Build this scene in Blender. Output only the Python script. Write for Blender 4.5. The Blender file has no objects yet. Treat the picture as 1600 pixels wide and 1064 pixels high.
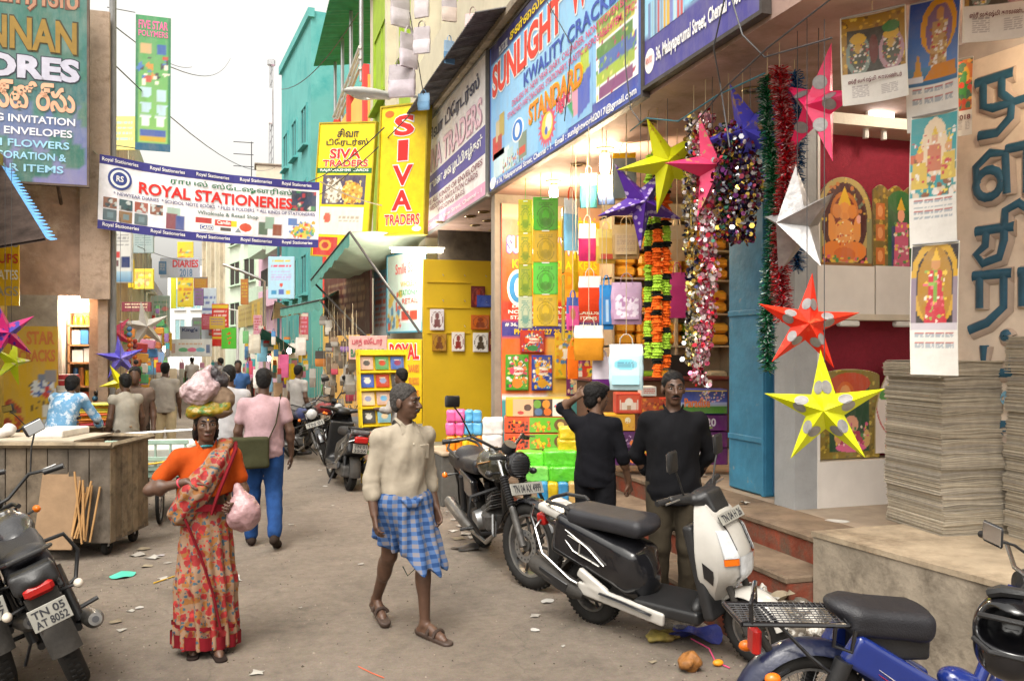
import bpy, math, random
import numpy as np
from mathutils import Vector, Matrix, Euler, noise
R = math.radians; PI = math.pi; V3 = Vector; MT = Matrix.Translation; MRo = Matrix.Rotation; RR = random.Random
SC = bpy.context.scene; COL = SC.collection
random.seed(7); RND = random.Random(11)
# ---------------------------------------------------------------- camera
FPX = 1333.0; CH = 1.92; HY = 545.0; TH = math.atan((800 - 385) / FPX)
cam_d = bpy.data.cameras.new('camera'); cam = bpy.data.objects.new('camera', cam_d); COL.objects.link(cam)
cam_d.sensor_width = 36; cam_d.lens = FPX * 36 / 1600; cam_d.shift_y = (HY - 532) / 1600
cam_d.clip_start = 0.05; cam_d.clip_end = 2000
cam.location = (0, 0, CH); cam.rotation_euler = (R(90), 0, -TH)
SC.camera = cam
# ---------------------------------------------------------------- sky, sun, exposure (bright overcast late afternoon)
world = bpy.data.worlds.new('World'); SC.world = world; world.use_nodes = True
wn = world.node_tree; bg = wn.nodes['Background']
sky = wn.nodes.new('ShaderNodeTexSky'); sky.sky_type = 'NISHITA'; sky.sun_disc = False
SUN_EL, SUN_AZ = R(58), R(215)
sky.sun_elevation = SUN_EL; sky.sun_rotation = SUN_AZ
sky.air_density = 1.6; sky.dust_density = 6.0; sky.ozone_density = 0.6
hs = wn.nodes.new('ShaderNodeHueSaturation'); hs.inputs['Saturation'].default_value = 0.05
wn.links.new(sky.outputs[0], hs.inputs['Color']); wmx = wn.nodes.new('ShaderNodeMix'); wmx.data_type = 'RGBA'; wmx.blend_type = 'MULTIPLY'; wmx.inputs[0].default_value = 1.; wmx.inputs[7].default_value = (1., .965, .90, 1)   # warm haze tint
wn.links.new(hs.outputs[0], wmx.inputs[6]); wn.links.new(wmx.outputs[2], bg.inputs[0])
bg.inputs[1].default_value = 0.15
sun_d = bpy.data.lights.new('sun', 'SUN'); sun = bpy.data.objects.new('sun', sun_d); COL.objects.link(sun)
sun_d.energy = 0.5; sun_d.angle = R(25); sun_d.color = (1.0, 0.95, 0.88)
sun.rotation_euler = (R(90) - SUN_EL, 0, PI - SUN_AZ)
sun.location = (0, 0, 30)
SC.view_settings.view_transform = 'Standard'; SC.view_settings.look = 'None'
SC.view_settings.gamma = 1.0; SC.view_settings.use_curve_mapping = False
SC.view_settings.exposure = 1.14
SC.cycles.max_bounces = 6; SC.cycles.diffuse_bounces = 3; SC.cycles.transparent_max_bounces = 8
SC.cycles.caustics_reflective = False; SC.cycles.caustics_refractive = False
SC.cycles.sample_clamp_indirect = 6

# ---------------------------------------------------------------- placing: photograph ray -> point in the street (x right, y along the street)
ct, st = math.cos(TH), math.sin(TH)
def W(px, py, d):
    xc = (px - 800) * d / FPX
    return Vector((xc * ct + d * st, d * ct - xc * st, CH + (HY - py) * d / FPX))
def onX(px, py, X): return W(px, py, X / ((px - 800) / FPX * ct + st))
def onY(px, py, Y): return W(px, py, Y / (ct - (px - 800) / FPX * st))
def onZ(px, py, Z): return W(px, py, (Z - CH) * FPX / (HY - py))
def G(px, py): return onZ(px, py, 0.0)
def dep(p): return p[0] * st + p[1] * ct

# ---------------------------------------------------------------- materials
MATS = {}
def lin(h):
    h = h.lstrip('#'); c = [int(h[i:i + 2], 16) / 255 for i in (0, 2, 4)]
    return tuple((x / 12.92 if x <= .04045 else ((x + .055) / 1.055) ** 2.4) for x in c)
def nd(t, typ, **kw):
    n = t.nodes.new(typ)
    for k, v in kw.items():
        if k in n.inputs: n.inputs[k].default_value = v
        else: setattr(n, k, v)
    return n
def mat(key, col=(.5, .5, .5), rough=.65, metal=0., var=.15, scale=6., bump=.15, bscale=40., emit=0., alpha=1., trans=0., spec=.5, sss=0., coat=0., dirt=None, dscale=2., dlo=.5, dhi=.7):
    if key in MATS: return MATS[key]
    if isinstance(col, str): col = lin(col)
    m = bpy.data.materials.new(key); m.use_nodes = True; t = m.node_tree; b = t.nodes['Principled BSDF']; L = t.links.new
    tc = nd(t, 'ShaderNodeTexCoord'); oc = tc.outputs['Object']
    b.inputs['Roughness'].default_value = rough; b.inputs['Metallic'].default_value = metal
    b.inputs['Specular IOR Level'].default_value = spec if rough < .8 else spec * .4
    if var > 0:
        n = nd(t, 'ShaderNodeTexNoise', Scale=scale, Detail=5., Roughness=.6); L(oc, n.inputs['Vector'])
        rp = nd(t, 'ShaderNodeValToRGB'); e = rp.color_ramp.elements
        e[0].position = .3; e[1].position = .72
        e[0].color = tuple(max(0, c * (1 - var)) for c in col) + (1,); e[1].color = tuple(min(1, c * (1 + var)) for c in col) + (1,)
        L(n.outputs['Fac'], rp.inputs[0]); out = rp.outputs[0]
        if dirt is not None:
            if isinstance(dirt, str): dirt = lin(dirt)
            n2 = nd(t, 'ShaderNodeTexNoise', Scale=dscale, Detail=8., Roughness=.7); L(oc, n2.inputs['Vector'])
            mr = nd(t, 'ShaderNodeMapRange'); mr.inputs[1].default_value = dlo; mr.inputs[2].default_value = dhi
            L(n2.outputs['Fac'], mr.inputs[0])
            mx = nd(t, 'ShaderNodeMix', data_type='RGBA'); L(mr.outputs[0], mx.inputs[0]); L(out, mx.inputs[6]); mx.inputs[7].default_value = (*dirt, 1)
            out = mx.outputs[2]
        L(out, b.inputs['Base Color'])
        if emit: L(out, b.inputs['Emission Color'])
    else:
        b.inputs['Base Color'].default_value = (*col, 1)
        if emit: b.inputs['Emission Color'].default_value = (*col, 1)
    if emit: b.inputs['Emission Strength'].default_value = emit
    if bump > 0:
        n3 = nd(t, 'ShaderNodeTexNoise', Scale=bscale, Detail=4.); L(oc, n3.inputs['Vector'])
        bp = nd(t, 'ShaderNodeBump', Strength=bump, Distance=.02); L(n3.outputs['Fac'], bp.inputs['Height']); L(bp.outputs[0], b.inputs['Normal'])
    if alpha < 1: b.inputs['Alpha'].default_value = alpha
    if trans: b.inputs['Transmission Weight'].default_value = trans
    if sss: b.inputs['Subsurface Weight'].default_value = sss; b.inputs['Subsurface Radius'].default_value = (.01, .005, .003)
    if coat: b.inputs['Coat Weight'].default_value = coat
    MATS[key] = m; return m
def c_(h, rough=.6, **k):           # quick paint-like material from a hex colour
    return mat('paint_%s_%d_%s' % (h.lstrip('#'), int(rough * 100), '_'.join('%s%s' % kv for kv in sorted(k.items()))), h, rough, **{**dict(var=.14, bump=.05), **k})
def print_mat():                    # printed paper, cloth or vinyl: ink colours held per corner of the sheet
    if 'print' in MATS: return MATS['print']
    m = bpy.data.materials.new('printed_ink'); m.use_nodes = True; t = m.node_tree; b = t.nodes['Principled BSDF']
    a = nd(t, 'ShaderNodeVertexColor'); a.layer_name = 'ink'; 
    tc = nd(t, 'ShaderNodeTexCoord'); gr = nd(t, 'ShaderNodeTexNoise', Scale=3.2, Detail=9., Roughness=.72); mp = nd(t, 'ShaderNodeMapping'); mp.inputs[3].default_value = (1.6, .5, 1.6); t.links.new(tc.outputs['Object'], mp.inputs[0]); t.links.new(mp.outputs[0], gr.inputs['Vector'])
    mr = nd(t, 'ShaderNodeMapRange'); mr.inputs[1].default_value = .42; mr.inputs[2].default_value = .75; mr.inputs[4].default_value = .34; t.links.new(gr.outputs['Fac'], mr.inputs[0])     # weathering streaks
    mx = nd(t, 'ShaderNodeMix', data_type='RGBA'); t.links.new(mr.outputs[0], mx.inputs[0]); t.links.new(a.outputs[0], mx.inputs[6]); mx.inputs[7].default_value = (.36, .32, .27, 1); t.links.new(mx.outputs[2], b.inputs['Base Color'])
    b.inputs['Roughness'].default_value = .42
    n = nd(t, 'ShaderNodeTexNoise', Scale=7., Detail=3.); t.links.new(tc.outputs['Object'], n.inputs['Vector'])
    bp = nd(t, 'ShaderNodeBump', Strength=.12, Distance=.05); t.links.new(n.outputs['Fac'], bp.inputs['Height']); t.links.new(bp.outputs[0], b.inputs['Normal'])
    MATS['print'] = m; return m

# ---------------------------------------------------------------- mesh helpers
def link(name, me, parent=None, mats=None):
    o = bpy.data.objects.new(name, me); COL.objects.link(o)
    if mats is not None and not me.materials:
        for m in (mats if isinstance(mats, (list, tuple)) else [mats]): me.materials.append(m)
    if parent is not None: o.parent = parent
    return o
def tag(o, label=None, cat=None, group=None, kind=None):
    if label: o['label'] = label
    if cat: o['category'] = cat
    if group: o['group'] = group
    if kind: o['kind'] = kind
    return o
def thing(name, label, cat, loc=(0, 0, 0), rot=0., group=None, M=None):
    o = bpy.data.objects.new(name, None); COL.objects.link(o); o.empty_display_size = .1
    if M is not None: o.matrix_world = M
    else:
        o.location = loc; o.rotation_euler = rot if isinstance(rot, (tuple, Euler)) else (0, 0, rot)
    return tag(o, label, cat, group)
def copy_tree(o, parent=None):
    c = o.copy(); COL.objects.link(c); c.parent = parent
    for ch in list(o.children): copy_tree(ch, c)
    return c
def frame(A, B, up=(0, 0, 1)):      # origin A, X towards B, Y up, Z out towards the viewer of a left-to-right A->B
    A, B = Vector(A), Vector(B); x = (B - A).normalized(); u = Vector(up); z = x.cross(u).normalized(); y = z.cross(x)
    M = Matrix((x, y, z)).transposed().to_4x4(); M.translation = A; return M
def basis(d):
    d = Vector(d).normalized(); a = Vector((0, 0, 1)) if abs(d.z) < .9 else Vector((1, 0, 0))
    u = d.cross(a).normalized(); return u, d.cross(u).normalized(), d
class MB:
    def __init__(s): s.v = []; s.f = []; s.mi = []; s.m = 0
    def add(s, vs, fs, M=None):
        n = len(s.v)
        s.v += [tuple(M @ Vector(p)) if M is not None else tuple(p) for p in vs]
        s.f += [tuple(i + n for i in f) for f in fs]; s.mi += [s.m] * len(fs); return s
    def box(s, c, z, rot=None, M=None, taper=1.):
        x, y, h = (q / 2 for q in z)
        vs = [(-x, -y, -h), (x, -y, -h), (x, y, -h), (-x, y, -h), (-x * taper, -y * taper, h), (x * taper, -y * taper, h), (x * taper, y * taper, h), (-x * taper, y * taper, h)]
        T = Matrix.Translation(Vector(c))
        if rot: T = T @ Euler(rot).to_matrix().to_4x4()
        if M is not None: T = M @ T
        return s.add(vs, [(0, 3, 2, 1), (4, 5, 6, 7), (0, 1, 5, 4), (1, 2, 6, 5), (2, 3, 7, 6), (3, 0, 4, 7)], T)
    def bx(s, a, b, M=None):
        a, b = Vector(a), Vector(b); return s.box((a + b) / 2, [abs(q) for q in (b - a)], M=M)
    def rbox(s, c, z, r=.01, rot=None, M=None):     # box with chamfered edges
        x, y, h = (q / 2 for q in z); r = min(r, x * .9, y * .9, h * .9); vs = []; T = Matrix.Translation(Vector(c))
        if rot: T = T @ Euler(rot).to_matrix().to_4x4()
        if M is not None: T = M @ T
        def ring(zz, q): return [(-x + q, -y, zz), (x - q, -y, zz), (x, -y + q, zz), (x, y - q, zz), (x - q, y, zz), (-x + q, y, zz), (-x, y - q, zz), (-x, -y + q, zz)]
        a = [(px * (x - r) / x, py * (y - r) / y, -h) for px, py, _ in ring(0, r)]; d = [(p[0], p[1], h) for p in a]
        vs = a + ring(-h + r, r) + ring(h - r, r) + d
        fs = [tuple(range(7, -1, -1)), tuple(range(24, 32))]
        for k in range(3):
            for i in range(8): j = (i + 1) % 8; fs.append((k * 8 + i, k * 8 + j, k * 8 + 8 + j, k * 8 + 8 + i))
        return s.add(vs, fs, T)
    def cyl(s, a, b, r0, r1=None, n=12, caps=True, M=None):
        return s.tube([a, b], [r0, r0 if r1 is None else r1], n, caps, M)
    def tube(s, pts, r, n=8, caps=True, M=None, flat=1.):
        pts = [Vector(p) for p in pts]; k = len(pts); rr = r if isinstance(r, (list, tuple)) else [r] * k
        u = None; vs = []; fs = []
        for i, p in enumerate(pts):
            d = (pts[min(i + 1, k - 1)] - pts[max(i - 1, 0)])
            d = d.normalized() if d.length > 1e-9 else Vector((0, 0, 1))
            if u is None: u, w, _ = basis(d)
            else:
                u = (u - d * u.dot(d)); u = u.normalized() if u.length > 1e-6 else basis(d)[0]; w = d.cross(u)
            for j in range(n):
                a = 2 * PI * j / n; vs.append(p + u * (math.cos(a) * rr[i]) + w * (math.sin(a) * rr[i] * flat))
        for i in range(k - 1):
            for j in range(n):
                q = (j + 1) % n; fs.append((i * n + j, i * n + q, (i + 1) * n + q, (i + 1) * n + j))
        if caps: fs += [tuple(range(n - 1, -1, -1)), tuple(range((k - 1) * n, k * n))]
        return s.add(vs, fs, M)
    def sph(s, c, r, n=12, m=8, rot=None, M=None):
        if not isinstance(r, (tuple, list)): r = (r, r, r)
        T = Matrix.Translation(Vector(c))
        if rot: T = T @ Euler(rot).to_matrix().to_4x4()
        if M is not None: T = M @ T
        vs = [(0, 0, -r[2])]; fs = []
        for i in range(1, m):
            a = -PI / 2 + PI * i / m
            vs += [(r[0] * math.cos(a) * math.cos(2 * PI * j / n), r[1] * math.cos(a) * math.sin(2 * PI * j / n), r[2] * math.sin(a)) for j in range(n)]
        vs.append((0, 0, r[2])); e = len(vs) - 1
        for j in range(n): q = (j + 1) % n; fs.append((0, 1 + q, 1 + j)); fs.append((e, e - n + j, e - n + q))
        for i in range(m - 2):
            for j in range(n): q = (j + 1) % n; fs.append((1 + i * n + j, 1 + i * n + q, 1 + (i + 1) * n + q, 1 + (i + 1) * n + j))
        return s.add(vs, fs, T)
    def lathe(s, prof, n=24, M=None, caps=False, wob=None):   # prof: (radius, z) about local Z
        vs = []; fs = []; k = len(prof)
        for i, (r, z) in enumerate(prof):
            for j in range(n):
                a = 2 * PI * j / n; q = r * (wob(a, i) if wob else 1); vs.append((q * math.cos(a), q * math.sin(a), z))
        for i in range(k - 1):
            for j in range(n): q = (j + 1) % n; fs.append((i * n + j, i * n + q, (i + 1) * n + q, (i + 1) * n + j))
        if caps: fs += [tuple(range(n - 1, -1, -1)), tuple(range((k - 1) * n, k * n))]
        return s.add(vs, fs, M)
    def torus(s, R0, r, n=32, m=10, M=None, flat=1., arc=2 * PI, a0=0.):
        full = arc > 6.28; k = n if full else n + 1; vs = []; fs = []
        for i in range(k):
            a = a0 + arc * i / n
            for j in range(m):
                b = 2 * PI * j / m; q = R0 + r * math.cos(b); vs.append((q * math.cos(a), q * math.sin(a), r * flat * math.sin(b)))
        for i in range(n):
            i2 = (i + 1) % k
            for j in range(m): q = (j + 1) % m; fs.append((i * m + j, i2 * m + j, i2 * m + q, i * m + q))
        return s.add(vs, fs, M)
    def prism(s, poly, h, M=None, z0=0.):
        n = len(poly)
        if sum(poly[i][0] * poly[(i + 1) % n][1] - poly[(i + 1) % n][0] * poly[i][1] for i in range(n)) < 0: poly = poly[::-1]
        vs = [(x, y, z0) for x, y in poly] + [(x, y, z0 + h) for x, y in poly]
        fs = [tuple(range(n - 1, -1, -1)), tuple(range(n, 2 * n))] + [(i, (i + 1) % n, n + (i + 1) % n, n + i) for i in range(n)]
        return s.add(vs, fs, M)
    def grid(s, fn, nu, nv, M=None, both=0.):
        vs = [fn(i / nu, j / nv) for j in range(nv + 1) for i in range(nu + 1)]
        fs = [(j * (nu + 1) + i, j * (nu + 1) + i + 1, (j + 1) * (nu + 1) + i + 1, (j + 1) * (nu + 1) + i) for j in range(nv) for i in range(nu)]
        return s.add(vs, fs, M)
    def mesh(s, name, mats=None, smooth=40):
        me = bpy.data.meshes.new(name); me.from_pydata(s.v, [], s.f)
        if mats is not None:
            for m in (mats if isinstance(mats, (list, tuple)) else [mats]): me.materials.append(m)
        if any(s.mi): me.polygons.foreach_set('material_index', s.mi)
        if smooth: me.shade_smooth(); me.set_sharp_from_angle(angle=R(smooth))
        me.update(); return me
    def build(s, name, mats, parent=None, smooth=40): return link(name, s.mesh(name, mats, smooth), parent)
def wire(name, pts, r, m, label, cat='cable', group=None, sag=0., n=5, seg=14):
    if sag:
        a, b = Vector(pts[0]), Vector(pts[-1])
        pts = [a.lerp(b, i / seg) - Vector((0, 0, sag * 4 * (i / seg) * (1 - i / seg))) for i in range(seg + 1)]
    return tag(MB().tube(pts, r, n).build(name, m), label, cat, group)

# ---------------------------------------------------------------- solid shapes blended from rounded pieces, meshed with surface nets
def cap(a, b, ra, rb=None, k=.02, op='u'): return (op, k, 'c', Vector(a), Vector(b), ra, ra if rb is None else rb)
def ell(c, r, rot=None, k=.02, op='u'): return (op, k, 'e', Vector(c), tuple(r), rot)
def rbx(c, h, rot=None, rd=.01, k=.02, op='u'): return (op, k, 'b', Vector(c), tuple(h), rot, rd)
def cut(p, n, k=.004): return ('i', k, 'h', Vector(p), Vector(n).normalized())
def _mat3(rot):
    if rot is None: return None
    if isinstance(rot, Matrix): return np.array(rot.to_3x3())
    return np.array(Euler(rot).to_matrix())
def sdf(prims, vox, disp=None, pad=.03):
    lo = np.full(3, 1e9); hi = -lo; info = []
    for p in prims:
        t = p[2]
        if t == 'c': a, b, m = np.array(p[3]), np.array(p[4]), max(p[5], p[6]); l, h = np.minimum(a, b) - m, np.maximum(a, b) + m
        elif t == 'e':
            q = max(p[4]) if p[5] is not None else np.array(p[4]); l, h = np.array(p[3]) - q, np.array(p[3]) + q
        elif t == 'b':
            q = np.linalg.norm(p[4]) + p[6] if p[5] is not None else np.array(p[4]) + p[6]; l, h = np.array(p[3]) - q, np.array(p[3]) + q
        else: l = h = None
        info.append((l, h))
        if p[0] == 'u': lo = np.minimum(lo, l); hi = np.maximum(hi, h)
    lo -= pad; hi += pad
    n = np.ceil((hi - lo) / vox).astype(int) + 1
    ax = [lo[i] + vox * np.arange(n[i]) for i in range(3)]
    F = np.full(n, .2, np.float32)
    for p, (l, h) in zip(prims, info):
        op, k, t = p[0], p[1], p[2]
        if l is None: sl = (slice(None),) * 3
        else:
            g = k + 4 * vox + .015
            i0 = np.clip(np.floor((l - g - lo) / vox).astype(int), 0, n - 1); i1 = np.clip(np.ceil((h + g - lo) / vox).astype(int) + 1, 1, n)
            sl = tuple(slice(a, b) for a, b in zip(i0, i1))
        X, Y, Z = np.meshgrid(ax[0][sl[0]], ax[1][sl[1]], ax[2][sl[2]], indexing='ij', sparse=True)
        if t == 'c':
            a = p[3]; ba = p[4] - a; bb = max(ba.dot(ba), 1e-9)
            T = np.clip(((X - a.x) * ba.x + (Y - a.y) * ba.y + (Z - a.z) * ba.z) / bb, 0, 1)
            D = np.sqrt((X - a.x - T * ba.x) ** 2 + (Y - a.y - T * ba.y) ** 2 + (Z - a.z - T * ba.z) ** 2) - (p[5] + (p[6] - p[5]) * T)
        elif t == 'h':
            c, nn = p[3], p[4]; D = (X - c.x) * nn.x + (Y - c.y) * nn.y + (Z - c.z) * nn.z
        else:
            c = p[3]; Q = _mat3(p[5]); x, y, z = X - c.x, Y - c.y, Z - c.z
            if Q is not None: x, y, z = (Q[0, i] * x + Q[1, i] * y + Q[2, i] * z for i in range(3))
            if t == 'e':
                r = p[4]; k0 = np.sqrt((x / r[0]) ** 2 + (y / r[1]) ** 2 + (z / r[2]) ** 2); k1 = np.sqrt((x / r[0] ** 2) ** 2 + (y / r[1] ** 2) ** 2 + (z / r[2] ** 2) ** 2)
                D = k0 * (k0 - 1) / np.maximum(k1, 1e-6)
            else:
                hh = p[4]; qx, qy, qz = np.abs(x) - hh[0], np.abs(y) - hh[1], np.abs(z) - hh[2]
                D = np.sqrt(np.maximum(qx, 0) ** 2 + np.maximum(qy, 0) ** 2 + np.maximum(qz, 0) ** 2) + np.minimum(np.maximum(qx, np.maximum(qy, qz)), 0) - p[6]
        S = F[sl]; k = max(k, 1e-5)
        if op == 'u':
            hq = np.maximum(k - np.abs(S - D), 0) / k; F[sl] = np.minimum(S, D) - hq * hq * k * .25
        else:
            if op == 's': D = -D
            hq = np.maximum(k - np.abs(S - D), 0) / k; F[sl] = np.maximum(S, D) + hq * hq * k * .25
    if disp is not None:
        X, Y, Z = np.meshgrid(*ax, indexing='ij', sparse=True); F = F + disp(X, Y, Z)
    for a in range(3):      # always closed at the border
        sl = [slice(None)] * 3
        for e in (0, -1): sl[a] = e; F[tuple(sl)] = np.maximum(F[tuple(sl)], vox * .5)
    s = F < 0; cnt = np.zeros(np.array(F.shape) - 1, np.int8); crn = [(i, j, k) for i in (0, 1) for j in (0, 1) for k in (0, 1)]
    N = F.shape
    for i, j, k in crn: cnt += s[i:N[0] - 1 + i, j:N[1] - 1 + j, k:N[2] - 1 + k]
    mk = (cnt > 0) & (cnt < 8); I, J, K = np.nonzero(mk); idx = np.full(mk.shape, -1, np.int64); idx[mk] = np.arange(len(I))
    P = np.zeros((len(I), 3)); c = np.zeros(len(I))
    for a in crn:
        for b in crn:
            if sum(b) - sum(a) == 1 and all(q >= w for q, w in zip(b, a)):
                f0 = F[I + a[0], J + a[1], K + a[2]]; f1 = F[I + b[0], J + b[1], K + b[2]]; x = (f0 < 0) != (f1 < 0)
                T = np.where(x, f0 / np.where(f0 == f1, 1, f0 - f1), 0)
                for q in range(3): P[:, q] += np.where(x, a[q] + T * (b[q] - a[q]), 0)
                c += x
    P = (P / np.maximum(c, 1)[:, None] + np.stack([I, J, K], 1)) * vox + lo
    fs = []
    for axi in range(3):
        s0 = np.moveaxis(s, axi, 0); id0 = np.moveaxis(idx, axi, 0)
        d = s0[:-1, 1:-1, 1:-1] != s0[1:, 1:-1, 1:-1]; i, j, k = np.nonzero(d)
        q = np.stack([id0[i, j, k], id0[i, j + 1, k], id0[i, j + 1, k + 1], id0[i, j, k + 1]], 1)
        fl = s0[i, j + 1, k + 1]
        if axi == 1: fl = ~fl
        q[~fl] = q[~fl][:, ::-1]; fs.append(q)
    return P.astype(np.float32), np.concatenate(fs)
def mesh_np(name, P, Q, mats=None, smooth=True):
    me = bpy.data.meshes.new(name); me.vertices.add(len(P)); me.vertices.foreach_set('co', P.ravel())
    n = Q.shape[1]; me.loops.add(Q.size); me.loops.foreach_set('vertex_index', Q.ravel().astype(np.int32))
    me.polygons.add(len(Q)); me.polygons.foreach_set('loop_start', np.arange(0, Q.size, n, dtype=np.int32))
    me.update(calc_edges=True)
    if smooth: me.shade_smooth()
    if mats is not None:
        for m in (mats if isinstance(mats, (list, tuple)) else [mats]): me.materials.append(m)
    return me
def blob(name, prims, vox, m, parent=None, disp=None, sharp=0):
    P, Q = sdf(prims, vox, disp); me = mesh_np(name, P, Q, m)
    if sharp: me.set_sharp_from_angle(angle=R(sharp))
    return link(name, me, parent)
def nz(X, Y, Z, f, seed=0.):        # cheap smooth pseudo-noise for cloth folds and crumples
    return (np.sin(X * f + 1.7 * np.sin(Y * f * .7 + seed) + seed) + np.sin(Y * f * 1.1 + 1.9 * np.sin(Z * f * .8 + seed * 2)) + np.sin(Z * f * .9 + 1.8 * np.sin(X * f * .75 - seed))) / 3

# ---------------------------------------------------------------- writing
TXT = {}
def text_mesh(s, bold=0., ext=.0):
    k = (s, bold, ext)
    if k in TXT: return TXT[k]
    c = bpy.data.curves.new('txt', 'FONT'); c.body = s; c.size = 1; c.offset = bold; c.extrude = ext; c.resolution_u = 3
    o = bpy.data.objects.new('txt', c); me = o.to_mesh()
    P = np.zeros(len(me.vertices) * 3); me.vertices.foreach_get('co', P); P = P.reshape(-1, 3)
    fs = [tuple(p.vertices) for p in me.polygons]
    o.to_mesh_clear(); bpy.data.objects.remove(o); bpy.data.curves.remove(c)
    TXT[k] = (P, fs); return TXT[k]
def lettering(parent, s, box, m, z=.006, bold=.012, M=None, slant=0., name='lettering', ext=.004, keep=False, arch=0.):
    """text fitted to box=(x0,y0,x1,y1) in the parent's XY plane"""
    P, fs = text_mesh(s, bold, 0.)
    if not len(P): return None
    lo, hi = P.min(0), P.max(0); x0, y0, x1, y1 = box; d = np.maximum(hi - lo, 1e-6)
    sx, sy = (x1 - x0) / d[0], (y1 - y0) / d[1]
    if keep: sx = sy = min(sx, sy)
    Q = np.zeros_like(P); Q[:, 0] = x0 + (P[:, 0] - lo[0]) * sx; Q[:, 1] = y0 + (P[:, 1] - lo[1]) * sy; Q[:, 2] = z
    if slant: Q[:, 0] += (Q[:, 1] - y0) * slant
    if arch: Q[:, 1] += arch * (1 - (2 * (Q[:, 0] - x0) / (x1 - x0) - 1) ** 2)
    me = bpy.data.meshes.new(name); me.from_pydata([tuple(q) for q in Q], [], fs); me.materials.append(m)
    return link(name, me, parent)

# ---------------------------------------------------------------- printed pictures: inks worked out per corner of a fine sheet
class Ink:
    def __init__(s, w, h, res=90, bgc='#ffffff'):
        s.w, s.h = w, h; s.ny = max(4, int(res)); s.nx = max(4, int(res * w / h))
        s.U, s.V = np.meshgrid(np.linspace(0, 1, s.nx + 1), np.linspace(0, 1, s.ny + 1)); s.V = 1 - s.V   # V measured from the top
        s.U = s.U; s.A = np.ones(s.U.shape + (3,)) * np.array(lin(bgc)); s.asp = w / h; s.full = np.ones(s.U.shape)
    def put(s, mask, col, a=1.):
        c = np.array(lin(col)) if isinstance(col, str) else col
        m = mask.astype(float)[..., None] * a; s.A = s.A * (1 - m) + c * m; return s
    def rect(s, u0, v0, u1, v1, col, a=1.): return s.put((s.U >= u0) & (s.U <= u1) & (s.V >= v0) & (s.V <= v1), col, a)
    def oval(s, u, v, a, b, col, al=1.): return s.put(((s.U - u) / a) ** 2 + ((s.V - v) / b) ** 2 < 1, col, al)
    def ring(s, u, v, a, b, w, col): q = ((s.U - u) / a) ** 2 + ((s.V - v) / b) ** 2; return s.put((q < 1) & (q > (1 - w) ** 2), col)
    def grad(s, c0, c1, u0=0, v0=0, u1=1, v1=1):
        t = np.clip((s.V - v0) / (v1 - v0), 0, 1)[..., None]; c = np.array(lin(c0)) * (1 - t) + np.array(lin(c1)) * t
        m = ((s.U >= u0) & (s.U <= u1) & (s.V >= v0) & (s.V <= v1))[..., None]; s.A = np.where(m, c, s.A); return s
    def poly(s, pts, col):
        m = np.zeros(s.U.shape, bool); n = len(pts)
        for i in range(n):
            (x0, y0), (x1, y1) = pts[i], pts[(i + 1) % n]
            if y0 == y1: continue
            c = ((y0 > s.V) != (y1 > s.V)) & (s.U < (x1 - x0) * (s.V - y0) / (y1 - y0) + x0); m ^= c
        return s.put(m, col)
    def specks(s, u0, v0, u1, v1, n, cols, r=.02, seed=1):
        q = random.Random(seed)
        for i in range(n): s.oval(q.uniform(u0, u1), q.uniform(v0, v1), r * q.uniform(.5, 1.3) / s.asp, r * q.uniform(.5, 1.3), q.choice(cols))
        return s
    def lines(s, u0, v0, u1, v1, n, col, seed=2, fill=.5, words=True):      # rows of small print
        q = random.Random(seed)
        for i in range(n):
            a = v0 + (v1 - v0) * i / n; b = a + (v1 - v0) / n * fill; u = u0
            while u < u1:
                e = min(u1, u + q.uniform(.03, .13) * (1 if words else 9)); s.rect(u, a, e, b, col); u = e + .02
        return s
    def build(s, name, parent, loc=(0, 0, .004), fn=None, M=None):
        nx, ny = s.nx, s.ny; x = s.U * s.w; y = (1 - s.V) * s.h
        if fn is None: P = np.stack([x + loc[0], y + loc[1], np.full_like(x, loc[2])], -1)
        else: P = fn(s.U, 1 - s.V, x, y); P = P + np.array(loc)
        i = np.arange(ny)[:, None] * (nx + 1) + np.arange(nx)[None]; i = i.ravel()
        Q = np.stack([i, i + 1, i + nx + 2, i + nx + 1], 1)
        if getattr(s, 'mask', None) is not None:
            mk = s.mask.ravel(); Q = Q[mk[Q].sum(1) >= 3]
        me = mesh_np(name, P.reshape(-1, 3).astype(np.float32), Q, print_mat(), fn is not None)
        ca = me.color_attributes.new('ink', 'FLOAT_COLOR', 'POINT')
        ca.data.foreach_set('color', np.concatenate([s.A.reshape(-1, 3), np.ones((s.A.size // 3, 1))], 1).ravel().astype(np.float32))
        return link(name, me, parent)
def TU(*a, **k): return MB().tube(*a, **k)
def RX(*a, **k): return MB().rbox(*a, **k)
def BX(*a, **k): return MB().bx(*a, **k)
def LA(*a, **k): return MB().lathe(*a, **k)
def SP(*a, **k): return MB().sph(*a, **k)
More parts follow.
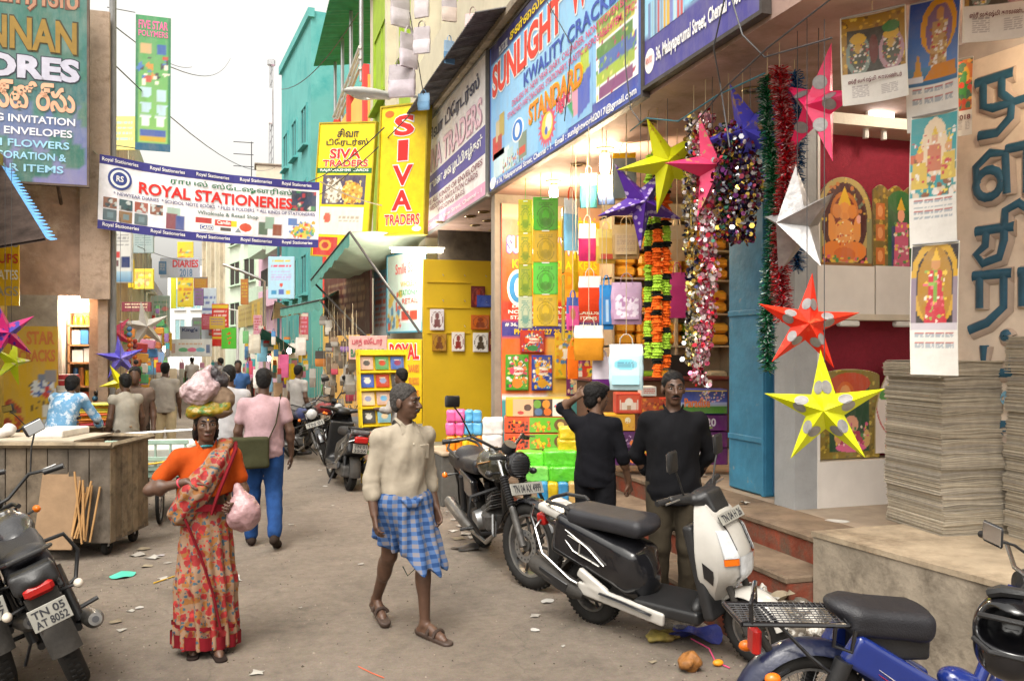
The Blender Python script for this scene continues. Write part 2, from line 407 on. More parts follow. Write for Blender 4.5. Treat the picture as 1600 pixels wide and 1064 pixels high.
# ================================================================ THE SETTING
def ground_mat():
    m = bpy.data.materials.new('dusty_road'); m.use_nodes = True; t = m.node_tree; b = t.nodes['Principled BSDF']; L = t.links.new
    tc = nd(t, 'ShaderNodeTexCoord'); oc = tc.outputs['Object']
    n1 = nd(t, 'ShaderNodeTexNoise', Scale=.55, Detail=7., Roughness=.62); L(oc, n1.inputs['Vector'])
    rp = nd(t, 'ShaderNodeValToRGB'); e = rp.color_ramp.elements
    e[0].position = .3; e[0].color = (.128, .097, .071, 1); e[1].position = .7; e[1].color = (.205, .16, .12, 1)
    e.new(.5).color = (.168, .13, .096, 1); L(n1.outputs['Fac'], rp.inputs[0])
    n2 = nd(t, 'ShaderNodeTexNoise', Scale=75., Detail=9., Roughness=.85); L(oc, n2.inputs['Vector'])
    mx = nd(t, 'ShaderNodeMix', data_type='RGBA', blend_type='OVERLAY'); mx.inputs[0].default_value = .8
    L(rp.outputs[0], mx.inputs[6]); L(n2.outputs['Color'], mx.inputs[7])
    n6 = nd(t, 'ShaderNodeTexNoise', Scale=11., Detail=9., Roughness=.8); L(oc, n6.inputs['Vector']); f6 = nd(t, 'ShaderNodeMapRange'); f6.inputs[1].default_value = .38; f6.inputs[2].default_value = .62; f6.inputs[3].default_value = .84; f6.inputs[4].default_value = 1.2; L(n6.outputs['Fac'], f6.inputs[0])
    m6 = nd(t, 'ShaderNodeMix', data_type='RGBA', blend_type='MULTIPLY'); m6.inputs[0].default_value = 1.; L(mx.outputs[2], m6.inputs[6]); L(f6.outputs[0], m6.inputs[7]); mx = m6
    hsv = nd(t, 'ShaderNodeHueSaturation', Saturation=.86); L(mx.outputs[2], hsv.inputs['Color'])
    v = nd(t, 'ShaderNodeTexVoronoi', Scale=.45, feature='DISTANCE_TO_EDGE')          # long hairline cracks and patch edges
    n4 = nd(t, 'ShaderNodeTexNoise', Scale=2.2, Detail=6.); L(oc, n4.inputs['Vector'])
    av = nd(t, 'ShaderNodeMix', data_type='RGBA', blend_type='ADD'); av.inputs[0].default_value = .5; L(oc, av.inputs[6]); L(n4.outputs['Color'], av.inputs[7]); L(av.outputs[2], v.inputs['Vector'])
    cr = nd(t, 'ShaderNodeMapRange'); cr.inputs[1].default_value = .0; cr.inputs[2].default_value = .005; cr.inputs[3].default_value = .8; cr.inputs[4].default_value = 1.; L(v.outputs['Distance'], cr.inputs[0])
    n5 = nd(t, 'ShaderNodeTexNoise', Scale=1.3, Detail=8., Roughness=.75); L(oc, n5.inputs['Vector'])   # oil and damp stains
    sr = nd(t, 'ShaderNodeMapRange'); sr.inputs[1].default_value = .5; sr.inputs[2].default_value = .7; sr.inputs[3].default_value = 1.; sr.inputs[4].default_value = .62; L(n5.outputs['Fac'], sr.inputs[0])
    ml = nd(t, 'ShaderNodeMath', operation='MULTIPLY'); L(cr.outputs[0], ml.inputs[0]); L(sr.outputs[0], ml.inputs[1])
    m2 = nd(t, 'ShaderNodeMix', data_type='RGBA', blend_type='MULTIPLY'); m2.inputs[0].default_value = 1.
    L(hsv.outputs[0], m2.inputs[6]); L(ml.outputs[0], m2.inputs[7]); L(m2.outputs[2], b.inputs['Base Color'])
    b.inputs['Roughness'].default_value = .85
    bp = nd(t, 'ShaderNodeBump', Strength=.7, Distance=.012); L(n2.outputs['Fac'], bp.inputs['Height']); L(bp.outputs[0], b.inputs['Normal'])
    return m
ground = MB().box((0, 120, -.25), (500, 600, .5)).build('street_ground', ground_mat()); tag(ground, kind='structure')

CONC = mat('concrete', (.28, .235, .18), .9, var=.3, scale=3, bump=.35, bscale=25, dirt=(.10, .08, .06), dscale=3.5, dlo=.48, dhi=.72)
CONC2 = mat('concrete_worn_top', (.40, .32, .225), .9, var=.22, scale=5, bump=.3, bscale=30, dirt=(.2, .15, .1), dscale=2.2)
REDOX = mat('red_oxide', (.22, .055, .032), .8, var=.35, scale=5, bump=.3, dirt=(.12, .085, .06), dscale=4, dlo=.46, dhi=.62)
SOFF = mat('soffit_plaster', (.40, .275, .235), .8, var=.2, scale=2, bump=.12, bscale=30, dirt=(.22, .15, .11), dscale=1.4)
CREAM = mat('cream_wall', (.60, .55, .42), .8, var=.1, scale=2, bump=.1, dirt=(.55, .48, .36), dscale=1.6, dlo=.52, dhi=.75)
GREENW = mat('lime_wall', (.32, .46, .03), .75, var=.15, scale=2, bump=.1)
TEALW = mat('teal_wall', (.13, .40, .39), .8, var=.10, scale=.8, bump=.1, dirt=(.06, .32, .32), dscale=.7)
ORANGEW = mat('orange_wall', (.88, .50, .11), .75, var=.1, scale=1.5, bump=.1)
REDF = mat('red_trim', (.68, .06, .05), .7, var=.1, bump=.1)
PINKW = mat('pink_wall', (.66, .42, .52), .8, var=.1, scale=1, bump=.1)
BEIGE = mat('beige_wall', (.52, .45, .33), .85, var=.2, scale=1.2, bump=.1, dirt=(.3, .26, .2), dscale=1.1)
OLDW = mat('weathered_plaster', (.40, .27, .20), .9, var=.35, scale=2.2, bump=.4, bscale=14, dirt=(.58, .45, .35), dscale=1.6, dlo=.5, dhi=.68)
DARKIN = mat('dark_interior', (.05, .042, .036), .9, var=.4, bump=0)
GLASS = mat('window_glass', (.04, .06, .07), .12, var=.2, bump=0, spec=.8)
STEEL = mat('brushed_steel', (.45, .45, .46), .38, metal=.8, var=.12, bump=.05)
DGREY = mat('dark_paint', (.05, .05, .055), .5, var=.2, bump=.05)
WHITEP = mat('white_paint', (.72, .71, .68), .6, var=.07, bump=.04)
BLUEP = mat('blue_shutter_paint', (.045, .22, .37), .55, var=.22, scale=4, bump=.25, bscale=18, dirt=(.22, .30, .33), dscale=7, dlo=.62, dhi=.70)
BLUED = mat('blue_shutter_dark', (.022, .10, .19), .6, var=.25, scale=4, bump=.25, bscale=18)
TILEF = mat('shop_floor', (.33, .26, .19), .6, var=.2, bump=.1)

# --- stepped plinth in front of the right-hand shops: three red-oxide steps with worn concrete treads
plinth = thing('shop_steps', None, None); plinth['kind'] = 'structure'
Y0s, Y1s = 4.86, 11.6
for k, (x0, z0, z1) in enumerate([(3.05, -.05, .2), (3.42, .12, .4), (3.80, .32, .6)]):
    BX((x0 + .015, Y0s, z0), (9.5, Y1s, z1 - .045)).build('riser', REDOX, plinth, 0)
    nb = 5
    for i in range(nb):          # the treads are cast in lengths
        a = Y0s + (Y1s - Y0s) * i / nb; b = Y0s + (Y1s - Y0s) * (i + 1) / nb
        RX(((x0 + x0 + .5) / 2, (a + b) / 2, z1 - .022), (.5, b - a - .008, .048), .01).build('tread', mat('dirty_tread', (.20, .145, .10), .9, var=.35, scale=4, bump=.3, dirt=(.10, .07, .05), dscale=3), plinth, 0)
BX((4.28, Y0s, .56), (9.5, Y1s, .601)).build('shop_floor', TILEF, plinth, 0)
# --- raised concrete platform on the right
plat = thing('concrete_platform', None, None); plat['kind'] = 'structure'
Pq = [(3.62, 4.85), (3.86, 2.6), (4.05, -1.), (9.5, -1.), (9.5, 4.85)]
MB().prism(Pq, .72, None, -.05).build('block', CONC, plat, 0)
MB().prism([(3.61, 4.86), (3.85, 2.6), (4.04, -1.), (9.5, -1.), (9.5, 4.86)], .034, None, .668).build('worn_top', CONC2, plat, 0)

# --- right-hand building holding the three near shops
def box_part(name, a, b, m, parent): return BX(a, b).build(name, m, parent, 0)
bR = thing('shop_building', 'cream shop building on the right with signboards above open shopfronts', 'building', (3.2, 8, 0))
bR.location = (0, 0, 0)
ZS = 4.06
box_part('soffit', (3.26, -1, ZS), (8.5, 16.2, ZS + .18), SOFF, bR)
box_part('fascia_beam', (3.30, -1, ZS + .18), (3.6, 16.2, 6.1), mat('fascia', (.30, .25, .18), .85, var=.3, scale=3, bump=.3), bR)
box_part('upper_wall', (3.6, -1, 6.1), (8.5, 16.2, 12.5), CREAM, bR)
box_part('ledge', (3.1, -1, 6.1), (3.65, 16.2, 6.2), CONC, bR)
box_part('parapet', (3.12, 9.5, 6.2), (3.26, 16.2, 7.3), CREAM, bR)
box_part('shop_back_wall', (7.0, 4.9, .6), (7.2, 15.0, ZS), mat('shop_wall', (.50, .42, .32), .8, var=.15), bR)
# corrugated sunshade over the boards
cs = MB()
def corr(u, v):
    y = 10.2 + 5.9 * u; return (3.12 - .42 * v, y, 6.19 - .12 * v + .018 * math.sin(u * 5.9 / .076 * 2 * PI))
cs.grid(corr, 400, 3); cs.grid(lambda u, v: tuple(V3(corr(u, v)) - V3((0, 0, .004))), 400, 3)
cs.build('corrugated_sunshade', mat('rusty_sheet', (.09, .085, .085), .6, metal=.3, var=.5, scale=6), bR)
# lime green recesses with cream surround on the upper floors above the boards
for y0, y1 in ((10.3, 12.6), (13.2, 15.6)):
    f = box_part('window', (3.56, y0, 7.5), (3.598, y1, 10.8), GREENW, bR)
    box_part('reveal', (3.52, y0 - .15, 7.35), (3.56, y0, 10.95), CREAM, f); box_part('reveal', (3.52, y1, 7.35), (3.56, y1 + .15, 10.95), CREAM, f)
    box_part('sill', (3.46, y0 - .2, 7.3), (3.6, y1 + .2, 7.42), CREAM, f)
# partition walls between shops
box_part('partition', (4.9, 11.32, .6), (7.0, 11.5, ZS), mat('shelf_wall', (.62, .50, .34), .75, var=.12), bR)
box_part('partition', (3.28, 11.34, .3), (4.9, 11.52, ZS), mat('partition_back', (.30, .25, .2), .8), bR)
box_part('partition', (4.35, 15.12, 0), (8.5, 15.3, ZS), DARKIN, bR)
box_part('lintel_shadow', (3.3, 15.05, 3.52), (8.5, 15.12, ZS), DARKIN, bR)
# blue painted folding shutter pillar between the two shops
pil = thing('shutter_pillar', 'blue painted timber shutter pillar with chipped paint beside the stairs', 'pillar', (4.4, 6.6, .6))
a = onX(1134, 770, 4.36); b = onX(1190, 770, 4.36)
RX((.05, (a.y + b.y) / 2 - 6.6, 1.73), (.12, a.y - b.y, 3.44), .012).build('shutter_leaf', BLUEP, pil, 0)
c = onX(1242, 770, 4.42)
RX((.10, (b.y + c.y) / 2 - 6.61, 1.74), (.10, b.y - c.y - .02, 3.42), .012).build('shutter_leaf', BLUED, pil, 0)
for k in range(3): RX((-.016, (a.y + b.y) / 2 - 6.6, .5 + k * 1.15), (.02, a.y - b.y - .02, .05), .004).build('shutter_rail', BLUEP, pil, 0)
RX((.05, b.y - 6.6 + .02, 1.72), (.15, .035, 3.43), .006).build('cover_strip', BLUEP, pil, 0)
# downlights let into the soffit
dl = MB(); dl.lathe([(.055, 0), (.085, 0), (.09, -.008), (.085, -.016), (.06, -.012)], 20); dlm = dl.mesh('downlight', mat('brass_ring', (.35, .26, .12), .35, metal=.8))
dg = MB(); dg.lathe([(.0005, .012), (.055, .012), (.055, -.01)], 20); dgm = dg.mesh('reflector', mat('downlight_dark', (.12, .09, .07), .4))
def downlight(px, py):
    p = onZ(px, py, ZS - .002); o = link('downlight', dlm, bR); o.location = p
    q = link('reflector', dgm, o)
for px, py in [(688, 347), (722, 363), (756, 331), (790, 338), (830, 310), (762, 345), (735, 338), (700, 372), (903, 257), (1012, 193), (1115, 206), (1176, 140), (770, 360), (742, 352), (815, 358)]: downlight(px, py)

# --- neighbouring house with a green recessed balcony (lime) and cream piers
def facade_block(name, label, A, B, depth, z0, z1, m):
    """solid block whose street face runs from A (near) to B (far); depth goes to the right of A->B"""
    t = thing(name, label, 'building', (A[0], A[1], 0)); d = V3((B[0] - A[0], B[1] - A[1], 0)); n = V3((d.y, -d.x, 0)).normalized() * depth
    poly = [(0, 0), (d.x, d.y), (d.x + n.x, d.y + n.y), (n.x, n.y)]
    MB().prism(poly, z1 - z0, None, z0).build('wall', m, t, 0); return t, d, n.normalized()
def win(t, d, n, s0, s1, z0, z1, m=GLASS, frm=CREAM, out=.03, fw=.08, sill=True, mull=1):
    """window on a facade_block between distances s0..s1 along the face"""
    u = d.normalized(); M = frame(u * s1, u * s0)
    M.translation += V3((0, 0, z0)); w = s1 - s0; h = z1 - z0
    o = MB().box((w / 2, h / 2, -.03), (w, h, .1), M=M).build('window', m, t, 0)
    f = MB()
    for a, b in (((-fw, -fw), (0, h + fw)), ((w, -fw), (w + fw, h + fw)), ((0, h), (w, h + fw)), ((0, -fw), (w, 0))): f.bx((*a, -.05), (*b, out + .04), M=M)
    for k in range(1, mull + 1): x = w * k / (mull + 1); f.bx((x - .025, 0, -.05), (x + .025, h, out + .03), M=M)
    f.build('frame', frm, o, 0)
    if sill: BX((-fw * 2, -fw * 1.8, 0), (w + fw * 2, -fw, out + .18), M=M).build('sill', frm, o, 0)
    return o
tG, dG, nG = facade_block('green_balcony_house', 'cream house with tall lime green recessed bays above the yellow vertical sign', (3.3, 16.25), (3.3, 23.9), 6, 0, 13.5, CREAM)
for s0, s1 in ((.35, 2.8), (3.6, 6.9)):
    BX((-.03, s0, 4.9), (.02, s1, 11.6)).build('recess_panel', GREENW, tG, 0)
    BX((-.22, s0 - .25, 4.4), (.02, s0, 12.), ).build('pier', CREAM, tG, 0)
    win(tG, dG, nG, s0 + .5, s1 - .5, 8.2, 10., frm=GREENW)
BX((-.25, 0.1, 11.6), (.02, 7.5, 12.)).build('cornice', CREAM, tG, 0)
BX((-.2, .1, 4.3), (.02, 7.5, 4.75)).build('band', CREAM, tG, 0)
# --- orange house with red frames
tO, dO, nO = facade_block('orange_house', 'orange house with red painted pilasters and window', (3.25, 24.), (2.78, 37.3), 6, 0, 9.6, ORANGEW)
for s in (.05, 3.1, 6.2, 9.3, 12.6): BX((-.12 - s * .035, s, 3.5), (.05, s + .32, 9.9)).build('pilaster', REDF, tO, 0)
BX((-.1, 0, 6.1), (.05, 3.2, 6.3)).build('band', REDF, tO, 0)
win(tO, dO, nO, .7, 2.7, 6.6, 7.9, m=DARKIN, frm=REDF)
for s in (3.8, 6.7): win(tO, dO, nO, s, s + 1.5, 4.4, 6., m=DARKIN, frm=REDF)
# roof terrace on it: green sheet canopy on posts with a white pipe rail
rt = thing('terrace_canopy', 'green sheet canopy on grey posts over the roof terrace of the orange house', 'canopy', (3.3, 24.4, 9.6))
cg = MB(); cg.grid(lambda u, v: (-.9 + 3.4 * v, 8.2 * u, 2.9 + .5 * v + .03 * math.sin(u * 200)), 120, 4); cg.grid(lambda u, v: (-.9 + 3.4 * v, 8.2 * u, 2.88 + .5 * v + .03 * math.sin(u * 200)), 120, 4)
cg.build('canopy_sheet', mat('green_sheet', (.02, .30, .17), .6, var=.2, scale=3), rt)
for k in range(4): MB().cyl((-.15, .3 + k * 2.5, 0), (-.15, .3 + k * 2.5, 2.95), .06, n=10).build('post', STEEL, rt)
for k in range(3): TU([(-.2, .2 + i * .6, .35 + k * .3 + .02 * math.sin(i)) for i in range(14)], .05, 8).build('rail', WHITEP, rt)
# --- teal block set at an angle where the street bends
A = W(486, 300, 33.5); B = W(440, 300, 40.5)
tT, dT, nT = facade_block('teal_block', 'tall teal painted block with dark windows behind the orange house', A, B, 8, 0, 15.2, TEALW)
Lt = dT.length
for s in (.8, 3.2, 5.6):
    for z in (4.2, 7.2, 10.2): win(tT, dT, nT, s, s + 1.1, z, z + 1.5, m=GLASS, frm=TEALW, mull=1)
MB().box((0, 0, 0), (Lt + .2, .25, .35), M=frame(dT, (0, 0, 0)) @ MT((Lt / 2, 15.1, 0)) @ MRo(R(90), 4, 'X')).build('roof_edge', TEALW, tT, 0)
TU([(dT.x * 1.0 - .15, dT.y * 1. - .1, 0), (dT.x - .15, dT.y - .1, 9.), ], .06, 8).build('drain_pipe', mat('pipe_dark', (.03, .12, .14), .5), tT)
# --- pink house and others round the bend
A = W(474, 300, 41.5); B = W(404, 300, 54)
tP, dP, nP = facade_block('pink_house', 'pink plastered house with pale green projecting ledges further down the street', A, B, 9, 0, 11.0, PINKW)
PG = mat('pale_green_ledge', (.50, .62, .48), .8, var=.1)
Lp = dP.length; MP = frame(dP, (0, 0, 0))
for k, (s0, s1, z) in enumerate([(.5, 5.5, 7.0), (6.5, 12., 7.4), (1.5, 8, 4.2), (8.5, Lp - 1, 4.6)]):
    BX((Lp - s1, z, -.3), (Lp - s0, z + .9, .9), M=MP).build('balcony_front', PG if k != 2 else PINKW, tP, 0)
    BX((Lp - s1 + .3, z + .9, -.2), (Lp - s0 - .3, z + 2.1, .06), M=MP).build('balcony_opening', DARKIN, tP, 0)
# house closing the view, columns and signs
A = W(404, 300, 54.5); B = W(352, 300, 62)
t1, d1, n1 = facade_block('pale_green_house', 'pale green flats with dark sunken balconies beyond the pink house', A, B, 9, 0, 12.5, mat('pale_green_wall', (.62, .70, .56), .8, var=.12, scale=.7))
for z in (3.6, 6.4, 9.2):
    for s in (.8, 4.6): win(t1, d1, n1, s, s + 2.6, z, z + 1.5, m=DARKIN, frm=PG)
A = W(352, 300, 62.5); B = W(318, 300, 66)
t2, d2, n2 = facade_block('beige_tower_house', 'beige house with vertical pipes and piers closing the street', A, B, 8, 0, 12., BEIGE)
for k in range(5): BX((0, 0, 0), (.18, 11.5, .22), M=frame(d2, (0, 0, 0)) @ MT((d2.length * (k + .3) / 5, .2, 0))).build('pier', CREAM if k % 2 else BEIGE, t2, 0)
A = W(322, 300, 78); B = W(262, 300, 79)
t3, d3, n3 = facade_block('white_end_house', 'whitewashed house at the far end of the street', A, B, 8, 0, 9.5, mat('whitewash', (.75, .76, .74), .8, var=.08))
for z in (2.8, 5.6):
    for s in (.5, 2.2): win(t3, d3, n3, s, s + 1., z, z + 1.8, m=mat('blue_glass', (.25, .4, .42), .3), frm=WHITEP)

# --- left: weathered plaster building whose end wall faces up the street
YL = 14.0
bL = thing('weathered_building', 'weathered brown plaster building on the left with a lit shop in its base', 'building', (-2.0, YL, 0))
bL.location = (0, 0, 0)
xr = onY(168, 300, YL).x; xs0 = onY(90, 560, YL).x; xs1 = onY(153, 560, YL).x; zt = onY(130, 20, YL).z; zl = onY(120, 462, YL).z
OLD2 = mat('raw_concrete_pilaster', (.48, .36, .28), .9, var=.35, scale=3, bump=.3, dirt=(.2, .14, .1), dscale=3)
box_part('end_wall', (-9, YL, zl), (xr, YL + .3, zt - .15), OLDW, bL)
box_part('street_wall', (xr - .3, YL + .3, 0), (xr, 14.9, zt - .2), OLDW, bL)
box_part('corner_pilaster', (xr - .36, YL - .09, zl - .05), (xr + .04, YL, zt + .02), OLD2, bL)
box_part('shop_pier', (xs1, YL, 0), (xr, YL + .3, zl), OLD2, bL)
box_part('shop_pier', (-9, YL, 0), (xs0, YL + .3, zl), mat('grey_plaster', (.36, .33, .29), .9, var=.25), bL)
box_part('shop_back', (xs0 - .1, YL + .95, 0), (xs1 + .05, YL + 1.0, zl + .1), mat('lit_shop_back', (.75, .68, .55), .7, var=.05), bL)
box_part('shop_side', (xs0 - .15, YL + .3, 0), (xs0 - .0, YL + .95, zl), WHITEP, bL); box_part('shop_side', (xs1, YL + .3, 0), (xs1 + .1, YL + .95, zl), WHITEP, bL)
box_part('shop_ceiling', (xs0, YL + .3, zl), (xs1, YL + .95, zl + .06), WHITEP, bL)
box_part('coping', (-9, YL - .05, zt - .16), (xr + .02, YL + .4, zt - .06), OLD2, bL)
TU([(xr + .06, YL + .1, 0), (xr + .06, YL + .1, zt + .5)], .05, 8).build('drain_pipe', mat('grey_pipe', (.22, .22, .22), .6), bL)
box_part('roof_slab', (-9, YL + .3, zt - .3), (xr - .3, 14.9, zt - .2), OLD2, bL)
# far-left house along the street nearer to us (only its awning and poster edge show)
bN = thing('corner_shop', 'yellow fronted corner shop at the left edge under the blue edged awning', 'building', (-3.3, 10.5, 0)); bN.location = (0, 0, 0)
box_part('wall', (-8, 9.8, 0), (-3.22, 13.6, 4.6), mat('dull_yellow', (.42, .33, .08), .8, var=.2), bN)
# left row beyond, stepping away with the bend
def left_block(name, label, px0, d0, px1, d1, z1, m, wins=()):
    A = W(px1, 300, d1); B = W(px0, 300, d0); t, d, n = facade_block(name, label, A, B, 7, 0, z1, m)
    for z in wins:
        s = .6
        while s + 1.2 < d.length: win(t, d, n, s, s + 1.1, z, z + 1.4, m=DARKIN, frm=CREAM); s += 2.6
    return t
left_block('beige_shop_house', 'beige shop house with dark windows behind the weathered building', 171, 22.2, 200, 27.5, 8.4, BEIGE, (4.2, ))
left_block('yellowed_shop_house', 'yellowed low shop house half hidden behind hanging signs', 201, 28, 236, 38, 9.4, mat('yellowed_wall', (.55, .52, .36), .85, var=.15), (4.4, 7.))
left_block('grey_shop_house', 'grey low shop house far down the left side', 237, 39, 262, 60, 5.2, mat('grey_wall', (.45, .45, .43), .85, var=.2), (3.2,))
# ================================================================ SIGNBOARDS
BLACKT = c_('#2a2a30'); NAVY = c_('#2d2f86'); WHT = c_('#f4f2ee'); REDT = c_('#d5241f'); YEL = c_('#f6d21a'); ORG = c_('#f08a1c'); GRNT = c_('#1f7a3a'); PNK = c_('#e889b4'); BRNT = c_('#6b2230')
class Sign:
    def __init__(s, name, label, A, B, h, bgc='#ffffff', th=.05, cat='sign', edge=None, group=None, up=(0, 0, 1), mt=None):
        s.M = frame(A, B, up); s.w = (V3(B) - V3(A)).length; s.h = h
        s.o = thing(name, label, cat, M=s.M, group=group)
        RX((s.w / 2, h / 2, -th / 2), (s.w, h, th), .004).build('board', mt or c_(bgc, .45), s.o, 0)
        if edge:
            e = .03; f = MB()
            for a, b in (((-e, -e), (0, h + e)), ((s.w, -e), (s.w + e, h + e)), ((0, h), (s.w, h + e)), ((0, -e), (s.w, 0))): f.bx((*a, -th - .004), (*b, .018))
            f.build('frame', edge, s.o, 0)
        s.z = .004
    def b(s, u0, v0, u1, v1): return (u0 * s.w, (1 - v1) * s.h, u1 * s.w, (1 - v0) * s.h)
    def t(s, txt, u0, v0, u1, v1, m, bold=.012, out=None, ob=.05, **k):
        bx = s.b(u0, v0, u1, v1)
        if out:
            g = (bx[3] - bx[1]) * .05; lettering(s.o, txt, (bx[0] - g, bx[1] - g, bx[2] + g, bx[3] + g), out, s.z + .004, bold + ob, name='letter_outline', **k)
        lettering(s.o, txt, bx, m, s.z + .008, bold, **k); return s
    def r(s, u0, v0, u1, v1, m, name='colour_band', z=None):
        x0, y0, x1, y1 = s.b(u0, v0, u1, v1); BX((x0, y0, 0), (x1, y1, s.z if z is None else z)).build(name, m, s.o, 0); return s
    def ink(s, u0, v0, u1, v1, res, fn, bgc='#ffffff', name='picture', z=.0055, mask=None, wave=None):
        x0, y0, x1, y1 = s.b(u0, v0, u1, v1); k = Ink(x1 - x0, y1 - y0, res, bgc); fn(k)
        if mask is not None: k.mask = mask(k)
        return k.build(name, s.o, (x0, y0, z), wave)
    def oval(s, u, v, a, b, m, name='badge', z=.005):
        x0, y0, x1, y1 = s.b(u - a, v - b, u + a, v + b)
        poly = [((x0 + x1) / 2 + (x1 - x0) / 2 * math.cos(q * PI / 12), (y0 + y1) / 2 + (y1 - y0) / 2 * math.sin(q * PI / 12)) for q in range(24)]
        MB().prism(poly, z + .001, None, 0).build(name, m, s.o, 0); return s
# --- blue board over the cracker shop
SX = 3.2
A = onX(766, 300, SX); B = onX(1004, 153, SX); A.z = B.z = ZS + .01
FRM = mat('dark_frame', (.06, .05, .045), .6, var=.3)
def bluebg(k):
    k.grad('#4ea2e8', '#8fc8f2'); d = (k.U - .5) ** 2 + (k.V - .45) ** 2; k.put(np.exp(-d * 6), '#a8dcf8', .75)
    k.rect(0, 0, 1, .13, '#26286e'); k.put(k.V > 1.05 - .22 * k.U ** 2 - .03, '#3d4aa8'); k.rect(0, .94, 1, 1, '#3a55b8')
    k.put(k.U < .012, '#3a62c8'); k.put(k.U > .985, '#2c55b0')
s = Sign('blue_shop_sign', 'large blue signboard lettered sunlight world with standard in orange', A, B, 1.95, '#4b9be0', edge=FRM)
s.ink(0, 0, 1, 1, 60, bluebg, z=.003)
s.t('சன்ைலட் ேவர்ல்ட்', .2, .03, .75, .12, YEL, .02)
s.t('SUNLIGHT', .03, .15, .60, .37, c_('#e2432e'), .035, WHT, .05); s.t('WORLD', .65, .13, .98, .36, c_('#e2432e'), .035, WHT, .05)
s.t('KWALITY CRACKERS', .32, .40, .96, .49, c_('#3f57b0'), .02)
s.t('DEALERS IN : NEW YEAR DIARY, CALENDER, NON WOVEN BAGS', .22, .505, .97, .55, c_('#d64f78'), .01)
s.t('STANDARD FIRE CRACKERS, STATIONERY, PLASTIC DISPOSABLE ITEM, ETC.,', .18, .565, .98, .61, c_('#d64f78'), .01)
s.t('STANDARD', .36, .63, .72, .75, ORG, .03, YEL, .02); s.t('PH: 2535 2002', .1, .06, .18, .12, WHT, .01)
s.oval(.265, .72, .05, .075, WHT); s.oval(.265, .72, .043, .064, c_('#3c7fd0'), z=.007); s.oval(.265, .72, .02, .045, WHT, z=.009)
s.ink(.03, .52, .145, .80, 24, lambda k: k.rect(0, 0, 1, 1, '#78b8ec').rect(.0, .45, .5, 1, '#c62b2b').rect(.3, .1, .62, .6, '#c8b890').rect(.6, .0, 1, .55, '#b9a24a').rect(.45, .5, .8, .9, '#b03028'))
s.ink(.04, .76, .34, .93, 40, lambda k: (k.put(k.full, '#a5d2f0'), k.rect(.0, .25, .30, 1, '#c9e4ee'), k.rect(.2, .05, .5, .9, '#d8ecf0'), k.rect(.45, .2, .62, 1, '#b8d8de'), k.specks(.3, .5, .95, 1, 70, ['#d04030', '#5a9a48', '#e0c060', '#4a6ab0', '#f0e0d0'], .06, 4), k.rect(.78, .0, 1, .9, '#7d8f7a'), k.rect(.8, .5, .97, .75, '#d5452c')))
sunpoly = [(.5 + (.5 if i % 2 else .36) * math.cos(i * PI / 20), .5 + (.5 if i % 2 else .36) * math.sin(i * PI / 20)) for i in range(40)]
s.ink(.43, .70, .56, .96, 40, lambda k: k.put(k.full, '#7ebcec').poly(sunpoly, '#d8486c').oval(.5, .5, .3, .3, '#f2d430').oval(.58, .45, .17, .2, '#f6eee0').oval(.45, .6, .08, .1, '#3a62c8'))
s.t('light', .56, .72, .65, .82, c_('#d8486c'), .03, WHT, .08)
s.ink(.62, .56, .77, .93, 30, lambda k: k.put(k.full, '#8ac2ee').poly([(.3, .9), (.0, .6), (.35, .35), (.4, .9)], '#3fae6a').poly([(.3, .9), (.2, .45), (.55, .4), (.5, .9)], '#e8a0b8').poly([(.45, .95), (.45, .4), (.95, .3), (.9, .85)], '#4b60c0').poly([(.5, .4), (.6, .05), (.85, .05), (.9, .35)], '#b9cf3a'))
s.ink(.79, .50, .985, .90, 40, lambda k: [k.rect(.02 + .05 * (i % 2), i / 6, .97 - .04 * (i % 3), (i + .92) / 6, c) for i, c in enumerate(['#8aa23c', '#c8c24a', '#5a8a3a', '#4a6ab0', '#a9c03e', '#8a4a7a'])] and k.specks(0, 0, 1, 1, 60, ['#e0e070', '#70a050', '#b04060'], .03, 6))
s.oval(.035, .955, .028, .04, WHT, z=.012); s.t('SUNLIGHT', .015, .945, .055, .965, c_('#d04030'), .01)
s.t('# 36, Malayaperumal Street, Chennai - 1.  Email : sunlightworld2017@gmail.com', .075, .945, .98, .992, WHT, .025)
# --- second blue board
A = onX(1008, 150, SX); B = onX(1190, 35, SX); A.z = B.z = ZS + .06
s = Sign('pale_blue_shop_sign', 'pale blue signboard lettered monopoly above a purple address strip', A, B, 1.85, '#8fd0f2', edge=FRM)
s.ink(0, 0, 1, 1, 30, lambda k: k.grad('#7cc4f0', '#a9e0f6').rect(0, .80, 1, 1, '#453f92'), z=.003)
s.t('ேமாேனாபாலி', .06, .12, .7, .25, c_('#7d6fc0'), .01); s.t('MONOPOLY', .04, .28, .92, .46, c_('#e8a81e'), .02, c_('#c84a2a'), .02)
s.t('Dealers in : Files, Folders, Stationeries', .04, .49, .97, .55, c_('#d64f68'), .015); s.t('PH : 044 - 2536 6346  Cell : 98', .14, .565, .98, .625, c_('#b8a21c'), .02)
s.ink(.04, .63, .40, .80, 24, lambda k: [k.put(k.full, '#93d2f2')] + [k.rect(i * .09, .05, i * .09 + .07, 1, c) for i, c in enumerate(['#6b7fb0', '#9ac0d0', '#6b88a8', '#c05a60', '#8aa0b8', '#d8a838', '#d8b040', '#7d86c8', '#c0d8e0', '#d05050', '#d05050'])])
s.ink(.45, .62, .64, .78, 24, lambda k: k.put(k.full, '#8fd0f2').specks(.1, .1, .9, .9, 80, ['#b8b060', '#8aa070', '#d0a850', '#7090a0', '#c07858'], .07, 9))
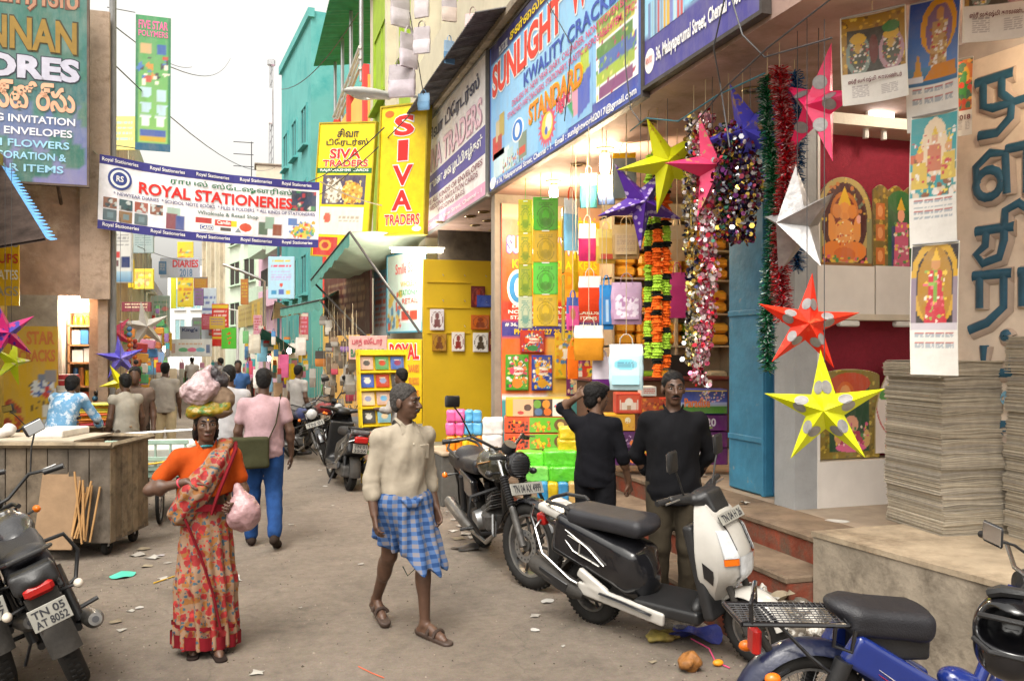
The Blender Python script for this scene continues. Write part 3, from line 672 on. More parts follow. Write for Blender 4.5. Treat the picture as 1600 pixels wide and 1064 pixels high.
s.ink(.67, .62, .79, .78, 16, lambda k: k.rect(0, 0, 1, 1, '#8894c8').rect(.45, .1, .5, .9, '#a0b0d8')); s.ink(.82, .58, .98, .76, 24, lambda k: k.put(k.full, '#a2daf4').specks(.1, .1, .9, .9, 40, ['#d09080', '#a0b0b0', '#d8c0a0'], .07, 5))
s.t('36, Malayaperumal Street, Chennai - 600 001.', .13, .86, .96, .94, WHT, .03); s.oval(.055, .90, .05, .055, WHT); s.t('MONOPOLY', .02, .88, .09, .91, c_('#d04030'), .01)
# --- white board
A = onX(663, 362, SX); B = onX(760, 300, SX); A.z = B.z = ZS + .01
s = Sign('white_trader_sign', 'faded white signboard with a purple band and pink foot beside the blue board', A, B, 1.98, '#e9e4e4', edge=mat('grey_frame', (.2, .2, .2), .6))
s.t('சிவா டிேரடர்ஸ்', .10, .07, .92, .22, c_('#3c3f5c'), .02); s.t('SIVA TRADERS', .08, .28, .95, .47, c_('#e8c3d0'), .02, c_('#c8a2b4'), .015)
s.r(0, .50, 1, .70, c_('#5a5599')); s.t('திருமண அைழப்பிதழ்கள்', .05, .54, .96, .66, WHT, .03)
s.t('WE ALL KINDS OF ENVELOPES', .06, .725, .96, .77, c_('#7a3c50'), .01); s.t('WEDDING INVITATION CARDS', .12, .785, .90, .83, c_('#7a3c50'), .01); s.t('WEDDING BAGS', .28, .845, .72, .885, c_('#7a3c50'), .01)
s.r(0, .90, 1, 1, c_('#e2a3c0')); s.t('Old No. 50, New Street, Chennai - 1', .1, .93, .95, .97, WHT, .01)
# --- SIVA vertical sign
A = W(590, 366, 15.4); B = W(661, 364, 14.9); h = 198 * 15.2 / FPX
s = Sign('vertical_trader_sign', 'yellow vertical hanging sign with red letters spelling siva traders', A, B, h, '#e7c70f', .1, edge=c_('#a89414'))
for i, ch in enumerate('SIVA'): s.t(ch, .30 if ch != 'I' else .40, .075 + i * .195, .74 if ch != 'I' else .62, .235 + i * .195, REDT, .03, WHT, .035)
s.t('TRADERS', .15, .85, .92, .935, REDT, .02, WHT, .03); s.oval(.86, .965, .10, .02, WHT); s.oval(.18, .055, .10, .026, c_('#e06a20'))
# --- second trader sign further on, two panels
A = W(487, 398, 20.6); B = W(572, 402, 20.0); h = 206 * 20.3 / FPX
s = Sign('second_trader_sign', 'yellow square hanging sign lettered siva traders with idol pictures', A, B, h, '#eccb12', .1, edge=c_('#b09a18'))
s.t('சிவா', .33, .04, .72, .105, BLACKT, .02); s.t('டிேரடர்ஸ்', .14, .115, .9, .175, BLACKT, .02); s.t('SIVA', .22, .19, .78, .265, REDT, .03, WHT, .03); s.t('TRADERS', .1, .275, .92, .325, REDT, .02, WHT, .03)
s.r(0, .335, 1, .375, c_('#1f6a3a')); s.t('RAJALAKSHMI CARDS', .06, .343, .94, .368, WHT, .015)
s.ink(.12, .39, .9, .61, 36, lambda k: k.rect(0, 0, 1, 1, '#453a5a').oval(.28, .55, .2, .42, '#d8cfc0').oval(.70, .6, .25, .36, '#d89a28').specks(.08, .1, .48, .95, 50, ['#f0ead8', '#a89880', '#806a50'], .05, 2).specks(.5, .2, .92, .98, 50, ['#e8b838', '#a86a18', '#f0d070'], .05, 3))
s.ink(.1, .63, .9, .84, 20, lambda k: k.rect(0, 0, 1, 1, '#e6ddd0').oval(.18, .4, .08, .2, '#c8553a').lines(.45, .35, .9, .6, 2, '#b0a090', 3))
s.ink(.02, .86, .46, 1, 20, lambda k: k.rect(0, 0, 1, 1, '#c02820').oval(.5, .45, .25, .3, '#e0a030').oval(.5, .45, .15, .18, '#b02018')); s.ink(.5, .87, 1, 1, 14, lambda k: k.rect(0, 0, 1, 1, '#c8b818').specks(.1, .1, .9, .9, 20, ['#e06a30', '#508040', '#f0e090'], .1, 3))
# --- banner across the street
A = W(152, 357, 12.5); B = W(497, 387, 14.1); hB = 112 * 12.9 / FPX
s = Sign('street_banner', 'white cloth banner lettered royal stationeries hung on ropes across the street', A, B, hB, '#e9e8ee', .006, cat='banner', mt=c_('#e9e8ee', .8))
s.r(0, 0, 1, .12, c_('#33307e')); s.r(0, .88, 1, 1, c_('#33307e'))
for i in range(5): s.t('Royal Stationeries', .01 + i * .2, .03, .16 + i * .2, .095, WHT, .01); s.t('Royal Stationeries', .02 + i * .2, .905, .17 + i * .2, .97, WHT, .01)
s.t('ராயல் ஸ்ேடஷனரிஸ்', .30, .145, .86, .255, c_('#2c6f4a'), .015); s.t('ROYAL STATIONERIES', .165, .275, .865, .44, REDT, .03)
s.t('* NEWYEAR DIARIES  * SCHOOL NOTE BOOKS  * FILES & FOLDERS  * ALL KINDS OF STATIONERIES', .06, .47, .98, .52, c_('#4a4a78'), .008); s.t('Wholesale & Retail Shop', .42, .565, .70, .635, c_('#4a6a58'), .01)
s.oval(.085, .29, .05, .15, c_('#34458a')); s.oval(.085, .29, .04, .12, WHT, z=.007); s.oval(.085, .29, .03, .09, c_('#34458a'), z=.009); s.t('RS', .07, .25, .1, .33, WHT, .02)
q = RR(4)
for i, u in enumerate((.02, .085, .15, .215)): s.ink(u, .56, u + .055, .70, 10, lambda k: k.rect(0, 0, 1, 1, q.choice(['#3c5a60', '#8a5a48', '#6a7a88', '#a05040'])).specks(0, 0, 1, 1, 6, ['#c0c8c8', '#304048'], .2, i)); i < 3 and s.ink(u, .72, u + .055, .87, 10, lambda k: k.rect(0, 0, 1, 1, q.choice(['#31505a', '#566a72', '#8a6a48'])).rect(.3, .2, .8, .7, '#708890'))
s.ink(.285, .57, .375, .87, 16, lambda k: k.rect(0, 0, 1, 1, '#e9e8ee').rect(.05, 0, .7, .6, '#a8c4b8').rect(0, .3, .55, 1, '#8a4a58').rect(.45, .35, .9, 1, '#4a5a98'))
s.ink(.40, .65, .68, .86, 24, lambda k: k.rect(0, 0, 1, 1, '#f8f6f4').rect(.05, .08, .3, .42, '#b82a2a').rect(.36, .1, .62, .5, '#d8342c').rect(.62, .1, .72, .5, '#e8c020').rect(.12, .55, .34, .85, '#35509a').rect(.45, .6, .62, .85, '#484848').oval(.86, .5, .1, .3, '#c84a30').poly([(.68, .9), (.74, .55), (.8, .9)], '#808890'))
s.t('Camlin', .51, .68, .57, .735, WHT, .02); s.t('CASIO', .437, .775, .492, .825, WHT, .03)
s.ink(.70, .57, .82, .87, 16, lambda k: k.rect(0, 0, 1, 1, '#e9e8ee').rect(.02, .3, .4, .9, '#4a6a58').rect(.3, 0, .65, .6, '#90b0a0').rect(.6, .35, .98, .9, '#8a4a38'))
s.ink(.86, .15, .985, .45, 14, lambda k: k.rect(0, 0, 1, 1, '#35405a').specks(0, 0, 1, 1, 24, ['#b04048', '#4a8a58', '#e0d8d0', '#303848'], .12, 8))
s.ink(.84, .55, .985, .87, 24, lambda k: k.rect(0, 0, 1, 1, '#eceaf0').oval(.6, .6, .38, .38, '#d8c050').specks(.1, .2, .95, .95, 60, ['#d84a3a', '#4a80c0', '#60a858', '#e8e0e0', '#d8a030'], .07, 8).rect(.05, .05, .35, .4, '#5a80c0'))
def ripple(sg, amp, step=.12):      # let a cloth sign and all its print hang in soft waves
    import bmesh
    for ch in sg.o.children:
        b = bmesh.new(); b.from_mesh(ch.data)
        for i in range(1, int(sg.w / step) + 1): bmesh.ops.bisect_plane(b, geom=b.verts[:] + b.edges[:] + b.faces[:], plane_co=(i * step, 0, 0), plane_no=(1, 0, 0))
        for v in b.verts: x, y = v.co.x / sg.w, v.co.y / sg.h; v.co.z += amp * (math.sin(x * 13) + .4 * math.sin(x * 31) + y * 1.5 * math.sin(x * 17 + 1)); v.co.y -= .05 * 4 * x * (1 - x) * sg.w * .35
        b.to_mesh(ch.data); b.free()
ripple(s, .022)
rope = mat('rope', (.35, .3, .22), .9, var=.2)
wire('banner_rope', [W(500, 284, 14.3), W(600, 322, 15.4)], .012, rope, 'pale rope tying the street banner to the yellow sign side', 'rope', sag=.05)
wire('banner_rope', [W(152, 242, 12.5), W(142, 232, 12.75)], .012, rope, 'short rope tying the street banner to the weathered building', 'rope')
# --- left sign on the weathered building
A = W(-105, 246, 11.55); B = W(136, 290, 12.2); A.z = B.z = W(136, 290, 12.2).z; h = 3.0
s = Sign('green_store_sign', 'green and violet store signboard lettered stores on the weathered wall', A, B, h, '#2c7d72', .06, edge=mat('rusty_angle', (.10, .07, .055), .7, var=.4))
s.ink(0, 0, 1, 1, 60, lambda k: k.grad('#2f6a5c', '#2a6064', 0, 0, 1, .62).grad('#44608a', '#7573a4', 0, .62, 1, 1).specks(0, 0, 1, 1, 50, ['#2c6458', '#3a6e68'], .05, 3), z=.003)
s.t('ஸ்ேடாரிஸ்', .02, .06, .94, .2, c_('#a87a62'), .02, c_('#6a4236'), .03); s.t('KANNAN', .05, .235, .93, .385, c_('#8a6c22'), .03, c_('#3a3418'), .02)
s.t('STORES', .02, .41, .95, .52, c_('#b4b4c8'), .05, c_('#2a3040'), .03); s.t('సెస స్టోర్సు', .1, .53, .92, .665, c_('#d8a488'), .03, c_('#3a5a58'), .02)
for i, tx in enumerate(['WEDDING INVITATION', 'CARDS & ENVELOPES', 'CUSTOM FLOWERS', 'DECORATION &', 'STAR ITEMS']): s.t(tx, .06 if i < 3 else .3, .69 + i * .057, .92 - .02 * i, .725 + i * .057, c_('#d8d8e4' if i < 2 else '#92c4e0'), .02)
for u in (.55, .8): TU([(u * s.w, -.02, -.03), (u * s.w - .05, -.3, -.9)], .025, 8).build('bracket', mat('rusty_angle'), s.o)
# --- green hanging banner of plastic ware
A = W(211, 234, 16.5); B = W(266, 238, 16.7); h = 210 * 16.6 / FPX
s = Sign('green_vertical_banner', 'tall green banner picturing plastic buckets and brushes hung high on wires', A, B, h, '#3f9a52', .02, cat='banner')
def ware(k):
    k.grad('#3a8f5a', '#8fc46a'); k.rect(0, 0, .06, 1, '#2c7a50'); k.rect(.94, 0, 1, 1, '#2c7a50'); k.rect(0, .95, 1, 1, '#2a6080')
    k.rect(.12, .20, .45, .28, '#c8a878').rect(.62, .2, .85, .28, '#3f62a0').specks(.1, .3, .9, .5, 26, ['#d08a38', '#4a78b8', '#c04838', '#e8e0d0', '#48484a'], .02, 5)
    for u, v in ((.15, .53), (.58, .55), (.15, .64), (.6, .66)): k.poly([(u, v), (u + .3, v), (u + .26, v + .08), (u + .04, v + .08)], '#b8d4e0')
    for u in (.15, .57): k.poly([(u, .74), (u + .28, .74), (u + .23, .82), (u + .05, .82)], '#e0ece8'); k.oval(u + .14, .74, .14, .01, '#a0c0b0')
    k.rect(.12, .85, .86, .90, '#4a62a8').rect(.12, .9, .86, .935, '#c8a838')
s.ink(0, 0, 1, 1, 80, ware); s.t('FIVE STAR', .08, .035, .92, .10, c_('#d86a9a'), .03); s.t('POLYMERS', .08, .11, .92, .155, c_('#d86a9a'), .02)
wire('banner_wire', [W(168, 12, 14.2), W(211, 20, 16.4)], .008, DGREY, 'thin black wires holding the top of the green banner', 'cable')
wire('banner_wire', [W(172, 226, 14.2), W(211, 232, 16.4)], .008, DGREY, 'thin black wires holding the foot of the green banner', 'cable')
# --- orange shop banner on the far partition of the cracker shop
A = onY(784, 700, 11.3); B = onY(940, 700, 11.3); A.z = B.z = onY(784, 704, 11.3).z; h = onY(784, 318, 11.3).z - A.z
s = Sign('orange_shop_banner', 'orange and blue printed banner covering the cracker shop side wall', A, B, h, '#e8582a', .03, cat='banner')
def obg(k):
    k.grad('#d8482a', '#ee5a22', 0, 0, 1, .48); t = np.clip(k.U * 1.4, 0, 1); k.put((k.V < .48) * t, '#f0b818', .8)
    k.rect(0, 0, 1, .06, '#c8987a'); k.rect(0, .40, 1, .475, '#d83a22'); k.rect(0, .475, 1, .54, '#3d3a94'); k.grad('#ee6a2a', '#e87a28', 0, .54, 1, .78); k.put((k.V > .54) & (k.V < .82) & (k.U > .45), '#e8c85a', .8); k.grad('#3a9aa0', '#2c8490', 0, .80, 1, 1)
s.ink(0, 0, 1, 1, 60, obg)
s.t('சன்ைலட் ேவர்ல்ட்', .15, .04, .95, .1, YEL, .03); s.t('SUNLIGHT WORLD', .05, .13, .97, .2, WHT, .05, c_('#3a52b8'), .04); s.t('KWALITY CRACKERS', .1, .225, .95, .26, YEL, .03)
s.oval(.16, .34, .11, .075, WHT); s.oval(.16, .34, .09, .06, c_('#3c8fd0'), z=.008); s.oval(.16, .34, .04, .04, WHT, z=.011); s.t('STANDARD', .3, .27, .97, .34, c_('#f08a1c'), .04)
s.t('Dealers in : New Year Diary', .1, .41, .95, .425, WHT, .03); s.t('NON WOVEN BAGS, CARDS', .06, .43, .97, .448, WHT, .03); s.t('STATIONERY, PLASTIC ITEMS', .08, .453, .95, .47, WHT, .03); s.t('# 36, Malayaperumal Street, Chennai - 1.', .03, .482, .98, .5, WHT, .03); s.t('PH : 044 2527 25  CELL : 90961', .12, .507, .95, .53, YEL, .03)
orange_sign = s
def poster(name, label, px0, py0, px1, py1, Y, seed, bgc, title=None, group=None, cols=('#d84a2a', '#f0d030', '#3a8a50', '#3a62b8', '#f0f0e8')):
    A = onY(px0, py1, Y); B = onY(px1, py1, Y); B.z = A.z; p = Sign(name, label, A, B, onY(px0, py0, Y).z - A.z, bgc, .006, cat='poster', group=group)
    def f(k):
        k.put(k.full, bgc); q = RR(seed)
        for i in range(26):
            a = q.uniform(0, 6.28); u, v = .5 + .42 * math.cos(a), .5 + .42 * math.sin(a); k.poly([(.5, .45), (u, v), (u + .06, v + .05)], q.choice(cols))
        k.specks(.05, .05, .95, .95, 60, cols, .05, seed); k.oval(.5, .45, .34, .14, '#f4f2e8'); k.ring(.5, .45, .34, .14, .12, cols[0]); k.oval(.26, .45, .12, .1, cols[0]); k.oval(.5, .82, .24, .14, cols[(seed + 1) % len(cols)])
    p.ink(.03, .03, .97, .97, 46, f)
    if title: p.t(title, .38, .40, .80, .5, c_('#d03a28'), .03)
    return p
poster('firework_poster', 'red firework poster on the orange banner', 813, 516, 851, 551, 11.26, 1, '#b8342a', 'Gemini')
poster('firework_poster', 'green firework poster low on the orange banner', 790, 554, 826, 610, 11.26, 2, '#4aa02c', 'Gemini', cols=('#d8486c', '#f0e060', '#2a6a30', '#f08a30', '#f0f0e8'))
poster('firework_poster', 'blue firework poster low on the orange banner', 831, 555, 863, 610, 11.26, 3, '#2a48a8', 'Gemini', cols=('#e8c030', '#d8402a', '#f0f0f0', '#48a8d8', '#d8a020'))
poster('firework_poster', 'yellow firework poster with a temple picture on the banner', 867, 520, 900, 592, 11.26, 4, '#e6c32a', cols=('#e8b020', '#d89018', '#a8b040', '#4a80b8', '#f0ead0'))
poster('firework_poster', 'purple firework poster with a pale face by the hanging bags', 885, 560, 922, 618, 11.25, 5, '#7a2a6a', cols=('#d84a8a', '#f0d0a0', '#c8b090', '#4ac0b8', '#e8c040'))
poster('firework_poster', 'red and white firework poster behind the young man', 910, 572, 938, 640, 11.24, 6, '#d83a22', 'CUBE')
# ================================================================ GOODS IN AND AROUND THE RIGHT-HAND SHOPS
STR = mat('string', (.55, .45, .3), .9, var=.2)
def up_string(root, z0, z1, x=0., y=0., m=STR, r=.0035): TU([(x, y, z0), (x, y, z1)], r, 5).build('string', m, root)
# --- carrier bags
def bag(label, px0, py0, px1, py1, d, top, low, split=.45, yaw=0., pic=None, handle=None, string=True, name='carrier_bag', edge=None, group='bags hanging in the cracker shop front'):
    """body between py0..py1 of the photo's ray at depth d; upper and lower cloth panels, two handles, hanging string"""
    c = W((px0 + px1) / 2, py1, d); w = (px1 - px0) * d / FPX; h = (py1 - py0) * d / FPX; t = w * .32
    q = RR(int(px0 * 7 + py0)); face = -math.atan2((px0 + px1) / 2 - 800, FPX) - TH + yaw
    o = thing(name, label, 'bag', c, face, group)
    hb = h * .80
    def sec(z, sw, stt):
        pts = []
        for i in range(20):
            a = 2 * PI * i / 20; cx, cy = math.cos(a), math.sin(a)
            x = math.copysign(abs(cx) ** .45, cx) * sw / 2; y = math.copysign(abs(cy) ** .6, cy) * stt / 2
            pts.append((x + .012 * w * math.sin(z * 40 + q.random()), y + .05 * t * math.sin(x * 22 / w + z * 30), z))
        return pts
    def loft(z0, z1, m, nm, g=0.):
        b = MB(); n = 6; rows = []
        for k in range(n + 1):
            z = z0 + (z1 - z0) * k / n; f = z / hb; rows += sec(z, w * (.97 + .05 * math.sin(f * 3)) + g, t * (.25 + .95 * max(0., 1 - f) ** .8 * (.35 + .65 * min(1, f * 6))) + g)
        fs = [(k * 20 + i, k * 20 + (i + 1) % 20, (k + 1) * 20 + (i + 1) % 20, (k + 1) * 20 + i) for k in range(n) for i in range(20)]
        fs += [tuple(range(19, -1, -1)), tuple(range(n * 20, n * 20 + 20))]
        b.add(rows, fs); return b.build(nm, m, o)
    cloth = lambda hx: c_(hx, .85, bump=.2, var=.14)
    loft(0, hb * (1 - split), cloth(low), 'lower_panel'); loft(hb * (1 - split), hb, cloth(top), 'upper_panel', -.002)
    hc = cloth(handle or top)
    for sy in (-1, 1):
        TU([(-w * .2, sy * t * .15, hb - .02), (-w * .17, sy * t * .12, hb + h * .10), (-w * .07, sy * t * .05, h * .97), (w * .07, sy * t * .05, h * .97), (w * .17, sy * t * .12, hb + h * .10), (w * .2, sy * t * .15, hb - .02)], .011, 6, flat=.35).build('handle', hc, o)
    if pic:
        k = Ink(w * .8, hb * .62, 30, low); pic(k); k.build('print', o, (0, 0, 0), lambda U, V, x, y: np.stack([(U - .5) * w * .8, -t * (.62 - .30 * V) * np.cos((U - .5) * 1.5) ** .5 - .006, hb * .12 + y], -1))
    if string: up_string(o, h * .95, max(h + .05, ZS - c.z) if c.x > 2.9 and c.y < 16 else h + .6)
    return o
flor = lambda cols, sd: (lambda k: k.specks(.1, .1, .9, .9, 40, cols, .09, sd))
stripes = lambda c1, c2: (lambda k: k.rect(.05, .05, .95, .95, c1).rect(.15, .2, .85, .5, c2).lines(.2, .6, .8, .9, 4, c2, 3))
bag('white topped teal cloth bag hanging under the first bulb', 906, 258, 933, 325, 9.4, '#dcdcd4', '#4f9aa4', .35)
bag('grey bag with a yellow top and light blue handle', 957, 222, 994, 310, 8.9, '#c8a818', '#7d8c92', .12, handle='#6fb0d0')
bag('yellow and navy printed bag beside the grey bag', 934, 262, 961, 320, 9.2, '#b8a040', '#3a4a70', .6)
bag('light blue paper bag edged in orange under the second bulb', 880, 290, 904, 392, 9.8, '#d8e8f0', '#7fbfe4', .3, .5, handle='#d8502a')
bag('pink cloth bag with a white top', 904, 335, 931, 408, 9.2, '#e8e0d8', '#c42f66', .4)
bag('cream paper bag with a red foot', 931, 345, 962, 412, 8.8, '#e2cf7a', '#cfae4c', .5, .3, lambda k: k.rect(.1, .75, .9, 1, '#b8402a'))
bag('tan printed paper bag under the purple star', 957, 338, 999, 405, 8.5, '#b89a6c', '#b0905f', .3, 0, lambda k: k.lines(.1, .1, .9, .9, 9, '#8a6a48', 5))
bag('thin yellow bag seen edge on', 893, 392, 906, 456, 9.3, '#d8b820', '#c8a818', .4, .9)
bag('orange red cloth bag with a white top', 904, 418, 939, 487, 8.7, '#e6ded6', '#cf3d18', .32)
bag('narrow bright blue bag with lettering', 936, 428, 959, 515, 8.4, '#3a8fd0', '#3585c8', .3, .3, lambda k: k.rect(.4, .1, .6, .9, '#b8d8f0'))
bag('mauve printed fabric bag with a pale bow', 955, 425, 1003, 507, 8.1, '#b99ab4', '#b58fae', .4, 0, flor(['#d8c8d8', '#a06a98', '#e0d0dc'], 4), name='fabric_bag')
bag('plain magenta shopping bag near the marigolds', 1042, 408, 1074, 497, 8.3, '#c8447c', '#c43a76', .3)
bag('ochre cloth bag with a wide white top', 897, 495, 943, 563, 8.2, '#e6dfd2', '#c98420', .36)
bag('white and purple paper bag with a curling print', 924, 545, 958, 607, 8.3, '#dcd2dc', '#6a2a78', .7, .5)
bag('pale blue and white shopping bag with a teal oval print', 952, 520, 1005, 609, 7.8, '#e6e6e4', '#bcd8de', .25, -.1, lambda k: k.oval(.5, .3, .42, .2, '#6fc0d4').lines(.2, .22, .8, .4, 3, '#3a6a80', 3).rect(0, .7, 1, 1, '#9fd0de'), name='shopping_bag')
bag('small blue bag with a pink side', 884, 452, 906, 516, 9.2, '#4a62a8', '#d04a90', .5, .5, lambda k: k.oval(.4, .4, .25, .3, '#a86a48'))
bag('cream gift bag hanging behind the marigold strings', 1044, 338, 1071, 408, 8.6, '#cbb088', '#c4a478', .4, .2)
bag('slim orange bag low beside the posters', 886, 528, 904, 592, 9.0, '#e87a1c', '#e06a14', .4, .4)
# --- plastic covers in hanging strips
def cover(label, px0, py0, px1, py1, d, col, inkc, i):
    A = W(px0, py1, d); B = W(px1, py1, d); h = (py1 - py0) * d / FPX; w = (B - A).length
    o = thing('plastic_cover', label, 'packet', M=frame(A, B), group='plastic covers hung in strips')
    RX((w / 2, h / 2, -.006), (w, h, .012), .004).build('pouch', c_(col, .3, var=.12, bump=.25, bscale=12), o, 0)
    k = Ink(w * .86, h * .86, 34, col); k.oval(.5, .6, .34, .34, inkc, .5); k.oval(.5, .5, .16, .18, col); k.oval(.5, .72, .26, .14, inkc, .6); k.lines(.2, .08, .8, .2, 2, inkc, i); k.ring(.5, .58, .42, .4, .08, inkc); k.build('print', o, (w * .07, h * .03, .004))
    BX((w * .35, h * .93, .0), (w * .65, h * .965, .004)).build('punch_hole', c_('#e8e8e0'), o, 0)
    return o
rows = [(312, 364), (362, 414), (412, 464), (461, 513)]
names = ['top', 'second', 'third', 'lowest']
for i, ((y0, y1), c1, c2) in enumerate(zip(rows, ['#b8a810', '#bca414', '#9aa020', '#b8bfa0'], ['#4aae20', '#c8a410', '#58c43a', '#caa818'])):
    cover('%s plastic cover of the narrow yellowish strip' % names[i], 810, y0, 832, y1, 10.7, c1, '#5a7a20' if i < 3 else '#4a8a80', i)
    cover('%s plastic cover of the wide green and yellow strip' % names[i], 833, y0 - 4, 872, y1 - 3, 10.4, c2, '#3a6a18' if i % 2 == 0 else '#8a7a10', i + 7)
A = W(880, 520, 10.2); o = thing('plastic_cover_strip', 'edge of a yellow plastic cover strip turned sideways', 'packet', A, -.3)
for i in range(4): RX((0, 0, .1 + i * .4), (.03, .2, .38), .006).build('pouch', c_('#a89430', .4), o, 0)
for px, d in ((821, 10.7), (845, 10.4), (862, 10.4)):
    a = W(px, 312, d); wire('cover_string', [a, (a.x, a.y, ZS)], .004, c_('#58b858'), 'green string holding a strip of plastic covers', 'string', 'strings above the plastic covers')
# --- paper star lanterns
def star_mat(key, col, spot, lo=.55, sc=9., rough=.3, vor=False):
    if key in MATS: return MATS[key]
    m = bpy.data.materials.new(key); m.use_nodes = True; t = m.node_tree; b = t.nodes['Principled BSDF']; L = t.links.new
    tc = nd(t, 'ShaderNodeTexCoord'); oc = tc.outputs['Object']
    if vor: n = nd(t, 'ShaderNodeTexVoronoi', Scale=sc); L(oc, n.inputs['Vector']); src = n.outputs['Distance']
    else: n = nd(t, 'ShaderNodeTexNoise', Scale=sc, Detail=6., Roughness=.6); L(oc, n.inputs['Vector']); src = n.outputs['Fac']
    mr = nd(t, 'ShaderNodeMapRange'); mr.inputs[1].default_value = lo; mr.inputs[2].default_value = lo + .03; L(src, mr.inputs[0])
    mx = nd(t, 'ShaderNodeMix', data_type='RGBA'); L(mr.outputs[0], mx.inputs[0]); mx.inputs[6].default_value = (*lin(col), 1); mx.inputs[7].default_value = (*lin(spot), 1); L(mx.outputs[2], b.inputs['Base Color'])
    b.inputs['Roughness'].default_value = rough; b.inputs['Specular IOR Level'].default_value = .5
    n2 = nd(t, 'ShaderNodeTexNoise', Scale=14.); L(oc, n2.inputs['Vector']); bp = nd(t, 'ShaderNodeBump', Strength=.2, Distance=.03); L(n2.outputs['Fac'], bp.inputs['Height']); L(bp.outputs[0], b.inputs['Normal'])
    MATS[key] = m; return m
def star(label, px, py, Rpx, d, m, roll=0., yaw=0., tip=None, patch=None, string=True, pitch=0., depth=.30, n=5, rin=.32, group='paper star lanterns'):
    c = W(px, py, d); Rm = Rpx * d / FPX; face = -math.atan2(px - 800, FPX) - TH + yaw
    o = thing('star_lantern', label, 'star', c, (pitch, 0, face), group)
    for k in range(n):
        a = PI / 2 + roll + 2 * PI * k / n; al, ar = a + PI / n, a - PI / n; ri = Rm * rin
        Pt = (Rm * math.cos(a), 0, Rm * math.sin(a)); Lf = (ri * math.cos(al), 0, ri * math.sin(al)); Rt = (ri * math.cos(ar), 0, ri * math.sin(ar)); F = (0, -Rm * depth, 0); Bk = (0, Rm * depth, 0)
        arm = MB().add([Pt, Lf, Rt, F, Bk], [(0, 1, 3), (0, 3, 2), (0, 4, 1), (0, 2, 4)]).build('star_point', m, o, 0)
        if patch:       # a printed disc half way up each flank of the point
            for sgn, E in ((1, Lf), (-1, Rt)):
                Fv, Pv, Ev = V3(F), V3(Pt), V3(E); ctr = Fv * .40 + Pv * .30 + Ev * .30; e1 = (Pv - Fv).normalized(); nn = (Pv - Fv).cross(Ev - Fv).normalized() * -sgn * -1
                if nn.y > 0: nn = -nn
                e2 = nn.cross(e1); r = Rm * .115
                MB().add([ctr + nn * .004 + e1 * (r * math.cos(i * PI / 7)) + e2 * (r * math.sin(i * PI / 7)) for i in range(14)], [tuple(range(14))]).build('foil_disc', patch, arm, 0)
    if string: up_string(o, Rm * .2, min(2.4, ZS - c.z), r=.003, m=DGREY)
    return o
FOIL = mat('silver_foil', (.34, .33, .33), .4, metal=.25, var=.25, scale=14, bump=.4, bscale=16)
star('purple star lantern with silver lace print', 1001, 318, 74, 7.4, star_mat('star_purple', '#a896c0', '#4a2088', .34, 17., vor=True), .62, .35)
star('yellow star lantern flecked with brown hanging highest in the shopfront', 1043, 256, 80, 7.3, star_mat('star_yellow_fleck', '#c8c812', '#a88a20', .60, 11.), .42, .1)
star('pink star lantern flecked with gold half hidden by sequin strings', 1113, 262, 84, 6.72, star_mat('star_pink_fleck', '#e0396a', '#b08a5a', .60, 12.), .3, .55)
star('blue violet star lantern flecked with copper beside the green tinsel', 1172, 208, 90, 6.5, star_mat('star_blue_fleck', '#4a48c0', '#9a7a58', .58, 13.), .38, -.35)
star('hot pink star lantern with silver discs under the hanging calendar', 1279, 168, 96, 5.7, star_mat('star_hot_pink', '#ee2f6a', '#f05080', .6, 6.), -.30, -.85, patch=FOIL)
star('silver foil star lantern hung above the red star', 1246, 350, 92, 5.75, FOIL, .05, -.95, depth=.42)
star('red star lantern with silver discs in front of the display cabinet', 1261, 506, 80, 5.5, star_mat('star_red', '#e8341c', '#f05a3a', .6, 5.), -.10, .15, patch=FOIL)
star('bright yellow star lantern with silver discs hung lowest', 1288, 640, 94, 5.25, star_mat('star_lemon', '#d8dc10', '#e8e830', .6, 5.), .06, -.05, patch=FOIL)
# --- garlands
def garland_line(px, py0, py1, d, sway=.02, n=40):
    a, b = W(px, py0, d), W(px, py1, d); return [a.lerp(b, i / n) + V3((sway * math.sin(i * .21 + px), sway * math.cos(i * .17), 0)) for i in range(n + 1)]
def tinsel(label, px, py0, py1, d, cols, n=2600, r=.075, name='tinsel_garland'):
    L = garland_line(px, py0, py1, d); o = thing(name, label, 'garland', L[-1]); q = RR(px); base = V3(L[-1]); b = MB()
    ms = [mat('tinsel_' + c, c, .25, metal=.35, var=.1, bump=0) for c in cols]
    for i in range(n):
        t = q.random() * (len(L) - 1.001); k = int(t); p = L[k].lerp(L[k + 1], t - k) - base; a = q.uniform(0, 6.28); v = V3((math.cos(a), math.sin(a), q.uniform(-.6, .35))).normalized() * r * q.uniform(.55, 1.15)
        s2 = v.cross(V3((q.random() - .5, q.random() - .5, 1))).normalized() * .005; b.m = q.randrange(len(ms)); b.add([p - s2, p + s2, p + v + s2, p + v - s2], [(0, 1, 2, 3)])
    g = b.build('tinsel_fringe', ms, o, 0); g['kind'] = 'stuff'
    TU([p - base for p in L], .006, 5).build('core_cord', ms[0], o)
    up_string(o, L[0].z - base.z, max(L[0].z - base.z + .05, ZS - base.z), L[0].x - base.x, L[0].y - base.y); return o
tinsel('green tinsel garland hanging to the blue pillar foot', 1204, 118, 580, 6.15, ['#267048', '#36905e', '#d0e0d8', '#2f8a58'], 5200)
tinsel('red tinsel garland beside the green one', 1224, 105, 500, 5.95, ['#c0202a', '#e03842', '#f0d0d0', '#c02030'], 5000)
tinsel('blue tinsel garland behind the pink star', 1244, 112, 420, 6.3, ['#1f4a80', '#2a6aa0', '#c0d0e0', '#3a7ab8'], 2600)
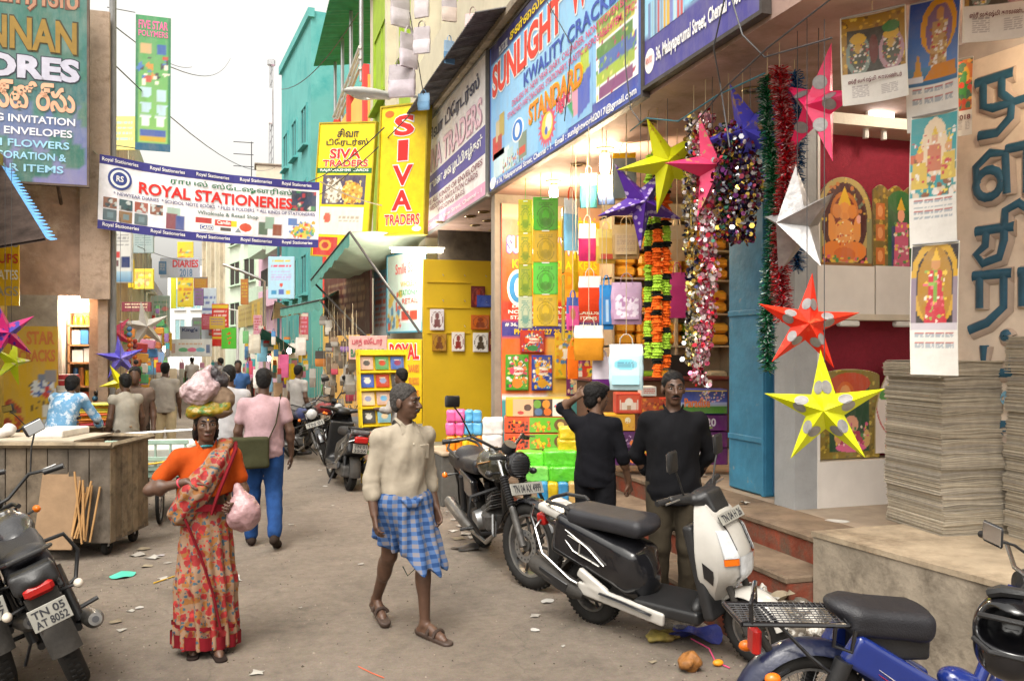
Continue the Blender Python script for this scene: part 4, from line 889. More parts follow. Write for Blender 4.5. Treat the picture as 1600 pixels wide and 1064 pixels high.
def sequins(label, px, py0, py1, d, cols, n=700, r=.07, sz=.018):
    L = garland_line(px, py0, py1, d, .03); o = thing('sequin_garland', label, 'garland', L[-1]); q = RR(px + 3); base = V3(L[-1]); b = MB()
    ms = [mat('sequin_' + c, c, .16, metal=.7, var=.08, bump=0) for c in cols]
    for i in range(n):
        t = q.random() * (len(L) - 1.001); k = int(t); p = L[k].lerp(L[k + 1], t - k) - base; a = q.uniform(0, 6.28); rr = r * q.uniform(.2, 1.); p = p + V3((math.cos(a) * rr, math.sin(a) * rr, q.uniform(-.02, .02)))
        u, v, _ = basis((q.gauss(0, 1), q.gauss(0, 1), q.gauss(0, .6))); s = sz * q.uniform(.7, 1.3); b.m = q.randrange(len(ms)); b.add([p + u * (s * math.cos(j * PI / 3)) + v * (s * math.sin(j * PI / 3)) for j in range(6)], [tuple(range(6))])
    g = b.build('sequin_discs', ms, o, 0); g['kind'] = 'stuff'
    TU([p - base for p in L], .005, 5).build('core_cord', ms[0], o)
    up_string(o, L[0].z - base.z, max(L[0].z - base.z + .05, ZS - base.z), L[0].x - base.x, L[0].y - base.y); return o
sequins('gold and white sequin garland beside the marigold strings', 1082, 180, 570, 6.9, ['#c8a850', '#e8e4dc', '#d8c890', '#2a2a4a', '#b8b0a8'], 1100, .075)
sequins('pink and white sequin garland reaching the doorway', 1102, 175, 600, 6.75, ['#c04a6a', '#e8d8dc', '#d8a0b0', '#b82838', '#f0ece8'], 1200, .085)
sequins('fat dark multicoloured sequin bunch under the blue star', 1138, 195, 375, 6.6, ['#2a2030', '#6a2a6a', '#c8a040', '#b8b8c0', '#9a2030', '#2a5a48'], 1300, .12)
sequins('second dark multicoloured sequin bunch beside the green tinsel', 1166, 200, 378, 6.5, ['#2a2030', '#7a3a6a', '#d0b050', '#c0c0c8', '#3a3a6a', '#7a2838'], 1300, .11)
MAR = [c_('#e8641a', .85, bump=.4, bscale=80), c_('#a4cc3c', .85, bump=.4, bscale=80), c_('#141812', .9)]
def marigold(label, px, py0, py1, d, seq, r=.042):
    a, b = W(px, py0, d), W(px, py1, d); o = thing('flower_garland', label, 'garland', b, 0, 'flower garlands in the cracker shop front'); hh = a.z - b.z; z = 0.; i = 0; q = RR(px)
    while z < hh:
        c = seq[i % len(seq)]; nseg = 5 if c == 0 else (2 if c == 2 else 6); g = MB()
        for k in range(nseg):
            if z > hh: break
            ph = q.uniform(0, 6); rr = r * q.uniform(.9, 1.1) * (1.12 if c == 2 else 1); g.lathe([(rr * .3, z), (rr, z + .006), (rr * .9, z + .022), (rr * .3, z + .034)], 14, MT((q.uniform(-.007, .007), q.uniform(-.007, .007), 0)) @ MRo(q.uniform(-.02, .02), 4, 'X'), wob=lambda t, ii: 1 + .2 * math.sin(t * 6 + ph + ii)); z += .024
        g.build('flower_section', MAR[c], o); i += 1
    TU([(0, 0, 0), (0, 0, ZS - b.z)], .004, 5).build('string', STR, o)
    return o
marigold('flower garland of light green with orange and black sections', 1013, 245, 560, 7.7, [1, 2, 1, 0, 2], .036)
marigold('flower garland mostly orange between two green strings', 1027, 225, 590, 7.6, [0, 2, 1, 0, 0, 2], .042)
marigold('flower garland with long orange sections and black rings nearest the gold sequins', 1041, 240, 575, 7.65, [0, 2, 1, 2, 0], .038)
# --- lit bulbs on the soffit
def bulb(px, py, label, power=55.):
    p = onZ(px, py, ZS); o = thing('lit_bulb', label, 'lamp', p, 0)
    LA([(.0005, 0), (.09, 0), (.095, -.015), (.05, -.03), (.04, -.06), (.0005, -.06)], 20).build('holder', c_('#d8c8a0', .4), o)
    LA([(.0005, -.06), (.045, -.07), (.055, -.14), (.05, -.24), (.03, -.28), (.0005, -.285)], 16).build('glowing_tube', mat('lamp_glow', (1., .88, .68), .4, var=0, bump=0, emit=22.), o)
    l = bpy.data.lights.new('bulb_light', 'POINT'); l.energy = power; l.color = (1., .77, .5); l.shadow_soft_size = .09; q = bpy.data.objects.new('bulb_light', l); COL.objects.link(q); q.parent = o; q.location = (0, 0, -.36); return o
bulb(945, 232, 'glowing white bulb on the soffit beside the purple star', 50)
bulb(865, 283, 'glowing white bulb on the soffit above the plastic covers', 50)
bulb(1640, -40, 'glowing white bulb on the soffit over the calendar shop', 6)
# --- stock on the back shelves of the cracker shop
sh = thing('stock_shelf', 'cream shelf unit filled with golden packs at the back of the cracker shop', 'shelf', (0, 0, 0))
xa, xb = onY(945, 500, 11.1).x, onY(1140, 500, 11.1).x
SHM = mat('shelf_board', (.55, .45, .32), .6, var=.1)
zs = [onY(1060, y, 11.1).z for y in (598, 540, 490, 438, 392, 345)]
for z in zs: BX((xa, 10.85, z - .025), (xb, 11.3, z)).build('shelf_board', SHM, sh, 0)
for x in (xa + .02, (xa + xb) / 2, xb - .02): BX((x - .02, 10.86, .6), (x + .02, 11.29, zs[-1])).build('upright', SHM, sh, 0)
pk = RX((0, 0, .09), (.34, .26, .18), .035).mesh('pouch', None, 0)
PKM = [c_('#f0b440', .35, bump=.3, bscale=14), c_('#e8a530', .35, bump=.3, bscale=14), c_('#e8b850', .35, bump=.3, bscale=14), c_('#c8c0a8', .4), c_('#9ac83a', .35, bump=.3, bscale=14)]
q = RR(5)
for zi, z in enumerate(zs[:-1]):
    x = xa + .22
    while x < xb - .2:
        m = q.choice(PKM[:3]) if zi >= 2 else q.choice(PKM); mm = RX((0, 0, .09), (q.uniform(.28, .36), .26, q.uniform(.15, .2)), .04).mesh('golden_pack', m)
        nst = 1 if zi == 0 else 2
        for st2 in range(nst):
            o = link('stock_pack', mm); o.location = (x, 11.03, z + st2 * .165); tag(o, 'shiny packed bundle lying on the back shelf of the cracker shop', 'pack', 'packs on the back shelves')
        x += .37
MN = thing('computer_monitor', 'dark computer monitor on the cracker shop counter', 'monitor', onY(1072, 606, 10.4))
RX((0, 0, .27), (.52, .05, .36), .01).build('screen', mat('screen_black', (.02, .02, .025), .25, var=0, bump=0), MN, 0); RX((0, .02, .05), (.06, .05, .12), .01).build('stand', DGREY, MN, 0); RX((0, 0, .0), (.26, .18, .02), .008).build('foot', DGREY, MN, 0)
cntr = thing('shop_counter', 'dark wooden counter across the cracker shop', 'counter', (4.6, 9.9, .6)); w2 = onY(1135, 700, 10.2).x - 4.3
RX((w2 / 2 - .4, .3, .93), (w2 + .2, .62, .04), .008).build('counter_top', mat('counter_red', (.16, .03, .03), .4, var=.2), cntr, 0); RX((w2 / 2 - .4, .3, .46), (w2 + .1, .54, .90), .008).build('counter_front', mat('counter_wood', (.14, .07, .04), .6, var=.3), cntr, 0)
# --- firework boxes
def carton(label, px0, py0, px1, py1, d, col, deco=None, txt=None, tcol='#ffffff', dpt=.3, tb=(.1, .3, .9, .75), name='firework_box', bold=.03, group=None):
    A = W(px0, py1, d); B = W(px1, py1, d); h = (py1 - py0) * d / FPX * .985; w = (B - A).length * .99
    o = thing(name, label, 'box', M=frame(A, B), group=group)
    RX((w / 2, h / 2, -dpt / 2), (w, h, dpt), .006).build('carton', c_(col, .4), o, 0)
    k = Ink(w * .97, h * .94, 34, col)
    if deco: deco(k)
    k.build('print', o, (w * .015, h * .03, .003))
    if txt: lettering(o, txt, (w * tb[0], h * (1 - tb[3]), w * tb[2], h * (1 - tb[1])), c_(tcol), .006, bold)
    return o
def band(*cs): return lambda k: [k.rect(i / len(cs), 0, (i + 1) / len(cs), 1, c) for i, c in enumerate(cs)]
carton('blue night firework box lettered paradise on the purple boxes', 1050, 608, 1138, 647, 8.9, '#2c3c9a', lambda k: k.grad('#22306e', '#4a62c0', 0, 0, 1, .6).grad('#3a7a2a', '#5a9a30', 0, .62, 1, 1).rect(0, 0, .05, 1, '#e8c818').rect(0, 0, 1, .05, '#e8c818').specks(.5, .05, .95, .5, 40, ['#d8d8f0', '#e8a0a0', '#f0e0a0'], .04, 3).put((k.V > .5) & (k.V < .68), '#c8d4e8', .6), 'Paradise', '#e8803a', tb=(.22, .35, .68, .72))
AM = lambda k: k.grad('#5a1c62', '#6a2470').specks(.0, .3, .35, .7, 16, ['#c8b8d0', '#8a4a90'], .06, 3).rect(.5, .78, .72, .88, '#9ac830')
for i, (a, b) in enumerate(((648, 673), (674, 699), (700, 726))): carton('%s purple box with angular white lettering under the paradise box' % ['upper', 'middle', 'bottom'][i], 1052, a, 1138, b, 8.9, '#4a1650', AM, 'AMS-20', '#d8d4dc', tb=(.2, .2, .78, .72))
carton('white temple picture firework box on the yellow box', 963, 614, 1003, 646, 8.9, '#c8402a', lambda k: k.rect(.08, .08, .92, .92, '#d85a3a').rect(.2, .45, .8, .85, '#e8dccb').oval(.5, .42, .16, .2, '#efe6d6').rect(.12, .3, .18, .85, '#e8dccb').rect(.82, .3, .88, .85, '#e8dccb').rect(.42, .6, .58, .85, '#b89878'))
carton('yellow firework box with a green bomb picture', 947, 647, 993, 673, 8.9, '#d8a01c', lambda k: k.oval(.42, .5, .12, .3, '#3a8a38').oval(.75, .35, .1, .2, '#e8e0c0').specks(0, 0, 1, 1, 16, ['#e8b830', '#c88818'], .05, 2), 'Y', '#c83a20', tb=(.05, .2, .2, .8))
for i, (a, b) in enumerate(((674, 700), (701, 727))): carton('%s purple starred box behind the young man' % ['upper', 'lower'][i], 957, a, 1001, b, 8.9, '#4f1a58', lambda k: k.specks(.25, .1, .7, .8, 24, ['#d8c8e0', '#a080b0'], .05, 4).oval(.72, .7, .1, .18, '#e07a3a').oval(.9, .2, .09, .14, '#d8e8f0'))
for i, (a, b) in enumerate(((620, 672), (673, 727))): carton('%s tall burnt orange firework box beside the standing man' % ['upper', 'lower'][i], 1003, a, 1030, b, 8.8, '#b8461a', lambda k: k.specks(0, 0, 1, 1, 40, ['#d8702a', '#8a3010', '#e0902a'], .05, 4).rect(.1, .82, .4, .93, '#e8e0d0'), 'KING', '#e8b83a', tb=(.15, .55, .85, .65))
carton('flat white box on top of the orange firework boxes', 1003, 604, 1026, 619, 8.8, '#d8d4cc', lambda k: k.lines(.1, .2, .9, .8, 3, '#c84a2a', 3))
carton('picture box of gift designs on the left display', 790, 622, 894, 651, 9.9, '#d8a030', lambda k: (k.rect(0, 0, .1, 1, '#d8b020'), k.rect(.1, 0, .42, 1, '#e8b088'), k.oval(.33, .5, .06, .2, '#5a3a30'), k.oval(.22, .8, .05, .1, '#c83a3a'), k.rect(.42, 0, .72, 1, '#3a2a28'), k.oval(.48, .3, .06, .25, '#6a9a30'), k.oval(.62, .3, .06, .25, '#d88a28'), k.oval(.5, .75, .06, .22, '#4a6a90'), k.oval(.64, .75, .06, .22, '#d86a20'), k.rect(.72, 0, 1, 1, '#e8e2d0'), k.oval(.86, .5, .1, .3, '#e0d0a0'), k.specks(.75, .2, .97, .8, 14, ['#d84a4a', '#4a90c0', '#e0b030'], .07, 5)))
GO = lambda k: (k.rect(0, 0, .36, 1, '#e0522a'), k.rect(.36, 0, 1, 1, '#66b828'), k.specks(.05, .2, .32, .95, 26, ['#3a2018', '#f0a030', '#a83818'], .1, 4), k.specks(.4, .3, .66, .95, 24, ['#e8c020', '#d87818', '#4a8a20'], .1, 5), k.oval(.82, .5, .1, .42, '#6a4a20'), k.oval(.82, .5, .05, .2, '#e0c060'), k.rect(.97, 0, 1, 1, '#e0522a'))
for i, (a, b) in enumerate(((651, 676), (677, 702))): carton('%s orange and green firework box on the left display' % ['upper', 'lower'][i], 788, a, 898, b, 9.9, '#d8502a', GO)
carton('red open carton at the foot of the left display', 796, 703, 815, 722, 9.8, '#b8301c')
carton('red patterned box stack at the back of the shop', 1028, 622, 1050, 668, 9.2, '#c8341c', lambda k: k.specks(0, 0, 1, 1, 30, ['#e06a2a', '#e8b030'], .06, 4))
# --- plastic packs piled at the shop edge
def pile(label, px0, py0, px1, py1, d, col, name='plastic_pack', dpt=.25, seed=1, group=None, alpha=1.):
    A = W(px0, py1, d); B = W(px1, py1, d); w = (B - A).length; h = (py1 - py0) * d / FPX; M = frame(A, B)
    o = blob(name, [rbx((w / 2, h / 2, -dpt / 2), (max(.01, w / 2 - .03), max(.01, h / 2 - .03), dpt / 2 - .03), None, .03, .01)], max(.008, min(w, h) / 22), c_(col, .28, var=.18, bump=.5, bscale=18, scale=12), None, lambda X, Y, Z: .007 * nz(X, Y, Z, 34, seed))
    o.matrix_world = M; return tag(o, label, 'pack', group)
pile('yellow plastic pack on the green packs, upper', 874, 668, 908, 688, 9.0, '#d8b82a', seed=2); pile('yellow plastic pack on the green packs, lower', 872, 687, 908, 708, 9.0, '#cfae24', seed=3)
pile('bright green plastic pack, top left of the pile', 806, 706, 850, 730, 8.95, '#6ac83a', seed=4); pile('bright green plastic pack, top right of the pile', 850, 704, 902, 730, 8.9, '#5cc030', seed=5)
pile('pale green wrapped pack, lower in the pile', 812, 729, 858, 754, 8.85, '#7acb58', seed=6); pile('deep green wrapped pack, lower in the pile', 858, 729, 904, 755, 8.85, '#55b42c', seed=7)
for i, (x, c) in enumerate(((840, '#3a8ab8'), (856, '#c8a81e'), (872, '#3f86b4'), (888, '#b89458'))): pile('%s wrapped bundle standing at the plinth edge' % ['blue', 'yellow', 'second blue', 'tan'][i], x, 754, x + 17, 791, 8.75, c, seed=8 + i)
# --- calendar shop display cabinet with cut-out pictures
YD = 6.0
dc = thing('display_cabinet', 'tall red backed display cabinet with white ledges holding pictures of deities', 'cabinet', (0, 0, 0))
xl, xr2 = onY(1275, 600, YD).x, onY(1475, 600, YD).x
zb, ztp = onY(1275, 812, YD).z, onY(1275, 190, YD).z
REDM = mat('red_mesh_cloth', (.30, .012, .035), .7, var=.12, scale=30, bump=.5, bscale=160)
def dp(n, a, b, m): return BX(a, b).build(n, m, dc, 0)
LW = mat('white_laminate', (.76, .72, .68), .45, var=.05, bump=.02)
dp('back_panel', (xl + .02, YD + .22, zb + .02), (xr2, YD + .25, ztp), REDM)
dp('side_post', (xl - .22, YD - .02, .5), (xl, YD + .26, ztp + .1), mat('grey_laminate', (.36, .37, .38), .5, var=.1))
dp('post_edge', (xl - .004, YD - .028, .5), (xl + .02, YD + .27, ztp + .05), LW)
dp('top_ledge', (xl, YD - .10, ztp - .03), (xr2, YD + .22, ztp + .06), mat('cream_ledge', (.62, .55, .44), .5, var=.08))
zm1, zm0 = onY(1275, 414, YD).z, onY(1275, 490, YD).z
dp('ledge_front', (xl + .025, YD - .02, zm0), (onY(1364, 490, YD).x, YD + .02, zm1), LW); dp('ledge_front', (onY(1367, 490, YD).x, YD - .012, zm0), (xr2, YD + .02, zm1 + .01), LW)
dp('ledge_shelf', (xl + .02, YD - .03, zm0 - .05), (xr2, YD + .22, zm0), mat('cream_ledge'))
zl1 = onY(1275, 722, YD).z
dp('ledge_front', (xl + .025, YD - .02, zb + .09), (xr2, YD + .02, zl1), LW); dp('plinth_board', (xl + .02, YD - .012, zb), (xr2, YD + .02, zb + .088), STEEL)
dp('ledge_shelf', (xl + .02, YD + .02, zl1 - .03), (xr2, YD + .22, zl1), mat('cream_ledge'))
for px in (1350, 1378): TU([(onY(px, 200, YD).x, YD - .02, ztp - .03), (onY(px, 200, YD).x, YD - .02, ztp - .11)], .025, 8).build('clip_lamp', WHITEP, dc)
for px in (1325, 1412): RX((onY(px, 498, YD).x, YD + .0, zm0 - .08), (.2, .06, .05), .01).build('lamp_case', WHITEP, dc, 0)
def deity(kind):
    def f(k):
        U, V = k.U, k.V
        if kind == 0:        # seated orange figure under a grey arch, dark red ground
            k.put(np.ones(U.shape), '#4a1410'); k.ring(.5, .48, .5, .5, .16, '#b8a05a'); k.put((np.abs(U - .5) > .40) & (V > .45), '#8a8a60'); k.specks(.02, .02, .98, .5, 40, ['#d8b848', '#6a7a60', '#c87830'], .02, 2)
            k.oval(.5, .42, .26, .26, '#c8721c').oval(.5, .42, .21, .21, '#7a2412'); k.poly([(.36, .34), (.5, .1), (.64, .34)], '#e8b828'); k.oval(.5, .38, .12, .10, '#e89a4a'); k.oval(.36, .38, .08, .08, '#e08a3a').oval(.64, .38, .08, .08, '#e08a3a')
            k.poly([(.46, .4), (.55, .4), (.56, .56), (.66, .6), (.62, .64), (.5, .6)], '#e0904a'); k.oval(.5, .62, .20, .15, '#eda050'); k.oval(.27, .58, .07, .14, '#e89848').oval(.73, .58, .07, .14, '#e89848'); k.oval(.24, .46, .04, .05, '#e89848').oval(.76, .46, .04, .05, '#f0b0a0')
            k.oval(.34, .82, .24, .11, '#e8842a').oval(.66, .82, .24, .11, '#e8842a').oval(.5, .86, .2, .08, '#d86a18'); k.specks(.35, .5, .65, .75, 26, ['#f0d040', '#c83a20', '#f8f0c0'], .012, 3); k.specks(.1, .88, .9, .99, 40, ['#e8c030', '#4a8a40', '#d85a70'], .02, 4); k.rect(0, .95, 1, 1, '#8a5a18')
        elif kind == 1:      # standing pink figure in a gilded gate
            k.put(np.ones(U.shape), '#7a6212'); k.specks(0, 0, 1, 1, 150, ['#b8942a', '#8a6a14', '#d0b040', '#5a4a10'], .025, 7); k.rect(.34, .14, .9, 1, '#1f5a26'); k.oval(.62, .2, .28, .14, '#2a6a2c')
            for v in (.22, .48, .76): k.rect(.06, v, .26, v + .2, '#c86a1c'); k.oval(.16, v + .1, .06, .07, '#e89a5a')
            k.rect(.42, .5, .52, 1, '#28386a'); k.oval(.64, .36, .08, .08, '#e8a080'); k.poly([(.54, .3), (.64, .14), (.74, .3)], '#d8a828'); k.poly([(.52, .44), (.78, .44), (.84, 1), (.46, 1)], '#d0527a'); k.specks(.5, .44, .82, .98, 40, ['#e88aa8', '#e8c040', '#4a8a40', '#f0e0d0'], .02, 4)
        elif kind == 2:      # gilded shrine with green ground and seated figures
            k.put(np.ones(U.shape), '#8a7420'); k.specks(0, 0, 1, 1, 190, ['#b89c30', '#6a5a18', '#d0b848', '#8a8a38'], .022, 6); k.rect(.16, .14, .82, .92, '#1f4a2c'); k.oval(.5, .16, .34, .12, '#c8461c'); k.oval(.42, .3, .16, .16, '#d8661c').oval(.42, .3, .10, .12, '#e8a060')
            k.oval(.52, .62, .12, .1, '#e8a88a').poly([(.38, .7), (.66, .7), (.74, .84), (.30, .84)], '#b83a5a'); k.oval(.52, .88, .26, .05, '#e86a9a'); k.oval(.3, .72, .07, .12, '#d89a6a').oval(.78, .78, .06, .1, '#d8b06a'); k.specks(.25, .6, .8, .86, 40, ['#e8c848', '#d85a8a', '#f0e0d0', '#4a8a4a'], .018, 4)
        else:                # pale cut-out with a lilac seated figure
            k.put(np.ones(U.shape), '#ece0d8'); k.ring(.5, .4, .5, .42, .06, '#c8605a'); k.oval(.72, .16, .2, .12, '#d8661c'); k.oval(.66, .34, .2, .16, '#d8b0c8'); k.oval(.56, .62, .3, .22, '#c8a0c8'); k.poly([(.3, .66), (.9, .6), (.95, .98), (.25, .98)], '#d8b040'); k.specks(.3, .2, .95, .95, 80, ['#e8603a', '#e8d050', '#7a5ab0', '#4a9a5a', '#f0a0b8'], .03, 4); k.oval(.2, .34, .12, .06, '#4a9a40')
    return f
def cutout(label, px0, py0, px1, py1, kind, Y, top):
    A = onY(px0, py1, Y); B = onY(px1, py1, Y); B.z = A.z; w = B.x - A.x; h = onY(px0, py0, Y).z - A.z
    o = thing('deity_picture', label, 'picture', M=frame(A, B), group=None)
    def out(u):   # height of the outline at u
        return top(u)
    us = [i / 24 for i in range(25)]; poly = [(0, 0), (w, 0)] + [(u * w, out(u) * h) for u in us[::-1]]
    MB().prism(poly, .012, None, -.012).build('backing_board', c_('#c8b890'), o, 0)
    k = Ink(w, h, 110, '#ffffff'); deity(kind)(k); k.mask = (1 - k.V) <= np.vectorize(out)(np.clip(k.U, 0, 1)) + 1e-6; k.build('print', o, (0, 0, .002)); return o
arch = lambda s: (lambda u: s + (1 - s) * math.sqrt(max(0, 1 - (2 * u - 1) ** 2)))
cutout('arched picture of a seated orange elephant headed deity', 1276, 274, 1362, 416, 0, YD + .06, arch(.62))
cutout('gilded picture of a standing deity in pink beside the arched one', 1364, 288, 1432, 418, 1, YD + .05, lambda u: .93 + .07 * (abs(math.sin(u * 9))))
cutout('gilded shrine picture with green ground on the lower ledge', 1281, 577, 1374, 718, 2, YD + .07, lambda u: .92 + .08 * math.sin(u * PI) ** .5)
cutout('pale cut-out picture of a lilac elephant headed deity', 1368, 570, 1428, 708, 3, YD + .055, lambda u: .30 + .70 * min(1, max(0, (u + .02) * 2.2)) ** .5)
# --- hanging calendars
def calendar(label, px0, py0, px1, py1, d, yaw, kind, split, roll=0., sag=.02, txt=None, cap_c='#6a2a30', string=True):
    cx = (px0 + px1) / 2; c = W(cx, py1, d); w = (px1 - px0) * d / FPX; h = (py1 - py0) * d / FPX; face = -math.atan2(cx - 800, FPX) - TH + yaw; w /= max(.3, math.cos(yaw))
    o = thing('wall_calendar', label, 'calendar', c, (0, roll, face), None)
    bend = lambda U, V, x, y: np.stack([x - w / 2, sag * np.sin(U * PI) - sag * .8 * np.sin(V * PI) - .003, y], -1)
    k = Ink(w, h, 110, '#e6e2dc'); sub = Ink(w, h * split, 90); kind(sub)
    n = sub.A.shape; iu = np.clip((k.U * (n[1] - 1)).round().astype(int), 0, n[1] - 1); vv = k.V / split; iv = np.clip(((1 - vv) * (n[0] - 1)).round().astype(int), 0, n[0] - 1)
    k.A = np.where((k.V < split)[..., None], sub.A[iv, iu], k.A)
    k.put((k.U < .02) | (k.U > .98) | (k.V < .012), '#e8e4d8')
    if txt is None:
        for r in range(2):
            for cc in range(4): k.lines(.1 + cc * .21, split + .03 + r * (.9 - split) * .3, .27 + cc * .21, split + .02 + (r + .8) * (.9 - split) * .3, 5, '#a8b0b8', r * 4 + cc); k.rect(.1 + cc * .21, split + .02 + r * (.9 - split) * .3, .27 + cc * .21, split + .03 + r * (.9 - split) * .3, '#b85a50')
    else: k.lines(.15, .80, .4, .93, 7, '#b0a8a8', 3); k.lines(.6, .82, .85, .93, 6, '#b0a8a8', 5)
    k.build('calendar_sheet', o, (0, 0, 0), bend)
    MB().grid(lambda u, v: (u * w - w / 2, sag * math.sin(u * PI) - sag * .8 * math.sin(v * PI) + .002, v * h), 16, 16).build('paper_back', c_('#d8d4cc', .8), o)
    if txt: tl = lettering(o, txt, (-w * .40, h * (1 - split) * .62, w * .42, h * (1 - split) * .82), c_(cap_c), 0, .02, name='calendar_lettering'); tl.rotation_euler = (R(90), 0, 0); tl.location = (0, -.012, 0)
    TU([(-w * .48, 0, h), (w * .48, 0, h)], .006, 6).build('metal_strip', STEEL, o)
    if string and ZS - c.z - h > .02: up_string(o, h, ZS - c.z)
    return o
def two_idols(k):
    k.put(k.full, '#a87c18'); k.specks(0, 0, 1, 1, 120, ['#d8a828', '#8a5a10', '#e8c850', '#6a4a18'], .03, 2); k.rect(.1, .25, .9, 1, '#3a3428')
    for u, c in ((.27, '#7a8a80'), (.77, '#b08890')): k.oval(u, .7, .19, .34, c); k.oval(u, .68, .13, .26, '#4a4a38'); k.oval(u, .42, .12, .1, '#d8a828'); k.oval(u, .58, .06, .09, '#c89a3a'); k.specks(u - .14, .5, u + .14, .98, 40, ['#c8b8a0', '#d8b840', '#a04a4a', '#e0d8d0'], .02, 3)
    k.oval(.5, .62, .07, .25, '#6a2a1a').oval(.77, .3, .13, .1, '#3a7a38')
def gopuram(k):
    k.grad('#2a52b8', '#5a90d0'); k.grad('#4a8ab8', '#2f6a98', 0, .8, 1, 1); k.put(((k.U - .58) / .36) ** 2 + ((k.V - .34) / .34) ** 2 < 1, '#e8a828'); k.put(((k.U - .58) / .26) ** 2 + ((k.V - .38) / .30) ** 2 < 1, '#8a6a98')
    k.oval(.58, .2, .08, .08, '#d8a060'); k.poly([(.45, .28), (.71, .28), (.76, .78), (.40, .78)], '#c8a068'); k.specks(.42, .25, .74, .8, 50, ['#e8d080', '#c84a50', '#f0e8e0', '#b07830'], .02, 5); k.poly([(.1, .92), (.2, .62), (.3, .92)], '#d89a28'); k.poly([(.28, .95), (.5, .78), (.92, .78), (.98, .95)], '#d88a28'); k.rect(.0, .9, .3, .96, '#e8e8f0')
def family(k):
    k.put(k.full, '#3a9aa0'); k.specks(0, .5, 1, 1, 80, ['#d8c8b0', '#c86a50', '#e8e0d8', '#8a5a40', '#4a7a60'], .04, 3); k.oval(.5, .4, .28, .36, '#e8d0b0')
    for u, v, c in ((.5, .3, '#d8a080'), (.2, .5, '#d88a60'), (.82, .42, '#d8a070')): k.oval(u, v, .08, .07, c); k.poly([(u - .12, v + .07), (u + .12, v + .07), (u + .18, v + .4), (u - .18, v + .4)], '#d8b850' if u != .5 else '#c8785a'); k.poly([(u - .06, v - .05), (u, v - .17), (u + .06, v - .05)], '#e0b830')
    k.specks(.05, .2, .95, .95, 60, ['#e8d060', '#c84a50', '#f0e8e0'], .02, 8)
def goddess(k):
    k.put(k.full, '#2a2428'); k.ring(.5, .45, .5, .5, .2, '#c89a28'); k.rect(0, .4, .12, 1, '#8a7a8a'); k.rect(.88, .4, 1, 1, '#8a7a8a'); k.oval(.5, .5, .36, .46, '#a87a20'); k.poly([(.38, .3), (.62, .3), (.74, .92), (.28, .92)], '#c02f40'); k.oval(.5, .24, .1, .07, '#c88a50'); k.poly([(.4, .19), (.5, .05), (.6, .19)], '#e0b030'); k.poly([(.44, .3), (.56, .3), (.54, .7), (.46, .7)], '#7aa040'); k.specks(.3, .3, .72, .9, 44, ['#f0e0d0', '#e8c040', '#90b050', '#e86a7a'], .018, 4); k.rect(.0, .92, 1, 1, '#c8c0c8')
calendar('curling calendar picturing two idols with maroon lettering', 1320, 18, 1415, 158, 5.25, -.15, two_idols, .66, -.03, .03, 'ஸ்ரீ லக்ஷ்மி காலண்டர்')
calendar('top calendar of the hanging strip with a blue sky picture', 1421, -4, 1493, 202, 5.2, -.45, gopuram, .66, .02, .03)
calendar('middle calendar of the hanging strip with a family of deities', 1425, 178, 1491, 385, 5.15, -.45, family, .62, .01, .02, string=False)
calendar('lowest calendar of the hanging strip with a goddess in red', 1426, 380, 1493, 586, 5.1, -.4, goddess, .66, .01, .02, string=False)
calendar('calendar back with faded maroon lettering hung high at the right', 1510, -120, 1606, 62, 4.9, .2, two_idols, .70, .0, .02, 'ஸ்ரீ லக்ஷ்மி காலண்டர்', string=False)
calendar('small orange calendar on the edge of the lettered wall board', 1493, 92, 1517, 212, 5.3, -.3, lambda k: k.grad('#d8782a', '#b85018').oval(.5, .35, .3, .2, '#d8a020').oval(.5, .55, .3, .3, '#3a8a40').specks(0, 0, 1, 1, 30, ['#e8b040', '#c83a28', '#3a6a50'], .05, 2), .68, .02, .01, '2018', string=False)
bl = onY(1375, 180, 6.4); o = thing('lit_panel_lamp', 'bright square panel lamp behind the idol calendar', 'lamp', bl); RX((0, 0, 0), (.30, .04, .17), .01).build('case', WHITEP, o, 0); RX((0, -.024, 0), (.27, .008, .15), .003).build('diffuser', mat('panel_glow', (1., .95, .88), .4, var=0, bump=0, emit=7.), o, 0)
l = bpy.data.lights.new('panel_light', 'POINT'); l.energy = 30; l.color = (1., .9, .74); l.shadow_soft_size = .15; lo = bpy.data.objects.new('panel_light', l); COL.objects.link(lo); lo.parent = o; lo.location = (-.1, -1.15, .0)
# --- lettered wall board
A = onX(1494, 565, 4.72); B = A + V3((.12, -1.0, 0)); A.z = B.z = 1.3
s = Sign('lettered_wall_board', 'beige wall board with big blue relief tamil letters above the paper stacks', A, B, 2.72, '#c8a890', .06, mt=mat('beige_board', (.68, .56, .45), .6, var=.16, scale=3, bump=.05, dirt=(.56, .44, .34), dscale=2.5))
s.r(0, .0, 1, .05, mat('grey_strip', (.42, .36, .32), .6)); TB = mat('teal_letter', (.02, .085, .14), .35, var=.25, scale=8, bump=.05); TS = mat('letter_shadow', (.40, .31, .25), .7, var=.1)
def relief(txt, u0, v0, u1, v1, m=TB):
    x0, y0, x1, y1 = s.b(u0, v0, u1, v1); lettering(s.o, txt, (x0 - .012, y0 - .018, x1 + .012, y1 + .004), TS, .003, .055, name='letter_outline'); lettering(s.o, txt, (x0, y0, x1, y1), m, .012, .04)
def strokes(paths, u0, v0, u1, v1, wd=.072):      # one big letter drawn as thick brush strokes
    x0, y0, x1, y1 = s.b(u0, v0, u1, v1)
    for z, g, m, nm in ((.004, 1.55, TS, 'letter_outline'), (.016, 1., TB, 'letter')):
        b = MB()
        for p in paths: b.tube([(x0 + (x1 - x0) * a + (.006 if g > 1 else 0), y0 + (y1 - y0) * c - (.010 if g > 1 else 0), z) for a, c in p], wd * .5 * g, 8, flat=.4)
        b.build(nm, m, s.o)
